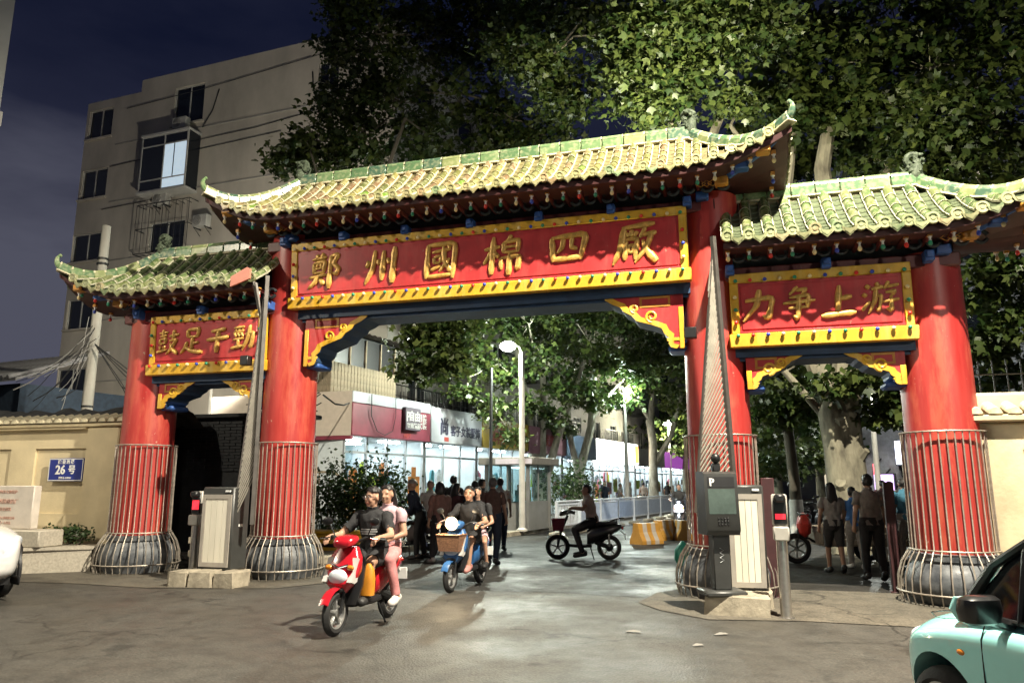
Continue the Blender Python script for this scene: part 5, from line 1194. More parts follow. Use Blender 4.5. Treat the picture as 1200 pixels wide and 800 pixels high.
for i, (px, Y, lab) in enumerate(((722, 62, 'far plane tree with pale lit leaves beside the illuminated sign'), (750, 74, 'far plane tree at the end of the shop row'), (800, 58, 'far plane tree lit by the distant street lamp'), (822, 70, 'far plane tree behind the distant street lamp'), (868, 44, 'far tree in the gap between the columns and the trunk'), (905, 36, 'far leafy tree beyond the red bag cart'), (955, 46, 'far leafy tree behind the massive trunk'), (880, 64, 'distant dark tree closing the road'))):
    x = (px - CX) / FPX * Y; B = Vector((x, Y, 0)); r_ = random.Random(40 + i)
    far.append(tree('plane_tree', lab, B, [(0, 0, 0, .3), (0, 0, 2.5, .24), (.2, 0, 5, .18)], [[(.1, 0, 3.5, .14), (-1.5, 0, 6, .08)], [(.2, 0, 4.5, .14), (1.5, .5, 7, .08)]], clump_ring(r_, 0, 0, 6.2, 3.6, 6.5, 18, 1.6), 3600, .32, 50 + i, simple=True))

# shrubs beside the corner shop steps and on the planter
def shrub(label, base, r, h, n, seed, size=.09, group='shrubs'):
    t = thing('shrub', label, 'shrub', base, 0, group); rng = np.random.default_rng(seed); rg = random.Random(seed); b = MB(); P = []
    for k in range(14):
        a = rg.uniform(0, 6.28); q = rg.uniform(.2, 1); tip = Vector((r * q * math.cos(a), r * q * math.sin(a), h * rg.uniform(.55, 1))); b.tube([(0, 0, 0), tip * .5 + Vector((0, 0, .1)), tip], [.018, .012, .005], 5)
        P.append(np.array(tip) + rng.normal(size=(n // 14, 3)) * np.array((r * .28, r * .28, h * .2)))
    P = np.concatenate(P); P[:, 2] = np.clip(P[:, 2], .05, None)
    b.build('stem', BARK_D, t); link('foliage', leaf_mesh('foliage', P, None, size, LEAF_D if size > .05 else LEAF_D, rng, True), t); return t
for i, (px, py, Y, lab) in enumerate(((388, 0, 18.6, 'dark shrub beside the left main column'), (412, 0, 18.9, 'dark shrub next to the corner shop steps'), (436, 0, 18.4, 'dark shrub behind the red scooter rider'), (462, 0, 18.9, 'dark shrub beside the parked grey scooter'))):
    shrub(lab, ((px - CX) / FPX * Y, Y, 0), .55, 1.6 + .1 * (i % 2), 1300, 70 + i, .10)
for i, u in enumerate((-8.42, -8.1, -8.72)): shrub(('low green shrub on the planter under the number plate', 'low green shrub at the pier end of the planter', 'low green shrub beside the stone tablet')[i], gw(u, .05 + .1 * i, .45), .24, .26, 380, 80 + i, .06)
shrub('leafy shrub between the guard booth and the forked tree', rw(5.0, -.1, .13), .8, 1.7, 1400, 90, .12)
py_ = thing('yellow_planter_trough', 'yellow painted trough in front of the dark shrubs', 'planter', ((405 - CX) / FPX * 17.2, 17.2, 0), -TH)
b = MB(); b.cbox(-.85, -.2, .02, .85, .2, .48, .03); b.build('body', YEL, py_)
b = MB(); b.cbox(-.9, -.24, .482, .9, .24, .56, .02); b.build('rim', YEL, py_)
b = MB(); b.box(-.8, -.206, .2, .8, -.201, .28); b.build('stripe', BLACK, py_, smooth=False)
# handrail of the shop steps
hr = thing('step_handrail', 'wooden handrail beside the corner shop steps', 'handrail', ((385 - CX) / FPX * 20.5, 20.5, 0), R(10)); b = MB()
b.tube([(-.5, 0, 1.9), (.2, 0, 1.9), (1.6, .2, 1.0)], .04, 6)
for k in range(8): x = -.45 + .28 * k; b.tube([(x, .1 * max(0, x - .2) * 1.4 / 1.4, 0), (x, .02, 1.88 if x < .2 else 1.9 - (x - .2) * .64)], .022, 5)
b.build('rail', SLAT, hr)

# ------------------------------------------------------------ street furniture
# guard booth
kb = thing('guard_booth', 'small glazed guard booth with flat roof on the pavement', 'booth', rw(1.95, .55, .13), RZ)
KG = mat('booth_panel', (.20, .20, .19), .5, var=.12, scale=3)
for x in (-.85, .85):
    for y in (-.75, .75): b = MB(); b.box(x - .05, y - .05, 0, x + .05, y + .05, 2.05); b.build('post', KG, kb, smooth=False)
b = MB(); b.box(-.8, -.74, .0, .8, -.70, .85); b.box(-.8, .70, 0, .8, .74, .85); b.box(-.84, -.7, 0, -.80, .7, .85); b.box(.80, -.7, 0, .84, .7, .85); b.build('lower_panel', KG, kb, smooth=False)
for f_, (x0, y0, x1, y1) in enumerate(((-.8, -.73, 0, -.72), (0.03, -.73, .8, -.72), (-.83, -.7, -.82, 0), (-.83, .03, -.82, .7), (-.8, .72, .8, .73), (.82, -.7, .83, .7))):
    b = MB(); b.box(x0, y0, .86, x1, y1, 2.04); b.build('window_pane', SG, kb, smooth=False)
b = MB(); b.box(-.02, -.75, .85, .02, -.70, 2.05); b.box(-.845, -.02, .85, -.80, .02, 2.05); b.box(-.8, -.75, .85, .8, -.69, .9); b.build('mullion', KG, kb, smooth=False)
b = MB(); b.cbox(-1.1, -1.05, 2.052, 1.05, .95, 2.30, .03); b.build('roof', mat('booth_roof', (.16, .15, .13), .6, var=.15), kb)
b = MB(); b.box(-1.104, -1.0, 2.08, -1.1, .3, 2.25); b.build('name_strip', mat('booth_strip', (.55, .50, .55), .5, var=.1), kb, smooth=False)
b = MB(); b.box(-.3, -.1, 1.96, .3, .1, 2.0); b.build('ceiling_lamp', mat('booth_lamp', (1, 1, 1), .5, var=0, emit=(.8, .95, 1), estr=5), kb, smooth=False)
b = MB(); b.cbox(-.6, -.2, .0, .5, .5, .8, .02); b.build('desk', SHOPW, kb)

# street lamp in the main opening
LP = Vector((.32, 23.9, .13)); sl_ = thing('street_lamp', 'lit white street lamp pole beside the guard booth', 'street lamp', LP)
b = MB(); b.lathe([(.17, 0), (.17, .06), (.105, .10), (.085, 5.4), (.07, 5.7)], 14, m=0); b.build('pole', POLE_W, sl_)
b = MB(); b.tube([(0, 0, 5.65), (-.08, -.05, 5.85), (-.30, -.12, 5.97)], .025, 8); b.cbox(-.60, -.20, 5.96, -.28, -.04, 6.01, .02); b.build('arm', POLE_W, sl_)
b = MB(); b.sphere((-.46, -.13, 5.86), (.26, .22, .16), 14, 9); b.build('lamp_globe', mat('lamp_globe', (1, 1, .9), .5, var=0, emit=(1, .96, .82), estr=70), sl_)
lamp_light(sl_, (-.46, -.13, 5.64), 2400, (.90, 1, .86), .15)
b = MB(); b.tube([LP + Vector((-1.0, .2, -.13)), LP + Vector((-1.0, .2, 5.2))], .055, 8); o = b.build('black_post', DARKMET); tag(o, 'slim black post in front of the yellow shop sign', 'post')
FL = Vector((11.6, 55, 0)); fl_ = thing('street_lamp', 'distant lit street lamp between the far tree crowns', 'street lamp', FL)
b = MB(); b.lathe([(.13, 0), (.08, 6.2)], 10); b.build('pole', POLE_W, fl_)
b = MB(); b.sphere((-.1, -.1, 5.9), (.30, .2, .13), 10, 7); b.build('lamp_globe', MATS['lamp_globe'], fl_); lamp_light(fl_, (-.1, -.45, 5.7), 2200, (1, .95, .70), .2)
ML = rw(14.5, .7, .13); ml_ = thing('street_lamp', 'added street lamp hidden among the crowns between the forked tree and the pale bluish tree', 'street lamp', ML)  # hidden lamp added to brighten the trees and trunks along the road
b = MB(); b.lathe([(.12, 0), (.07, 6.0)], 10); b.build('pole', POLE_W, ml_)
b = MB(); b.sphere((.1, -.2, 6.0), (.2, .2, .1), 10, 7); b.build('lamp_globe', MATS['lamp_globe'], ml_); lamp_light(ml_, (.1, -.4, 5.8), 1700, (.85, 1, .92), .2)
# lamp added down the alley on the right for its light
AL = Vector((12.4, 25.5, 0)); al_ = thing('street_lamp', 'added alley street lamp beyond the right opening', 'street lamp', AL)
b = MB(); b.lathe([(.11, 0), (.07, 5.2)], 10); b.build('pole', POLE_W, al_); b = MB(); b.sphere((0, -.1, 5.2), (.2, .2, .1), 10, 7); b.build('lamp_globe', MATS['lamp_globe'], al_); lamp_light(al_, (0, -.35, 5.0), 550, (.95, 1, .9), .2)

# white barrier fence along the road
FENC = mat('fence_white', (.55, .58, .62), .45, var=.1); FBLUE = mat('fence_board', (.36, .42, .52), .5, var=.12)
fp = MB(); fp.box(-.98, -.02, .28, .98, .02, .33); fp.box(-.98, -.02, .92, .98, .02, .97)
for k in range(15): x = -.9 + 1.8 * k / 14; fp.box(x - .015, -.012, .33, x + .015, .012, .92)
fpost = MB(); fpost.box(-.04, -.04, .0, .04, .04, 1.05); ftop = MB(); ftop.tube([(-1.0, 0, 1.03), (1.0, 0, 1.03)], .035, 8); fbase = MB(); fbase.cbox(-.30, -.16, 0.0, .30, .16, .12, .03)
fbd = MB(); fbd.box(-.93, -.03, .34, .93, -.021, .9)
FM = (('rail_panel', fp.mesh('rail_panel', FENC, smooth=False)), ('post', fpost.mesh('post', FENC, smooth=False)), ('top_rail', ftop.mesh('top_rail', FENC)), ('foot', fbase.mesh('foot', CONC)))
FB = fbd.mesh('board', FBLUE, smooth=False)
for k in range(15):
    a = .9 + 2.0 * (k + .5); l = -1.25 - .012 * k
    t = thing('barrier_fence_panel', 'white metal barrier fence panel standing along the road' if k else 'open white barrier fence panel next to the lamp pole', 'fence', rw(a, l, .0), RZ, 'white barrier panels along the road')
    for n_, me in FM: link(n_, me, t, (-.97, 0, 0) if n_ in ('post', 'foot') else None)
    if k: link('board', FB, t)
# orange and white water barriers
WB = mat('barrier_yellow', (.38, .19, .03), .5, var=.15); WBW = mat('barrier_white', (.34, .30, .26), .5, var=.12)
def water_barrier(loc, rz, label):
    t = thing('traffic_barrier', label, 'traffic barrier', loc, rz, 'yellow and white road barriers')
    prof = [(-.24, 0), (-.24, .10), (-.12, .32), (-.09, .55), (.09, .55), (.12, .32), (.24, .10), (.24, 0)]
    for k in range(5):
        b = MB(); b.prism(prof, -.4 + .16 * k, -.4 + .16 * k + .158, lambda a, z, d: (d, a, z)); b.build('segment', WB if k % 2 == 0 else WBW, t, smooth=False)
    return t
water_barrier(gnd(758, 637), R(35), 'striped yellow and white road barrier beside the electric bike rider'); water_barrier(gnd(779, 632), R(45), 'second striped yellow and white road barrier'); water_barrier(gnd(797, 632), R(100), 'yellow road barrier end beside the column guard')
# traffic cone and reflective drum near the booth
def cone_(loc, label):
    t = thing('traffic_cone', label, 'traffic cone', loc, 0, 'cones by the guard booth'); b = MB(); b.cbox(-.19, -.19, 0, .19, .19, .04, .01); b.build('base', BLACK, t)
    for k in range(5): z0, z1 = .04 + .13 * k, .04 + .13 * (k + 1); r0, r1 = .15 - .025 * k, .15 - .025 * (k + 1); b = MB(); b.lathe([(r0, z0), (r1, z1)], 14); b.build('band', RED_P if k % 2 == 0 else WHITE, t)
cone_(gnd(621, 624), 'red and white traffic cone beside the lamp pole'); cone_(gnd(628, 619), 'red and white traffic cone against the barrier fence end')

# ------------------------------------------------------------ parking barrier equipment
CAB = mat('cabinet_grey', (.042, .043, .041), .42, var=.15, scale=6); CABL = mat('cabinet_frame', (.34, .31, .27), .45, var=.1); LBOX = mat('light_box_panel', (.70, .66, .55), .5, var=.1, scale=2, stretch=(3, 3, .4))
FENM = mat('boom_metal', (.12, .11, .10), .4, metal=.5, var=.2)
def boom(name, label, loc, rz, w0, w1, h, zb, nslat):
    nslat = int(nslat * .55)
    t = thing(name, label, 'barrier', loc, rz, 'raised fence barrier arms')
    b = MB(); b.tube([(w0, 0, zb - .1), (w1, 0, zb + h)], .044, 4); b.build('rail', FENM, t, smooth=False)
    b = MB(); b.tube([(0, 0, zb), (x1 := w1 - .10, 0, zb + h * .74)], .026, 4); b.tube([(x1, 0, zb + h * .74), (w1, 0, zb + h * .985)], .02, 4); b.build('rail', FENM, t, smooth=False)
    for k in range(nslat):
        q = k / nslat; z = zb + .02 + (h - .75) * q; xa = .02 + (w1 - .12) * min(1, (z - zb) / (h * .74)); z2 = min(zb + h - .05, z + .62); xb = w0 + (w1 - w0) * (z2 - zb) / h - .02
        s_ = MB(); s_.tube([(xa, .0, z), (xb, 0, z2)], .014, 4); s_.build('slat', SLM_W, t, smooth=False)
    b = MB(); b.cbox(-.05, -.07, zb + h * .62, w1 * .3, .07, zb + h * .66, .01); b.build('hinge', BLACK, t)
    return t
SLM_W = mat('boom_slat', (.45, .42, .36), .4, metal=.3, var=.15)
def cabinet(name, label, loc, rz, w, d, h, base):
    t = thing(name, label, 'barrier cabinet', loc, rz, 'parking barrier cabinets')
    b = MB(); b.cbox(-w / 2, -d / 2, base, w / 2, d / 2, base + h, .025); b.build('casing', CAB, t)
    b = MB(); x0, x1, z0, z1 = -w / 2 + .03, w / 2 - .03, base + .06, base + h - .12
    for a in ((x0, z0, x1, z0 + .07), (x0, z1 - .07, x1, z1), (x0, z0 + .07, x0 + .06, z1 - .07), (x1 - .06, z0 + .07, x1, z1 - .07)): b.box(a[0], -d / 2 - .02, a[1], a[2], -d / 2 - .001, a[3])
    b.build('front_frame', CABL, t, smooth=False)
    nf = 4
    for k in range(nf):
        a, c = x0 + .06 + (x1 - x0 - .12) * k / nf, x0 + .06 + (x1 - x0 - .12) * (k + 1) / nf; b = MB(); b.box(a + .003, -d / 2 - .010, z0 + .07, c - .003, -d / 2 - .002, z1 - .07); b.build('light_panel', LBOX, t, smooth=False)
    b = MB(); b.box(w / 2 - .15, -d / 2 - .026, base + h - .08, w / 2 - .06, -d / 2 - .001, base + h - .05); b.box(w / 2 + .001, -.05, base + h * .52, w / 2 + .006, .05, base + h * .55); b.build('badge', WHITE, t, smooth=False)
    return t
cabinet('barrier_cabinet', 'dark grey barrier cabinet with white lit panel on concrete blocks', gw(-4.22, 1.05), -TH - R(2), .62, .42, 1.32, .22)
boom('boom_barrier', 'raised slatted barrier arm in front of the left main column', gw(-3.98, 1.15), -TH - R(4), .36, .36, 4.05, 1.05, 66)
b = MB(); b.tube([gw(-3.86, 1.16, 5.0), gw(-3.62, 1.16, 4.1)], .028, 4); b.tube([gw(-3.95, 1.10, 5.05), gw(-3.72, 1.10, 4.25)], .022, 4); o = b.build('folding_strut', FENM); tag(o, 'folded metal strut hanging from the left barrier arm tip', 'strut')
b = MB(); pts = [(-.28, 0), (.10, .12), (.10, .30), (.04, .33), (-.28, .18)]; b.prism(pts, -.02, .02); o = b.build('eave_flashing', mat('flashing_orange', (.55, .20, .14), .5, var=.1), None, gw(-4.05, 1.2, 4.95), -TH); tag(o, 'broken orange eave board end beside the left barrier arm tip', 'eave board')
cabinet('barrier_cabinet', 'grey barrier cabinet with cream panel behind the parking terminal', gw(3.98, 1.05), -TH + R(8), .50, .40, 1.38, .20)
boom('boom_barrier', 'raised slatted barrier arm in front of the right main column', gw(3.36, 1.05), -TH - R(0), .54, .42, 3.95, 1.2, 66)
# parking terminal
pt_ = thing('parking_terminal', 'black parking payment terminal with P sign on a post', 'parking terminal', gw(3.66, 1.72, .22), -TH + R(20))
b = MB(); b.cbox(-.11, -.09, .07, .11, .09, .80, .012); b.build('post', CAB, pt_)
b = MB(); b.cbox(-.26, -.22, .0, .26, .22, .07, .02); b.build('foot_plate', CAB, pt_)
b = MB(); pr = [(-.17, .74), (-.21, .80), (-.16, 1.50), (-.08, 1.53), (.16, 1.53), (.16, .74)]
b.prism(pr, -.215, .215, lambda a, z, d: (d, a, z)); b.build('housing', CAB, pt_)
SCRN = mat('terminal_screen', (.06, .085, .075), .25, var=.3, scale=4)
def on_face(z, o=.004): return -.21 + .05 * (z - .80) / .70 - o
b = MB(); b.add([(-.175, on_face(1.0), 1.0), (.175, on_face(1.0), 1.0), (.175, on_face(1.31), 1.31), (-.175, on_face(1.31), 1.31)], [(0, 1, 2, 3)]); b.build('screen', SCRN, pt_)
b = MB(); b.add([(-.175, on_face(1.33), 1.33), (.175, on_face(1.33), 1.33), (.175, on_face(1.46), 1.46), (-.175, on_face(1.46), 1.46)], [(0, 1, 2, 3)]); b.build('header', BLACK, pt_)
text_part('P', .13, WHITE, pt_, (-.12, on_face(1.39, .008), 1.39), bold=.004, rot=(R(86), 0, 0))
b = MB()
for i in range(4):
    for j in range(3): b.cbox(-.07 + .04 * i, on_face(.9, .012), .86 + .035 * j, -.045 + .04 * i, on_face(.9, -.01), .885 + .035 * j, .003)
b.build('speaker_grille', BLACK, pt_)
b = MB(); b.cbox(-.05, -.05, 1.53, .05, .05, 1.64, .015); b.sphere((0, -.02, 1.70), .065, 10, 8); b.build('camera', BLACK, pt_)
b = MB()
for k in range(3): z = .55 - .06 * k; b.tube([(-.03, -.092, z - .03), (.02, -.092, z), (-.03, -.092, z + .03)], .005, 4)
b.build('chevron', ALU, pt_)
# concrete plinths
def rough_block(name, label, loc, rz, sx, sy, sz, seed, group=None, m=None):
    rg = random.Random(seed); b = MB(); b.cbox(-sx / 2, -sy / 2, -.03, sx / 2, sy / 2, sz, .02)
    b.v = [(x + rg.uniform(-.018, .018), y + rg.uniform(-.018, .018), z + rg.uniform(-.015, .015)) for x, y, z in b.v]
    o = b.build(name, m or CONC, None, loc, rz, smooth=False); return tag(o, label, 'concrete block', group)
rough_block('concrete_plinth', 'rough concrete plinth under the parking terminal', gw(3.84, 1.62), -TH, .78, .62, .24, 1)
rough_block('concrete_plinth', 'concrete plinth under the grey barrier cabinet', gw(4.0, 1.02), -TH, .6, .5, .21, 2)
for i, (u, v, sx, lab) in enumerate(((-4.62, 1.42, .36, 'rough concrete block at the outer end of the row under the cabinet'), (-4.22, 1.40, .40, 'rough concrete block in the middle of the row under the cabinet'), (-3.80, 1.36, .36, 'rough concrete block next to the left column guard'))): rough_block('concrete_block', lab, gw(u, v), -TH + R(random.uniform(-5, 5)), sx, .42, .24, 5 + i, 'concrete blocks under the cabinet')
rough_block('concrete_plinth', 'low concrete plinth carrying the dark grey barrier cabinet', gw(-4.22, 1.0), -TH, .8, .35, .225, 9)
# plate recognition posts
def lpr(loc, rz, label, col):
    t = thing('camera_post', label, 'camera post', loc, rz, 'plate reader posts'); t.scale = (1.08, 1.08, 1.08); b = MB(); b.lathe([(.09, 0), (.09, .012), (.062, .016), (.062, .86)], 16); b.build('post', STEEL, t)
    b = MB(); b.cbox(-.085, -.10, .84, .085, .08, 1.00, .015, 0); b.cbox(-.085, -.02, 1.0, .085, .08, 1.36, .015, 0); b.build('head', mat('camera_head', (.42, .40, .36), .4, var=.1), t)
    b = MB(); b.cbox(-.07, -.05, 1.02, .07, -.021, 1.32, .008); b.build('display', BLACK, t)
    b = MB(); b.cbox(-.06, -.14, 1.27, .06, -.03, 1.36, .02); b.build('hood', BLACK, t)
    b = MB(); b.box(-.055, -.056, 1.08, .055, -.051, 1.14 if col == 'r' else 1.22); b.build('led_panel', mat('led_red', (.6, .02, .03), .5, var=0, emit=(1, .03, .05), estr=1.2), t, smooth=False)
lpr(gnd(922, 724), -TH, 'steel plate reader post with red display beside the right column guard', 'r'); 
lq = lpr(gw(-4.86, .95), -TH + R(6), 'steel plate reader post with red display beside the white barrier cabinet', 'l')
def dark_post(loc, h, w, label):
    b = MB(); b.cbox(-w, -w * .8, 0, w, w * .8, h, .012, 0); b.cbox(-w - .03, -w * .8 - .03, 0, w + .03, w * .8 + .03, .02, .005, 0); o = b.build('steel_post', mat('maroon_post', (.05, .018, .02), .5, var=.2), None, loc, -TH); tag(o, label, 'post')
dark_post(gnd(1052, 694), 1.62, .07, 'dark maroon square post beside the right outer column guard'); dark_post(gw(4.36, .15), 1.68, .09, 'dark maroon post behind the right camera post')
dark_post(gw(-5.1, .55), 1.2, .04, 'thin black post beside the left camera post')
b = MB(); rng_ = random.Random(9)
for k in range(10): b.cbox(-.15, -.1, 0, .15, .1, .12, .01, 0, Matrix.Translation((rng_.uniform(-.15, .15), rng_.uniform(-.2, .2), .122 * (k // 2))) @ Matrix.Rotation(rng_.uniform(-.3, .3), 4, 'Z'))
o = b.build('brick_stack', CONC, None, gw(-5.75, -.5), -TH); tag(o, 'small stack of pale bricks inside the left opening', 'bricks')
o['kind'] = 'stuff'
# litter
LIT = mat('paper_scrap', (.22, .21, .19), .8, var=.1)
for i, (px, py, sx, lab) in enumerate(((845, 744, .15, 'white paper strip lying on the asphalt near the plinth'), (818, 757, .11, 'thin white straw lying on the asphalt'), (742, 741, .16, 'thin pale stick lying on the asphalt'), (816, 691, .10, 'crumpled plastic scrap at the column guard foot'))):
    b = MB(); b.add([(-sx / 2, -.015, .012), (sx / 2, -.02, .014), (sx / 2, .015, .02), (0, .025, .028), (-sx / 2, .02, .012)], [(0, 1, 2, 3, 4)])
    b.add([(-sx / 2, -.015, .006), (sx / 2, -.02, .006), (sx / 2, .015, .006), (-sx / 2, .02, .006)], [(0, 1, 2, 3)])
    o = b.build('litter', LIT, None, gnd(px, py), random.uniform(-.4, .4)); tag(o, lab, 'litter')
# ------------------------------------------------------------ vehicles (local +X is forward)
def wheel(parent, x, y, r, w, nspoke=5, axis_m=None, name='wheel', rim=None):
    root = bpy.data.objects.new(name, None); COL.objects.link(root); root.parent = parent; root.location = (x, y, r)
    b = MB(); N = 28
    prof = [(r - .012, -w / 2 * .55), (r, -w / 2 * .2), (r, w / 2 * .2), (r - .012, w / 2 * .55), (r - w * .45, w / 2), (r * .68, w / 2 * .8), (r * .68, -w / 2 * .8), (r - w * .45, -w / 2), (r - .012, -w / 2 * .55)]
    b.lathe(prof, N, axis='y', caps=False); b.build('tyre', RUBBER, root)
    rim = rim or mat('alloy_rim', (.42, .42, .41), .35, metal=.7, var=.1)
    b = MB(); b.lathe([(r * .69, -w * .36), (r * .61, -w * .30), (r * .61, w * .30), (r * .69, w * .36), (r * .69, -w * .36)], N, axis='y', caps=False)
    b.lathe([(.0, -w * .38), (r * .16, -w * .36), (r * .18, 0), (r * .16, w * .36), (0, w * .38)], 12, axis='y')
    for k in range(nspoke):
        a = 2 * math.pi * k / nspoke; M = Matrix.Rotation(a, 4, 'Y')
        b.cbox(-r * .06, -w * .22, r * .12, r * .06, w * .22, r * .64, r * .02, 0, M)
    b.build('rim', rim, root); return root
def spline(pts, n=5):
    """Catmull-Rom through the points"""
    P = [Vector(p) for p in pts]; out = []
    for i in range(len(P) - 1):
        a, b_, c, d = P[max(0, i - 1)], P[i], P[i + 1], P[min(len(P) - 1, i + 2)]
        for k in range(n):
            t = k / n; out.append(.5 * ((2 * b_) + (c - a) * t + (2 * a - 5 * b_ + 4 * c - d) * t * t + (3 * b_ - a - 3 * c + d) * t ** 3))
    out.append(P[-1]); return out
def loft_sections(secs, n=14, m=0, b=None, pw=2.6):
    """secs: (center xyz, half width y, half height z) superellipse rings lofted"""
    b = b or MB(); rings = []
    for c, hy, hz in secs:
        ring = []
        for j in range(n):
            a = 2 * math.pi * j / n; ca, sa = math.cos(a), math.sin(a)
            ring.append(Vector((c[0], c[1] + hy * math.copysign(abs(ca) ** (2 / pw), ca), c[2] + hz * math.copysign(abs(sa) ** (2 / pw), sa))))
        rings.append(ring)
    b.loft(rings, m); return b
def rings_z(secs, n=14, pw=2.6, b=None, m=0):
    """secs: (center xyz, half length x, half width y) rings lofted upwards"""
    b = b or MB(); rings = []
    for c, hx, hy in secs:
        rings.append([Vector((c[0] + hx * math.copysign(abs(math.cos(a)) ** (2 / pw), math.cos(a)), c[1] + hy * math.copysign(abs(math.sin(a)) ** (2 / pw), math.sin(a)), c[2])) for a in [2 * math.pi * j / n for j in range(n)]])
    b.loft(rings, m); return b
CHROME = mat('chrome', (.6, .6, .6), .15, metal=1, var=.05)
HL_ON = mat('headlight_on', (1, 1, .9), .3, var=0, emit=(1, .66, .30), estr=7)
HL_OFF = mat('headlight_lens', (.62, .66, .72), .12, var=.1)
SEATB = mat('seat_vinyl', (.018, .017, .017), .5, var=.25, scale=20, bump=.15)
def scooter(label, loc, rz, body, accent, wr=.235, wb=1.2, basket=None, light=None, shield=True, group='scooters and electric bikes', tall=1.0, rack=True, mirrors=True, name='scooter'):
    t = thing(name, label, 'scooter', loc, rz, group); xf, xr = wb / 2, -wb / 2
    wheel(t, xf, 0, wr, .085, 5, name='front_wheel'); wheel(t, xr, 0, wr, .095, 5, name='rear_wheel')
    # fork and steering
    b = MB()
    for s in (-1, 1): b.tube([(xf, s * .065, wr), (xf - .07, s * .065, wr + .30)], .02, 8)
    b.tube([(xf - .06, 0, wr + .28), (xf - .22, 0, .92 * tall)], .028, 8); b.build('fork', DARKMET, t)
    b = MB(); N = 9
    for k in range(N):
        a0, a1 = R(28 + 122 * k / N), R(28 + 122 * (k + 1) / N)
        q = [Vector((xf + (wr + .035) * math.cos(a), y, wr + (wr + .035) * math.sin(a) - abs(y) * .25)) for a in (a0, a1) for y in (-.055, 0, .055)]
        b.add(q, [(0, 1, 4, 3), (1, 2, 5, 4)]); b.add([p - Vector((0, 0, .006)) for p in q], [(0, 3, 4, 1), (1, 4, 5, 2)])
    b.build('front_fender', body, t)
    hz = .98 * tall
    b = MB(); hb = spline([(xf - .36, .36, hz), (xf - .27, .22, hz + .03), (xf - .22, .08, hz - .03), (xf - .22, -.08, hz - .03), (xf - .27, -.22, hz + .03), (xf - .36, -.36, hz)]); b.tube(hb, .016, 8); b.build('handlebar', DARKMET, t)
    for s in (-1, 1):
        b = MB(); b.tube([(xf - .30, s * .27, hz + .012), (xf - .37, s * .38, hz - .005)], .024, 8); b.build('grip', BLACK, t)
        b = MB(); b.tube([(xf - .24, s * .26, hz + .02), (xf - .21, s * .37, hz + .01)], .008, 6); b.build('brake_lever', CHROME, t)
        if mirrors:
            b = MB(); b.tube([(xf - .27, s * .2, hz + .02), (xf - .25, s * .27, hz + .17)], .007, 6); b.sphere((xf - .25, s * .30, hz + .20), (.018, .065, .045), 10, 7); b.build('mirror', BLACK, t)
    b = MB(); loft_sections([((xf - .30, 0, hz), .05, .03), ((xf - .22, 0, hz + .01), .13, .05), ((xf - .13, 0, hz - .01), .14, .06), ((xf - .06, 0, hz - .03), .10, .05), ((xf - .04, 0, hz - .035), .04, .02)], b=b); b.build('handlebar_cover', body, t)
    if shield:
        b = MB(); rings_z([((xf - .08, 0, wr + .20), .05, .08), ((xf - .09, 0, wr + .30), .10, .17), ((xf - .14, 0, .66 * tall), .11, .21), ((xf - .19, 0, .80 * tall), .08, .19), ((xf - .23, 0, .91 * tall), .05, .12)], b=b); sh = b.build('front_shield', body, t)
        b = MB(); rings_z([((xf - .20, 0, .30), .05, .14), ((xf - .22, 0, .5), .05, .20), ((xf - .27, 0, .74 * tall), .05, .20), ((xf - .28, 0, .88 * tall), .04, .12)], b=b); b.build('leg_shield', SC_BLACK if accent is SC_WHITE else accent, t)
        for s in (-1, 1):
            b = MB(); b.prism([(xf + .0, wr + .32), (xf - .04, .62 * tall), (xf - .12, .80 * tall), (xf - .17, .78 * tall), (xf - .12, .55 * tall), (xf - .06, wr + .30)], .12 * s, .185 * s); b.build('side_panel', accent, t)
        b = MB(); b.sphere((xf - .03, 0, .60 * tall), (.055, .12, .085), 14, 9); hl = b.build('headlight', HL_OFF if not light or light == 'off' else HL_ON, t)
        b = MB(); b.sphere((xf - .035, 0, .475 * tall), (.05, .085, .045), 12, 8); b.build('front_grille', BLACK, t)
        b = MB(); b.tube([(xf - .055, -.10, .73 * tall), (xf - .03, 0, .70 * tall), (xf - .055, .10, .73 * tall)], .012, 6); b.build('badge_strip', CHROME, t)
        for s in (-1, 1):
            b = MB(); b.sphere((xf - .05, s * .135, .70 * tall), (.03, .045, .03), 8, 6); b.build('turn_signal', mat('amber_lens', (.6, .2, .02), .2, var=0), t)
    # floorboard and rear body
    b = MB(); loft_sections([((xf - .25, 0, .30), .14, .04), ((0, 0, .285), .15, .045), ((-.18, 0, .30), .14, .05)], b=b); b.build('floorboard', BLACK, t)
    b = MB(); rings = [((-.08, 0, .46), .11, .15), ((-.20, 0, .52), .15, .20), ((-.45, 0, .58), .16, .14), ((-.72, 0, .66), .11, .085), ((-.82, 0, .70), .05, .04)]; loft_sections(rings, b=b); b.build('rear_body', body if shield else accent, t)
    b = MB(); loft_sections([((-.02, 0, .70), .06, .03), ((-.08, 0, .735), .13, .055), ((-.35, 0, .745), .145, .055), ((-.62, 0, .77), .12, .05), ((-.74, 0, .78), .07, .03)], b=b); b.build('seat', SEATB, t)
    b = MB(); b.tube([(-.1, .0, .42), (xr, .08, wr)], .045, 8); b.tube([(-.1, 0, .42), (xr, -.08, wr)], .045, 8); b.sphere((xr, 0, wr), (.09, .075, .09), 10, 8); b.build('swing_arm', DARKMET, t)
    b = MB(); b.tube([(-.55, .11, .62), (xr, .10, wr + .02)], .022, 8); b.tube([(-.55, -.11, .62), (xr, -.10, wr + .02)], .022, 8); b.build('shock', CHROME, t)
    b = MB(); b.sphere((-.84, 0, .66), (.03, .075, .035), 10, 7); b.build('tail_light', mat('tail_lens', (.35, .01, .01), .2, var=0), t)
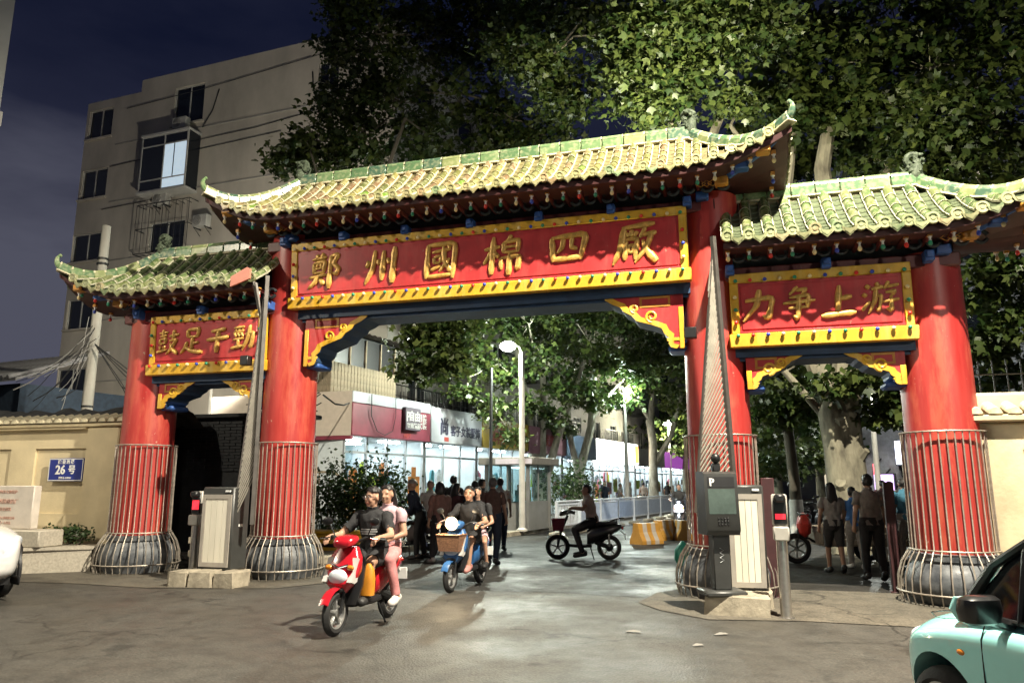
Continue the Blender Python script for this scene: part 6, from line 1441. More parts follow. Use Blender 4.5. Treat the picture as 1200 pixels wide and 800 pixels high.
    if rack:
        b = MB(); b.tube(spline([(-.55, .10, .79), (-.78, .11, .86), (-.88, 0, .87), (-.78, -.11, .86), (-.55, -.10, .79)]), .012, 6); b.build('grab_rail', CHROME, t)
    b = MB(); b.cbox(-.90, -.10, .42, -.885, .10, .56, .003); b.tube([(-.8, 0, .6), (-.89, 0, .52)], .012, 6); b.build('plate', WHITE, t)
    b = MB(); b.tube([(-.15, .10, .26), (-.22, .17, .02)], .012, 6); b.build('kickstand', DARKMET, t)
    if basket:
        bm = basket; bx, bz = xf - .02, .60 * tall; b = MB(); w0, w1, d0, d1, h = .16, .19, .11, .14, .24
        cs = [(-d0, -w0), (d0, -w0), (d0, w0), (-d0, w0)]; ct_ = [(-d1, -w1), (d1, -w1), (d1, w1), (-d1, w1)]
        b.add([(bx + x, y, bz) for x, y in cs] + [(bx + x, y, bz + h) for x, y in ct_] + [(bx + x * .93, y * .93, bz + .008) for x, y in cs] + [(bx + x * .94, y * .94, bz + h) for x, y in ct_],
              [(0, 1, 2, 3), (8, 9, 10, 11)] + [(i, (i + 1) % 4, 4 + (i + 1) % 4, 4 + i) for i in range(4)] + [(8 + i, 8 + (i + 1) % 4, 12 + (i + 1) % 4, 12 + i) for i in range(4)] + [(4 + i, 4 + (i + 1) % 4, 12 + (i + 1) % 4, 12 + i) for i in range(4)])
        o = b.build('basket', bm, t, smooth=False)
        r_ = MB(); q = [(bx + x, y, bz + h) for x, y in ct_]; r_.tube(q + q[:1], .012, 6); r_.build('rim', bm, o)
    return t
SC_RED = mat('scooter_red', (.42, .012, .022), .22, var=.1, coat=.6); SC_WHITE = mat('scooter_white', (.50, .48, .46), .3, var=.08, coat=.4); SC_GREY = mat('scooter_grey', (.12, .10, .10), .35, var=.1, coat=.3); SC_BLACK = mat('scooter_black', (.015, .015, .016), .28, var=.1, coat=.4); SC_BLUE = mat('scooter_blue', (.03, .10, .25), .3, var=.1, coat=.3)
BASK = mat('wicker_brown', (.20, .10, .055), .8, var=.35, scale=40, bump=.3); BASKR = mat('basket_red', (.22, .02, .04), .6, var=.2)
def heading(pf, pr): d = pf - pr; return math.atan2(d.y, d.x)
f, r_ = gnd(392, 745), gnd(454, 723); SC1 = (f + r_) / 2; H1 = heading(f, r_) 
sc1 = scooter('red and white motor scooter ridden by the man in black', SC1, H1, SC_RED, SC_WHITE, wb=1.2)
b = MB(); rings_z([((.24, .02, .38), .06, .10), ((.24, .02, .55), .065, .105), ((.24, .02, .66), .05, .09), ((.25, .02, .72), .02, .05)], b=b); o = b.build('bag', mat('orange_bag', (.62, .24, .02), .5, var=.2), None, SC1, H1); tag(o, 'orange bag hanging between the riders legs on the red scooter', 'bag')
o.location = SC1 + Matrix.Rotation(H1, 3, 'Z') @ Vector((0, .14, 0))
f, r_ = gnd(528, 694), gnd(562, 683); SC2 = (f + r_) / 2; H2 = heading(f, r_)
sc2 = scooter('electric bike with brown basket and glowing headlight', SC2, H2, SC_BLUE, SC_WHITE, wb=1.16, wr=.22, basket=BASK, light='off', name='electric_bike')
b = MB(); b.lathe([(.0, .03), (.06, .028), (.078, .0), (.06, -.06), (.02, -.08)], 14, (0, 0, 0), axis='x'); hl = b.build('head_lamp', [DARKMET], sc2, (.52, 0, 1.0))
b = MB(); b.sphere((0, 0, 0), (.05, .10, .10), 14, 10); b.build('lens', HL_ON, hl, (.045, 0, 0)); lamp_light(hl, (.20, 0, 0), 30, (1, .80, .5), .05); lamp_light(hl, (-.02, 0, .16), 9, (1, .72, .42), .05)
f, r_ = gnd(657, 655), gnd(711, 655.5); SC3 = (f + r_) / 2; H3 = heading(f, r_)
sc3 = scooter('black electric bike with dark red basket seen from the side', SC3, H3, SC_BLACK, SC_BLACK, wb=1.1, wr=.26, basket=BASKR, light='off', shield=False, mirrors=False, name='electric_bike')
p = gnd(476, 652); sc4 = scooter('parked grey step through scooter beside the group of people', p, R(150), SC_GREY, SC_GREY, wb=1.25, light='off')
p = gnd(797, 617); sc5 = scooter('oncoming scooter with dazzling white headlight beside the fence', p, R(255), SC_BLACK, SC_GREY, wb=1.2, light='off')
b = MB(); b.sphere((0, 0, 0), (.05, .13, .11), 12, 9); hl = b.build('bright_lamp', mat('white_headlight', (1, 1, 1), .3, var=0, emit=(.85, .93, 1), estr=60), sc5, (.62, 0, .75)); lamp_light(sc5, (.85, 0, .75), 60, (.85, .93, 1), .06)
for i, (px, py, a, lab) in enumerate(((946, 628, 70, 'dark electric bike parked beyond the cart'), (958, 626, 100, 'dark electric bike parked beside the massive trunk'), (1066, 652, 80, 'dark electric bike parked inside the right opening beside the outer column'))):
    scooter(lab, gnd(px, py), R(a), SC_BLACK, SC_BLACK, wb=1.15, light='off', name='electric_bike')

# flatbed tricycle with red bag
ct3 = thing('cargo_tricycle', 'wooden flatbed cargo tricycle inside the right opening', 'tricycle', gnd(955, 660), R(178))
WOOD = mat('cart_board', (.24, .20, .15), .8, var=.3, scale=4, stretch=(.3, 3, 3))
wheel(ct3, .35, .0, .30, .07, 6, name='front_wheel'); wheel(ct3, -1.25, .45, .28, .07, 6, name='rear_wheel'); wheel(ct3, -1.25, -.45, .28, .07, 6, name='rear_wheel')
for k in range(3): b = MB(); b.cbox(-1.75, -.50, .40 + .115 * k, -.05, -.47, .505 + .115 * k, .006); b.build('side_board', WOOD, ct3)
for k in range(3): b = MB(); b.cbox(-1.75, .47, .40 + .115 * k, -.05, .50, .505 + .115 * k, .006); b.build('side_board', WOOD, ct3)
b = MB(); b.cbox(-1.75, -.469, .37, -.05, .469, .41, .006); b.build('bed', WOOD, ct3)
for xa in (-.06, -1.77): b = MB(); b.cbox(xa, -.46, .41, xa + .03, .46, .74, .005); b.build('end_board', WOOD, ct3)
b = MB(); b.tube([(.35, 0, .30), (.28, 0, .72), (.22, 0, .98)], .022, 8); b.tube([(.18, .28, 1.0), (.22, 0, .98), (.18, -.28, 1.0)], .016, 8); b.tube([(.28, 0, .6), (-.05, 0, .42)], .025, 8); b.tube([(.35, .06, .3), (.30, .06, .62)], .012, 6); b.build('fork', DARKMET, ct3)
rb = MB(); loc = gnd(955, 660) + Matrix.Rotation(R(178), 3, 'Z') @ Vector((.16, -.02, 0))
rings_z([((0, 0, .52), .05, .05), ((0, 0, .60), .12, .16), ((0, 0, .78), .15, .20), ((0, 0, .90), .11, .15), ((0, 0, 1.0), .03, .04)], b=rb, pw=2)
rb.v = [(x + .03 * noise.noise(Vector((x, y, z)) * 14), y + .03 * noise.noise(Vector((x + 5, y, z)) * 14), z + .02 * noise.noise(Vector((x, y + 7, z)) * 14)) for x, y, z in rb.v]
o = rb.build('plastic_bag', mat('red_plastic_bag', (.60, .05, .035), .4, var=.25, scale=12, bump=.4, bscale=20), None, loc, R(178)); tag(o, 'bulging red plastic bag hanging on the tricycle handlebar', 'bag')
b = MB(); rgx = random.Random(4)
for k in range(14): b.sphere((rgx.uniform(-.5, .5), rgx.uniform(-.3, .3), rgx.uniform(.02, .14)), rgx.uniform(.06, .10), 8, 6)
o = b.build('produce_heap', mat('produce_pale', (.50, .40, .28), .7, var=.4, scale=8), None, gnd(955, 660) + Matrix.Rotation(R(178), 3, 'Z') @ Vector((-.7, 0, .66)), 0); tag(o, 'heap of pale produce on the cargo tricycle bed', 'produce'); o['kind'] = 'stuff'
gs = MB(); rings_z([((0, 0, 0), .10, .11), ((0, 0, .12), .16, .17), ((0, 0, .3), .15, .16), ((.02, 0, .42), .07, .08), ((.02, 0, .47), .02, .02)], b=gs, pw=2); o = gs.build('sack', mat('green_sack', (.03, .28, .19), .45, var=.25, scale=8, bump=.3, bscale=15), None, gnd(800, 662), 0); tag(o, 'bright green plastic sack behind the right main column guard', 'bag')

# ------------------------------------------------------------ cars
def car_shell(name, secs, mats_, parent, arches, sub=2):
    """secs: (x, zbot, zsh, ztop, hwb, hwsh, hwt) side sections from tail to nose"""
    b = MB(); rings = []
    for x, zb, zs, zt, wb_, ws, wt in secs:
        half = [(0, zb), (wb_ * .75, zb), (wb_, zb + .05), ((wb_ + ws) / 2 + .015, (zb + zs) / 2), (ws, zs - .06), (ws - .015, zs), (wt, zt - .02), (wt * .6, zt + .005), (0, zt + .015)]
        pts = half + [(-y, z) for y, z in half[-2:0:-1]]
        rings.append([Vector((x, y, z)) for y, z in pts])
    b.loft(rings, 0); me = b.mesh(name, mats_)
    o = link(name, me, parent); md = o.modifiers.new('s', 'SUBSURF'); md.levels = sub; md.render_levels = sub
    cutters = []
    for x, r in arches:
        cb = MB(); cb.lathe([(r, -1.2), (r, 1.2)], 40, (x, 0, r - .04), 0, 'y'); c = cb.build('cutter', mats_, parent); c.display_type = 'WIRE'; cutters.append(c)
        bo = o.modifiers.new('b', 'BOOLEAN'); bo.operation = 'DIFFERENCE'; bo.object = c; bo.solver = 'EXACT'
    bpy.context.view_layer.update(); dg = bpy.context.evaluated_depsgraph_get(); me2 = bpy.data.meshes.new_from_object(o.evaluated_get(dg)); o.modifiers.clear(); o.data = me2
    for c in cutters: bpy.data.objects.remove(c)
    me2.polygons.foreach_set('use_smooth', [True] * len(me2.polygons)); me2.set_sharp_from_angle(angle=R(40)); return o
def strip_loft(b, rows, m=0):
    n = len(rows[0]); vs = [p for r in rows for p in r]; fs = [(i * n + j, i * n + j + 1, (i + 1) * n + j + 1, (i + 1) * n + j) for i in range(len(rows) - 1) for j in range(n - 1)]; b.add(vs, fs, m)
MINT = mat('mint_car_paint', (.38, .84, .82), .25, var=.04, coat=.8); CARW = mat('white_car_paint', (.70, .69, .68), .25, var=.03, coat=.8)
CGL = mat('car_glass', (.012, .014, .016), .06, var=.1)
# small mint hatchback
mc = thing('hatchback_car', 'mint green small hatchback car parked beside the gate', 'car', (3.38, 3.76, 0), R(99)); mc.scale = (1, 1, .955)
car_shell('body', [(-1.45, .32, .72, .90, .55, .60, .50), (-1.40, .25, .78, .93, .66, .70, .60), (-.9, .20, .82, .95, .72, .745, .66), (0, .19, .84, .94, .73, .75, .66), (.55, .19, .84, .92, .73, .75, .67), (.95, .20, .80, .90, .72, .745, .62), (1.25, .22, .74, .85, .68, .70, .54), (1.45, .26, .66, .76, .58, .60, .42), (1.53, .34, .55, .62, .42, .44, .30)], MINT, mc, [(1.0, .345), (-.95, .345)])
for x in (1.0, -.95):
    for s in (-1, 1): wheel(mc, x, s * .66, .285, .16, 5, rim=mat('light_alloy', (.55, .56, .57), .3, metal=.8, var=.05))
b = MB(); b.box(-1.3, -.55, .2, 1.35, .55, .5); b.build('underbody', BLACK, mc, smooth=False)
# greenhouse: glass faces, pillars and roof
def gh(x0, x1, zb, zt, xb0, xb1, wb_, wt):   # roof from xb0..xb1 at zt; belt from x0..x1 at zb
    pass
zb, zt = .92, 1.50; wbt, wtp = .655, .52
belt = [(-1.35, wbt - .06), (-.9, wbt), (0, wbt), (.55, wbt), (.86, wbt - .02)]; roof = [(-1.15, wtp - .03), (-.8, wtp), (-.2, wtp), (.12, wtp), (.28, wtp - .02)]
b = MB()
for s in (-1, 1):
    strip_loft(b, [[Vector((x, s * w, zb - .01)) for x, w in belt], [Vector(((x + q) / 2, s * ((w + v) / 2 + .018), (zb + zt) / 2)) for (x, w), (q, v) in zip(belt, roof)], [Vector((q, s * v, zt - .04)) for q, v in roof]])
strip_loft(b, [[Vector((.86 - .06 * abs(y) / .6, y, zb)) for y in (-.635, -.3, 0, .3, .635)], [Vector((.62 - .05 * abs(y) / .6, y * .93, 1.22)) for y in (-.635, -.3, 0, .3, .635)], [Vector((.28 - .03 * abs(y) / .6, y * .80, zt - .04)) for y in (-.635, -.3, 0, .3, .635)]])
strip_loft(b, [[Vector((-1.35, y, zb)) for y in (-.59, 0, .59)], [Vector((-1.15, y * .83, zt - .04)) for y in (-.59, 0, .59)]])
b.build('glazing', CGL, mc)
b = MB(); loft_sections([((-1.2, 0, 1.455), .46, .02), ((-.9, 0, 1.475), .52, .035), ((-.3, 0, 1.49), .53, .04), ((.1, 0, 1.475), .52, .035), ((.30, 0, 1.445), .48, .015)], n=20, b=b, pw=3.5); b.build('roof', MINT, mc)
for s in (-1, 1):
    b = MB(); b.tube([(.86, s * .645, .90), (.62, s * .605, 1.21), (.27, s * .505, 1.47)], [.045, .038, .03], 8, sq=.7); b.build('windscreen_pillar', BLACK, mc)
    b = MB(); b.tube([(.42, s * .668, .91), (.40, s * .605, 1.3), (.34, s * .56, 1.4)], .018, 6); b.build('quarter_divider', BLACK, mc); b = MB(); b.tube([(-.62, s * .665, .91), (-.6, s * .54, 1.46)], .03, 6); b.build('window_divider', BLACK, mc)
    b = MB(); b.tube([(-1.3, s * .62, .925), (-.9, s * .665, .925), (0, s * .67, .925), (.55, s * .67, .92), (.86, s * .645, .90)], .014, 6); b.build('belt_trim', BLACK, mc)
    b = MB(); rings_z([((.47, s * .86, .915), .04, .07), ((.47, s * .86, .93), .065, .10), ((.465, s * .865, .99), .072, .115), ((.46, s * .865, 1.05), .062, .105), ((.455, s * .86, 1.068), .035, .08)], n=18, pw=3, b=b); b.tube([(.47, s * .84, .95), (.49, s * .66, .90)], .032, 8); mo = b.build('mirror', SC_BLACK, mc)
    b = MB(); rings_z([((.515, s * .86, .925), .03, .085), ((.52, s * .865, .99), .045, .119), ((.51, s * .865, 1.055), .03, .10)], n=18, pw=3, b=b); b.build('mirror_cover', MINT, mo)
    b = MB(); b.sphere((.78, s * .742, .70), (.035, .012, .018), 10, 6); b.build('side_indicator', mat('amber_lens', (.6, .2, .02), .2, var=0), mc)
    b = MB(); b.tube([(.84, s * .62, .905), (1.05, s * .60, .885), (1.28, s * .52, .835), (1.42, s * .38, .775)], .004, 4); b.build('bonnet_seam', BLACK, mc)
    b = MB(); b.cbox(-.36, s * .752 - .012, .73, -.16, s * .752 + .012, .765, .008); b.build('door_handle', BLACK, mc)
    for xx in (.60, -.50):
        b = MB(); b.tube([(xx, s * .752, .30), (xx + .01, s * .7535, .6), (xx + .02, s * .742, .80), (xx + .02, s * .70, .90)], .0045, 4); b.build('door_seam', BLACK, mc)
    b = MB(); b.sphere((1.37, s * .50, .66), (.09, .10, .075), 14, 9); b.build('headlight', HL_OFF, mc)
# white car at the left edge
wc = thing('suv_car', 'white car nose at the foot of the granite planter', 'car', (-8.86, 11.3, 0), R(-38))
car_shell('body', [(-2.1, .35, .85, 1.05, .70, .80, .66), (-1.9, .26, .95, 1.08, .80, .88, .74), (-1.2, .22, .97, 1.08, .86, .90, .78), (0, .21, .97, 1.06, .87, .91, .80), (.8, .21, .96, 1.05, .87, .91, .80), (1.3, .22, .92, 1.02, .86, .90, .74), (1.7, .25, .86, .96, .82, .85, .66), (1.95, .30, .76, .84, .70, .74, .52), (2.06, .40, .62, .70, .55, .58, .40)], CARW, wc, [(1.25, .40), (-1.25, .40)])
for x in (1.25, -1.25):
    for s in (-1, 1): wheel(wc, x, s * .80, .335, .20, 5)
b = MB(); b.box(-1.8, -.7, .22, 1.8, .7, .55); b.build('underbody', BLACK, wc, smooth=False)
b = MB()
for s in (-1, 1): strip_loft(b, [[Vector((x, s * .79, 1.04)) for x in (-1.9, -1, 0, .95)], [Vector((x, s * .64, 1.58)) for x in (-1.6, -.9, -.1, .2)]])
strip_loft(b, [[Vector((.95, y, 1.04)) for y in (-.79, 0, .79)], [Vector((.2, y * .8, 1.58)) for y in (-.79, 0, .79)]]); strip_loft(b, [[Vector((-1.9, y, 1.04)) for y in (-.79, 0, .79)], [Vector((-1.6, y * .8, 1.58)) for y in (-.79, 0, .79)]]); b.build('glazing', CGL, wc)
b = MB(); loft_sections([((-1.7, 0, 1.57), .58, .02), ((-1, 0, 1.61), .65, .04), ((-.2, 0, 1.61), .65, .04), ((.22, 0, 1.57), .6, .02)], n=20, b=b, pw=3.5); b.build('roof', CARW, wc)
for s in (-1, 1):
    b = MB(); loft_sections([((1.50, s * .82, .82), .05, .04), ((1.70, s * .76, .80), .09, .075), ((1.90, s * .62, .74), .09, .07), ((2.03, s * .48, .69), .05, .05)], b=b); b.build('headlight', HL_OFF, wc)
    b = MB(); b.tube([(1.25 + .42 * math.cos(R(a)), s * (.905 if 30 < a < 150 else .87), .36 + .42 * math.sin(R(a))) for a in range(-10, 191, 20)], .03, 6); b.build('arch_trim', BLACK, wc)
    b = MB(); b.cbox(1.68, s * .80 - .05, .22, 2.0, s * .80 + .02 - .04, .34, .02); b.build('bumper_corner', BLACK, wc)
# ------------------------------------------------------------ people (local +X is forward)
SKIN = mat('skin', (.42, .24, .16), .5, var=.1, scale=6); HAIR = mat('hair_black', (.010, .009, .009), .45, var=.3, scale=30); HAIRG = mat('hair_grey', (.10, .095, .09), .6, var=.3, scale=30)
def cloth(n, c): return mat('cloth_' + n, c, .85, var=.18, scale=14, bump=.15, bscale=60)
C_BLACK = cloth('black', (.018, .018, .020)); C_NAVY = cloth('navy', (.02, .028, .05)); C_PINK = cloth('pink', (.50, .20, .20)); C_BROWN = cloth('brown', (.10, .055, .045)); C_TAN = cloth('tan', (.52, .42, .35)); C_WHITE = cloth('white', (.50, .47, .43)); C_GREY = cloth('grey', (.20, .18, .165)); C_BLUE = cloth('blue', (.05, .16, .42)); C_TEAL = cloth('teal', (.03, .12, .18)); C_DGREY = cloth('dark_grey', (.045, .042, .042)); C_LGREY = cloth('light_grey', (.30, .28, .26)); C_MAROON = cloth('maroon', (.07, .025, .028)); C_LPINK = cloth('pale_pink', (.50, .33, .36)); C_ROSE = cloth('dusty_rose', (.22, .12, .10))
SHOE_W = mat('shoe_white', (.55, .53, .50), .6, var=.1); SHOE_D = mat('shoe_dark', (.02, .02, .02), .6, var=.2)
V = Vector
def stand(h=1.68, stride=.0, swing=.0, lean=.02, armout=.0, turn=0.0, elb=.12):
    k = h / 1.70; J = {}
    J['pel'] = V((0, 0, .93)); J['chest'] = V((lean, 0, 1.24)); J['neck'] = V((lean * 1.3, 0, 1.44)); J['head'] = V((lean * 1.3 + .015, 0, 1.585))
    for s, n in ((1, 'L'), (-1, 'R')):
        st = stride * s
        J['hip' + n] = V((0, .088 * s, .90)); J['kn' + n] = V((st * .55 + .03, .095 * s, .50)); J['an' + n] = V((st - (.04 if st < 0 else 0), .09 * s, .085 + (.05 if st < -.05 else 0))); J['to' + n] = J['an' + n] + V((.15, .02 * s, -.05 + (-.03 if st < -.05 else 0)))
        J['sh' + n] = V((lean * 1.2, .175 * s, 1.365)); sw = -swing * s
        J['el' + n] = V((lean + sw * .5, (.235 + armout) * s, 1.11)); J['wr' + n] = V((lean + sw + elb, (.25 + armout) * s, .87))
    for q in J: J[q] = J[q] * k
    J['turn'] = turn; J['k'] = k; return J
def seated(seat=.78, hand=(.30, .36, .99), knee=(.20, .17, .74), ankle=(.12, .15, .33), lean=.05, turn=0.0, k=1.0, foot=None):
    J = {'k': k, 'turn': turn}; z = seat
    J['pel'] = V((0, 0, z + .05)); J['chest'] = V((lean, 0, z + .36)); J['neck'] = V((lean * 1.6, 0, z + .55)); J['head'] = V((lean * 1.6 + .02, 0, z + .69))
    for s, n in ((1, 'L'), (-1, 'R')):
        J['hip' + n] = V((.02, .09 * s, z + .02)); J['kn' + n] = V((knee[0] + .2, knee[1] * s, knee[2])); J['an' + n] = V((ankle[0] + .2, ankle[1] * s, ankle[2])); J['to' + n] = J['an' + n] + V((.16, .02 * s, -.045))
        J['sh' + n] = V((lean * 1.4, .172 * s, z + .475)); J['wr' + n] = V((hand[0] + .1, hand[1] * s, hand[2]))
        mid = (J['sh' + n] + J['wr' + n]) / 2; J['el' + n] = mid + V((-.04, .09 * s, -.10))
    return J
def person(label, loc, rz, J, top, bottom, shoe, sleeve=.55, leg=1.0, hair=HAIR, hairlen=0, vox=.013, group='people', grip=False, face=False, hat=None, glasses=False, kids=1.0, skirt=0, blen=None):
    t = thing('person', label, 'person', loc, rz, group); k = J['k']
    b = MB(); bones = []
    def bone(p0, p1, r0, r1, reg): b.cone(p0, p1, r0 * k, r1 * k, 12); bones.append((p0, p1, r0 * k, r1 * k, reg))
    # torso
    lat0 = (J['hipL'] - J['hipR']).normalized(); lat1 = (J['shL'] - J['shR']).normalized()
    spine = [(J['pel'] - V((0, 0, .11)) * k, .115, .095), (J['pel'] - V((0, 0, .04)) * k, .165, .12), (J['pel'] + V((0, 0, .05)) * k, .168, .118), (J['pel'].lerp(J['chest'], .5), .142, .105), (J['chest'], .165, .118), (J['chest'].lerp(J['neck'], .42), .175, .115), (J['chest'].lerp(J['neck'], .75), .150, .092), (J['chest'].lerp(J['neck'], .95), .075, .065)]
    rings = []
    for i, (c, hw, hd) in enumerate(spine):
        q = i / (len(spine) - 1); lat = lat0.lerp(lat1, q).normalized(); up = (spine[min(i + 1, 7)][0] - spine[max(0, i - 1)][0]).normalized(); fw = lat.cross(up).normalized()
        rings.append([c + (lat * math.cos(a) * hw + fw * math.sin(a) * hd) * k for a in [2 * math.pi * j / 18 for j in range(18)]])
    b.loft(rings)
    bones.append((J['chest'], J['chest'].lerp(J['neck'], .9), .14 * k, .09 * k, 'top')); bones.append((J['pel'].lerp(J['chest'], .35), J['chest'], .13 * k, .14 * k, 'top')); bones.append((J['pel'] - V((0, 0, .08)) * k, J['pel'].lerp(J['chest'], .2), .14 * k, .13 * k, 'hip'))
    bone(J['neck'] - V((0, 0, .05)) * k, J['head'] - V((.0, 0, .05)) * k, .058, .052, 'neck')
    for s, n in ((1, 'L'), (-1, 'R')):
        bone(J['sh' + n], J['el' + n], .056, .041, 'uarm'); bone(J['el' + n], J['wr' + n], .041, .028, 'farm')
        bone(J['hip' + n], J['kn' + n], .092, .060, 'thigh'); bone(J['kn' + n], J['an' + n], .058, .037, 'shin')
        a, o = J['an' + n], J['to' + n]; heel = a + (a - o).normalized() * .055 * k - V((0, 0, .02)) * k
        bone(heel, o, .042, .036, 'foot' + n); bone(heel.lerp(o, .6) + V((0, .018 * s, -.004)) * k, o + V((0, .012 * s, -.002)) * k, .034, .03, 'foot' + n)
        # hand
        w = J['wr' + n]; d = (w - J['el' + n]).normalized()
        if grip: d = (d * .5 + V((.6, -.05 * s, -.25))).normalized()
        side = d.cross(V((0, 0, 1))); side = side.normalized() if side.length > .1 else V((1, 0, 0)); nrm = side.cross(d).normalized(); inn = V((0, -s, 0))
        pc = w + d * .055 * k
        bone(w, w + d * .075 * k, .028, .034, 'hand')
        # knuckle axis across the palm
        ax = (V((1, 0, 0)) - d * d.x); ax = ax.normalized() if ax.length > .3 else side
        cur = inn if not grip else V((0, 0, -1)); ax = d.cross(cur).normalized()
        for q in range(4):
            o_ = ax * (-.027 + .018 * q) * k; L = (.062, .072, .068, .052)[q] * k; p0 = w + d * .085 * k + o_; p1 = p0 + (d * .8 + cur * .45).normalized() * L * .5; p2 = p1 + (d * .25 + cur * .95).normalized() * L * .6
            bone(p0 - d * .02 * k, p1, .0095, .0088, 'hand'); bone(p1, p2, .0088, .0075, 'hand')
        p0 = w + d * .03 * k - ax * .03 * k; bone(p0, p0 + (d * .7 - ax * .5 + cur * .5).normalized() * .05 * k, .012, .010, 'hand')
    # head
    M = Matrix.Translation(J['head']) @ Matrix.Rotation(J['turn'], 4, 'Z') @ Matrix.Diagonal((k, k, k, 1))
    hb = MB(); hb.sphere((-.008, 0, .02), (.095, .075, .100), 18, 14); hb.sphere((.018, 0, -.035), (.070, .060, .085), 16, 12); hb.cone((.055, 0, -.085), (.062, 0, -.088), .028, .026, 10)
    hb.cone((.086, 0, .012), (.104, 0, -.022), .010, .015, 8)
    for s in (-1, 1): hb.sphere((-.004, s * .078, -.005), (.022, .010, .032), 8, 6); hb.sphere((.062, s * .030, .026), (.03, .026, .012), 8, 6); hb.sphere((.06, s * .036, -.03), (.028, .022, .024), 8, 6)
    hb.sphere((.083, 0, -.052), (.012, .022, .008), 8, 6); hb.sphere((.081, 0, -.064), (.012, .020, .007), 8, 6)
    b.add([M @ V(p) for p in hb.v], hb.f)
    bones.append((J['head'], J['head'] + V((0, 0, .01)), .10 * k, .09 * k, 'head'))
    me = b.mesh('body', [SKIN]); o = link('body', me, t)
    md = o.modifiers.new('r', 'REMESH'); md.mode = 'VOXEL'; md.voxel_size = vox; sm = o.modifiers.new('s', 'SMOOTH'); sm.iterations = 3; sm.factor = .4
    bpy.context.view_layer.update(); dg = bpy.context.evaluated_depsgraph_get(); m2 = bpy.data.meshes.new_from_object(o.evaluated_get(dg)); o.modifiers.clear(); o.data = m2; bpy.data.meshes.remove(me)
    m2.materials.clear(); m2.materials.append(SKIN); m2.polygons.foreach_set('use_smooth', [True] * len(m2.polygons)); m2.name = 'body'
    nv = len(m2.vertices); co = np.empty(nv * 3, np.float32); m2.vertices.foreach_get('co', co); co = co.reshape(-1, 3); no = np.empty(nv * 3, np.float32); m2.vertices.foreach_get('normal', no); no = no.reshape(-1, 3)
    npol = len(m2.polygons); ls = np.empty(npol, np.int32); m2.polygons.foreach_get('loop_start', ls); lt = np.empty(npol, np.int32); m2.polygons.foreach_get('loop_total', lt); li = np.empty(len(m2.loops), np.int32); m2.loops.foreach_get('vertex_index', li)
    best = np.full(nv, 1e9); reg = np.zeros(nv, int); tt = np.zeros(nv)
    for i, (p0, p1, r0, r1, rn) in enumerate(bones):
        p0, p1 = np.array(p0), np.array(p1); d = p1 - p0; L2 = max(1e-9, d @ d); q = np.clip((co - p0) @ d / L2, 0, 1); ds = np.linalg.norm(co - p0 - q[:, None] * d, axis=1) - (r0 + (r1 - r0) * q)
        ok = ds < best; best[ok] = ds[ok]; reg[ok] = i; tt[ok] = q[ok]
    rn = np.array([bn[4] for bn in bones])[reg]
    hl = (np.linalg.inv(np.array(M)) @ np.c_[co, np.ones(nv)].T).T[:, :3]
    def part(name, mask, mt, off, fold=0.0, fs=9.0, drop=None):
        vi = np.where(mask)[0]; mp = -np.ones(nv, int); faces = []
        keep = np.zeros(nv, bool)
        for p in range(npol):
            f = li[ls[p]:ls[p] + lt[p]]
            if mask[f].all(): faces.append(f)
        if not faces: return None
        used = np.unique(np.concatenate(faces)); mp[used] = np.arange(len(used)); C = co[used] + no[used] * off
        if fold:
            for i_, c in enumerate(C):
                C[i_] += no[used[i_]] * fold * noise.noise(Vector((c[0], c[1] + 3, c[2] * .6)) * fs)
        mm = bpy.data.meshes.new(name); mm.from_pydata([tuple(c) for c in C], [], [tuple(mp[f]) for f in faces]); mm.materials.append(mt); mm.polygons.foreach_set('use_smooth', [True] * len(mm.polygons))
        oo = link(name, mm, t); sd = oo.modifiers.new('sol', 'SOLIDIFY'); sd.thickness = .006; sd.offset = 1; return oo
    topm = (rn == 'top') | ((rn == 'uarm') & (tt < sleeve * 1.0)) | ((rn == 'farm') & (tt < max(0, sleeve - 1))) | ((rn == 'uarm') & (sleeve > 1)) | ((rn == 'hip') & (tt > .25))
    topm |= (rn == 'neck') & (tt < .12)
    part('shirt', topm, top, .011 * k, .022 * k, 13)
    if leg > 1: botm = (rn == 'hip') | (rn == 'thigh') | ((rn == 'shin') & (tt < leg - 1))
    else: botm = (rn == 'hip') | ((rn == 'thigh') & (tt < leg))
    part('shorts' if leg <= 1 else 'trousers', botm, bottom, .011 * k, .014 * k, 9)
    part('shoe', rn == 'footL', shoe, .006); part('shoe', rn == 'footR', shoe, .006)
    head = (rn == 'head') | (rn == 'neck')
    hm = head & (hl[:, 0] < .062 + .25 * (hl[:, 2] - .06)) & ((hl[:, 2] > .055) | ((hl[:, 0] < -.015) & (hl[:, 2] > -.055))) & ((np.abs(hl[:, 1]) < .072) | (hl[:, 2] > .02) | (hl[:, 0] < -.03)) & (hl[:, 2] > -.10)
    if hat is None: part('hair', hm, hair, .009 * k, .014, 40)
    else:
        hm2 = head & (hl[:, 2] > .035); part('helmet', hm2, hat, .028 * k)
        q = MB(); q.add([M @ V((.09 + .05 * math.cos(a), .085 * math.sin(a), .045)) for a in [math.pi * (j / 8 - .5) for j in range(9)]] + [M @ V((.05, .09 * math.sin(a), .055)) for a in [math.pi * (j / 8 - .5) for j in range(9)]], [(j, j + 1, j + 10, j + 9) for j in range(8)]); q.build('visor', hat, t)
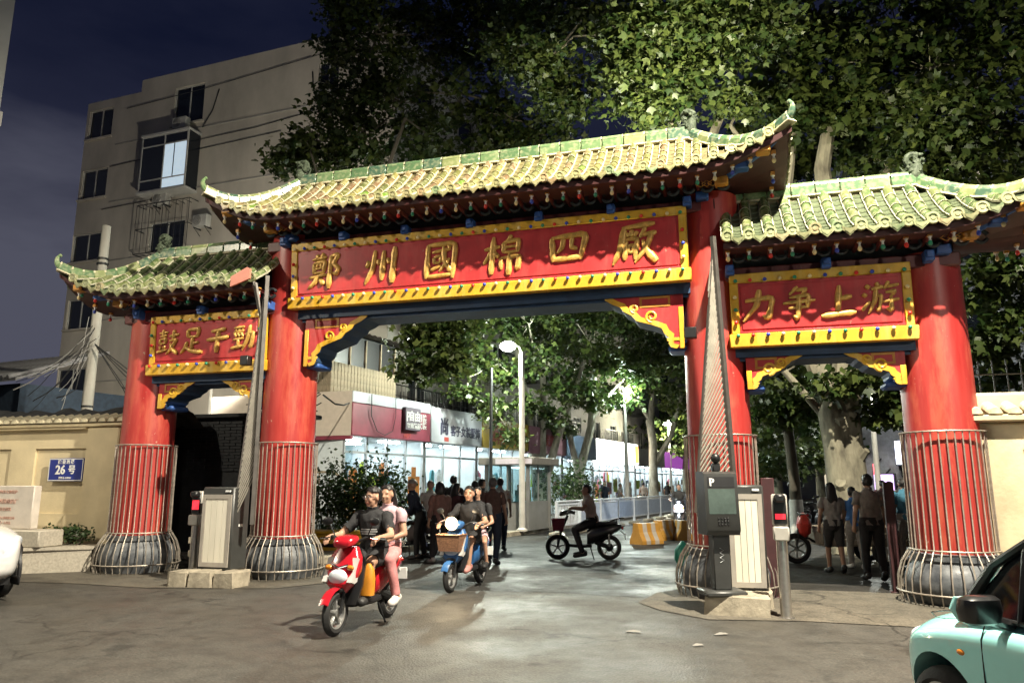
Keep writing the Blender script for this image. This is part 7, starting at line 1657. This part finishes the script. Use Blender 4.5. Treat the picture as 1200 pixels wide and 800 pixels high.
    if hairlen:
        q = MB(); secs = []
        for i in range(7):
            z = .07 - (hairlen + .09) * i / 6; w_ = (.085, .098, .10, .105, .11, .10, .06)[i]; dpt = (.06, .085, .075, .06, .05, .042, .02)[i]; cx = (-.04, -.045, -.06, -.085, -.095, -.10, -.10)[i]
            secs.append([M @ V((cx + dpt * math.cos(a) * (1 if math.cos(a) < 0 else .55), w_ * math.sin(a), z + .012 * math.sin(5 * a + i))) for a in [2 * math.pi * j / 16 for j in range(16)]])
        q.loft(secs); q.build('long_hair', hair, t)
    if face:
        q = MB()
        for s in (-1, 1):
            q.sphere(M @ V((.088, s * .032, .008)), (.006 * k, .009 * k, .004 * k), 8, 6, 0)
            q.tube([M @ V((.087, s * .016, .030)), M @ V((.089, s * .034, .036)), M @ V((.078, s * .054, .030))], .0045 * k, 5, 0)
        q.tube([M @ V((.088, -.022, -.058)), M @ V((.094, 0, -.057)), M @ V((.088, .022, -.058))], .0035 * k, 5, 1); q.build('facial_features', [HAIR, mat('lips', (.30, .09, .07), .5, var=0)], t)
    if glasses:
        q = MB()
        for s in (-1, 1):
            q.tube([M @ V((.104, s * .036 + .026 * math.cos(a), .006 + .019 * math.sin(a))) for a in [2 * math.pi * j / 12 for j in range(13)]], .003, 5); q.tube([M @ V((.102, s * .062, .012)), M @ V((.02, s * .083, .012))], .003, 5)
        q.tube([M @ V((.106, -.01, .010)), M @ V((.106, .01, .010))], .003, 5); q.build('glasses', CHROME, t)
    return t, J
def sub(o, lab=None): return o
# riders
t1, J1 = person('man in black t-shirt, shorts and glasses riding the red scooter', SC1 + Matrix.Rotation(H1, 3, 'Z') @ V((-.22, 0, 0)), H1, seated(.74, hand=(.38, .31, 1.0), knee=(.17, .16, .72), ankle=(.20, .14, .36), lean=.04, turn=R(-22)), C_BLACK, C_BLACK, SHOE_D, sleeve=.72, leg=.85, vox=.0085, grip=True, face=True, glasses=True, group='people riding')
PRT = mat('shirt_print', (.30, .30, .30), .8, var=.2)
for z, w_ in ((1.07, .11), (1.045, .12), (1.02, .10)):
    b = MB(); rr_ = .150; b.add([(.05 + rr_ * math.cos(a) * .98, w_ / .12 * .16 * math.sin(a) , z + dz) for dz in (-.008, .008) for a in [R(-45 + 15 * j) for j in range(7)]], [(j, j + 1, j + 8, j + 7) for j in range(6)]); b.build('shirt_print', PRT, t1)
person('passenger in pink trousers behind the man in black', SC1 + Matrix.Rotation(H1, 3, 'Z') @ V((-.56, 0, 0)), H1, seated(.77, hand=(.10, .16, .95), knee=(.20, .24, .72), ankle=(.14, .30, .30), lean=.03, k=.95), C_LPINK, C_PINK, SHOE_W, sleeve=.5, leg=1.95, hairlen=.18, vox=.011, group='people riding')
person('woman in black t-shirt and shorts riding the electric bike with the glowing headlight', SC2 + Matrix.Rotation(H2, 3, 'Z') @ V((-.20, 0, 0)), H2, seated(.74, hand=(.34, .33, .99), knee=(.17, .14, .72), ankle=(.18, .12, .34), lean=.05, turn=R(12)), C_BLACK, C_BLACK, mat('shoe_pink', (.45, .2, .18), .6, var=.1), sleeve=.75, leg=.8, vox=.010, grip=True, face=True, hairlen=.02, group='people riding')
person('child in pale pink shorts sitting behind the woman on the electric bike', SC2 + Matrix.Rotation(H2, 3, 'Z') @ V((-.52, 0, 0)), H2, seated(.76, hand=(.14, .20, .92), knee=(.14, .24, .68), ankle=(.05, .24, .36), lean=.03, k=.72), C_BLACK, C_LPINK, SHOE_D, sleeve=.6, leg=.6, vox=.011, group='people riding')
J = seated(.76, hand=(.30, .27, 1.08), knee=(.18, .12, .62), ankle=(.02, .16, .14), lean=.06); person('man in tan shirt sitting astride the black electric bike', SC3 + Matrix.Rotation(H3, 3, 'Z') @ V((-.20, 0, 0)), H3, J, C_TAN, C_BLACK, SHOE_D, sleeve=.6, leg=2, vox=.011, grip=True, group='people riding')
p5 = gnd(797, 617); person('rider in dark clothes behind the dazzling white headlight', p5 + Matrix.Rotation(R(255), 3, 'Z') @ V((-.2, 0, 0)), R(255), seated(.76, hand=(.34, .33, .99)), C_DGREY, C_BLACK, SHOE_D, sleeve=.9, leg=2, vox=.018, group='people riding')
# group standing in the main opening
def at(px, py, dx=0): return gnd(px, py)
G = 'people standing in the main opening'
person('person in dark jacket and grey helmet bending over the parked scooter', gnd(492, 655), R(170), stand(1.66, .05, .0, lean=.16, elb=.25, turn=R(10)), C_NAVY, C_BLACK, SHOE_D, 1.7, 2, hat=mat('helmet_grey', (.25, .23, .21), .35, var=.1), vox=.013, group=G)
person('woman in dusty rose shirt and black trousers walking towards the shops', gnd(515, 661), R(115), stand(1.62, .22, .12, turn=R(-20)), C_ROSE, C_BLACK, SHOE_W, 1.6, 2, hairlen=.12, vox=.013, group=G)
person('man in dark brown shirt and jeans with greying hair standing with his back turned', gnd(577, 661), R(80), stand(1.70, .05, .04), C_BROWN, C_NAVY, SHOE_D, .75, 2, hair=HAIRG, vox=.013, group=G)
person('person in white shirt facing the street behind the woman in dusty rose', gnd(503, 648), R(-85), stand(1.66, .04, .03), C_WHITE, C_DGREY, SHOE_D, .6, 2, vox=.016, group=G)
person('woman in maroon top among the standing group', gnd(533, 650), R(60), stand(1.60, .05, .05), C_MAROON, C_BLACK, SHOE_D, .6, 2, hairlen=.2, vox=.016, group=G)
person('tall person in black among the standing group', gnd(530, 643), R(75), stand(1.78, .05, .05), C_BLACK, C_BLACK, SHOE_D, .8, 2, vox=.016, group=G)
person('person in navy shirt behind the woman rider', gnd(556, 652), R(95), stand(1.64, .05, .05), C_NAVY, C_DGREY, SHOE_D, .6, 2, vox=.016, group=G)
person('person in grey shirt behind the woman rider', gnd(563, 644), R(40), stand(1.70, .05, .05), C_DGREY, C_BLACK, SHOE_D, .6, 2, vox=.018, group=G)
person('person in white shirt beyond the man in dark brown', gnd(586, 645), R(90), stand(1.72, .05, .05), C_WHITE, C_NAVY, SHOE_D, .6, 2, vox=.018, group=G)
# walkers in the right opening
G = 'people walking in the right opening'
person('woman with long black hair, pale shirt and dark shorts walking away', gnd(981, 672), R(84), stand(1.60, .12, .08), C_LGREY, C_DGREY, SHOE_D, .6, 1.0, hairlen=.34, vox=.012, group=G)
person('man in grey t-shirt and dark trousers walking away', gnd(1027, 681), R(80), stand(1.74, .14, .08), C_GREY, C_BLACK, SHOE_D, .65, 2, vox=.012, group=G)
person('person in blue top and pale trousers walking between the couple', gnd(1006, 667), R(85), stand(1.52, .12, .08), C_BLUE, C_LGREY, SHOE_W, .6, 2, vox=.014, group=G)
person('person in teal shirt half hidden behind the outer column', gnd(1068, 664), R(85), stand(1.70, .1, .05), C_TEAL, C_LGREY, SHOE_D, .7, 2, vox=.016, group=G)
person('distant pedestrian in white shirt down the alley', gnd(1048, 628), R(80), stand(1.66, .1, .05), C_WHITE, C_DGREY, SHOE_D, .6, 2, vox=.022, group=G)
person('distant pedestrian in dark shirt down the alley', gnd(1040, 632), R(80), stand(1.68, .1, .05), C_MAROON, C_BLACK, SHOE_D, .6, 2, vox=.022, group=G)
# far pedestrians by the shops
G = 'distant pedestrians by the shops'
for i, (px, py, hh, tp, bt, lab) in enumerate(((709, 607, 1.70, C_NAVY, C_NAVY, 'distant man in navy shirt in front of the illuminated shop'), (738, 602, 1.66, C_WHITE, C_DGREY, 'distant person in white shirt past the illuminated shop'), (727, 604, 1.6, C_GREY, C_BLACK, 'distant person in grey beside the illuminated shop'), (783, 596, 1.7, C_BLACK, C_BLACK, 'distant person in black near the far plane tree'), (755, 600, 1.66, C_TAN, C_DGREY, 'distant person in tan shirt near the pale tree trunk'))):
    person(lab, gnd(px, py), R(-70 + 40 * i), stand(hh, .08, .06), tp, bt, SHOE_D, .6, 2, vox=.026, group=G)
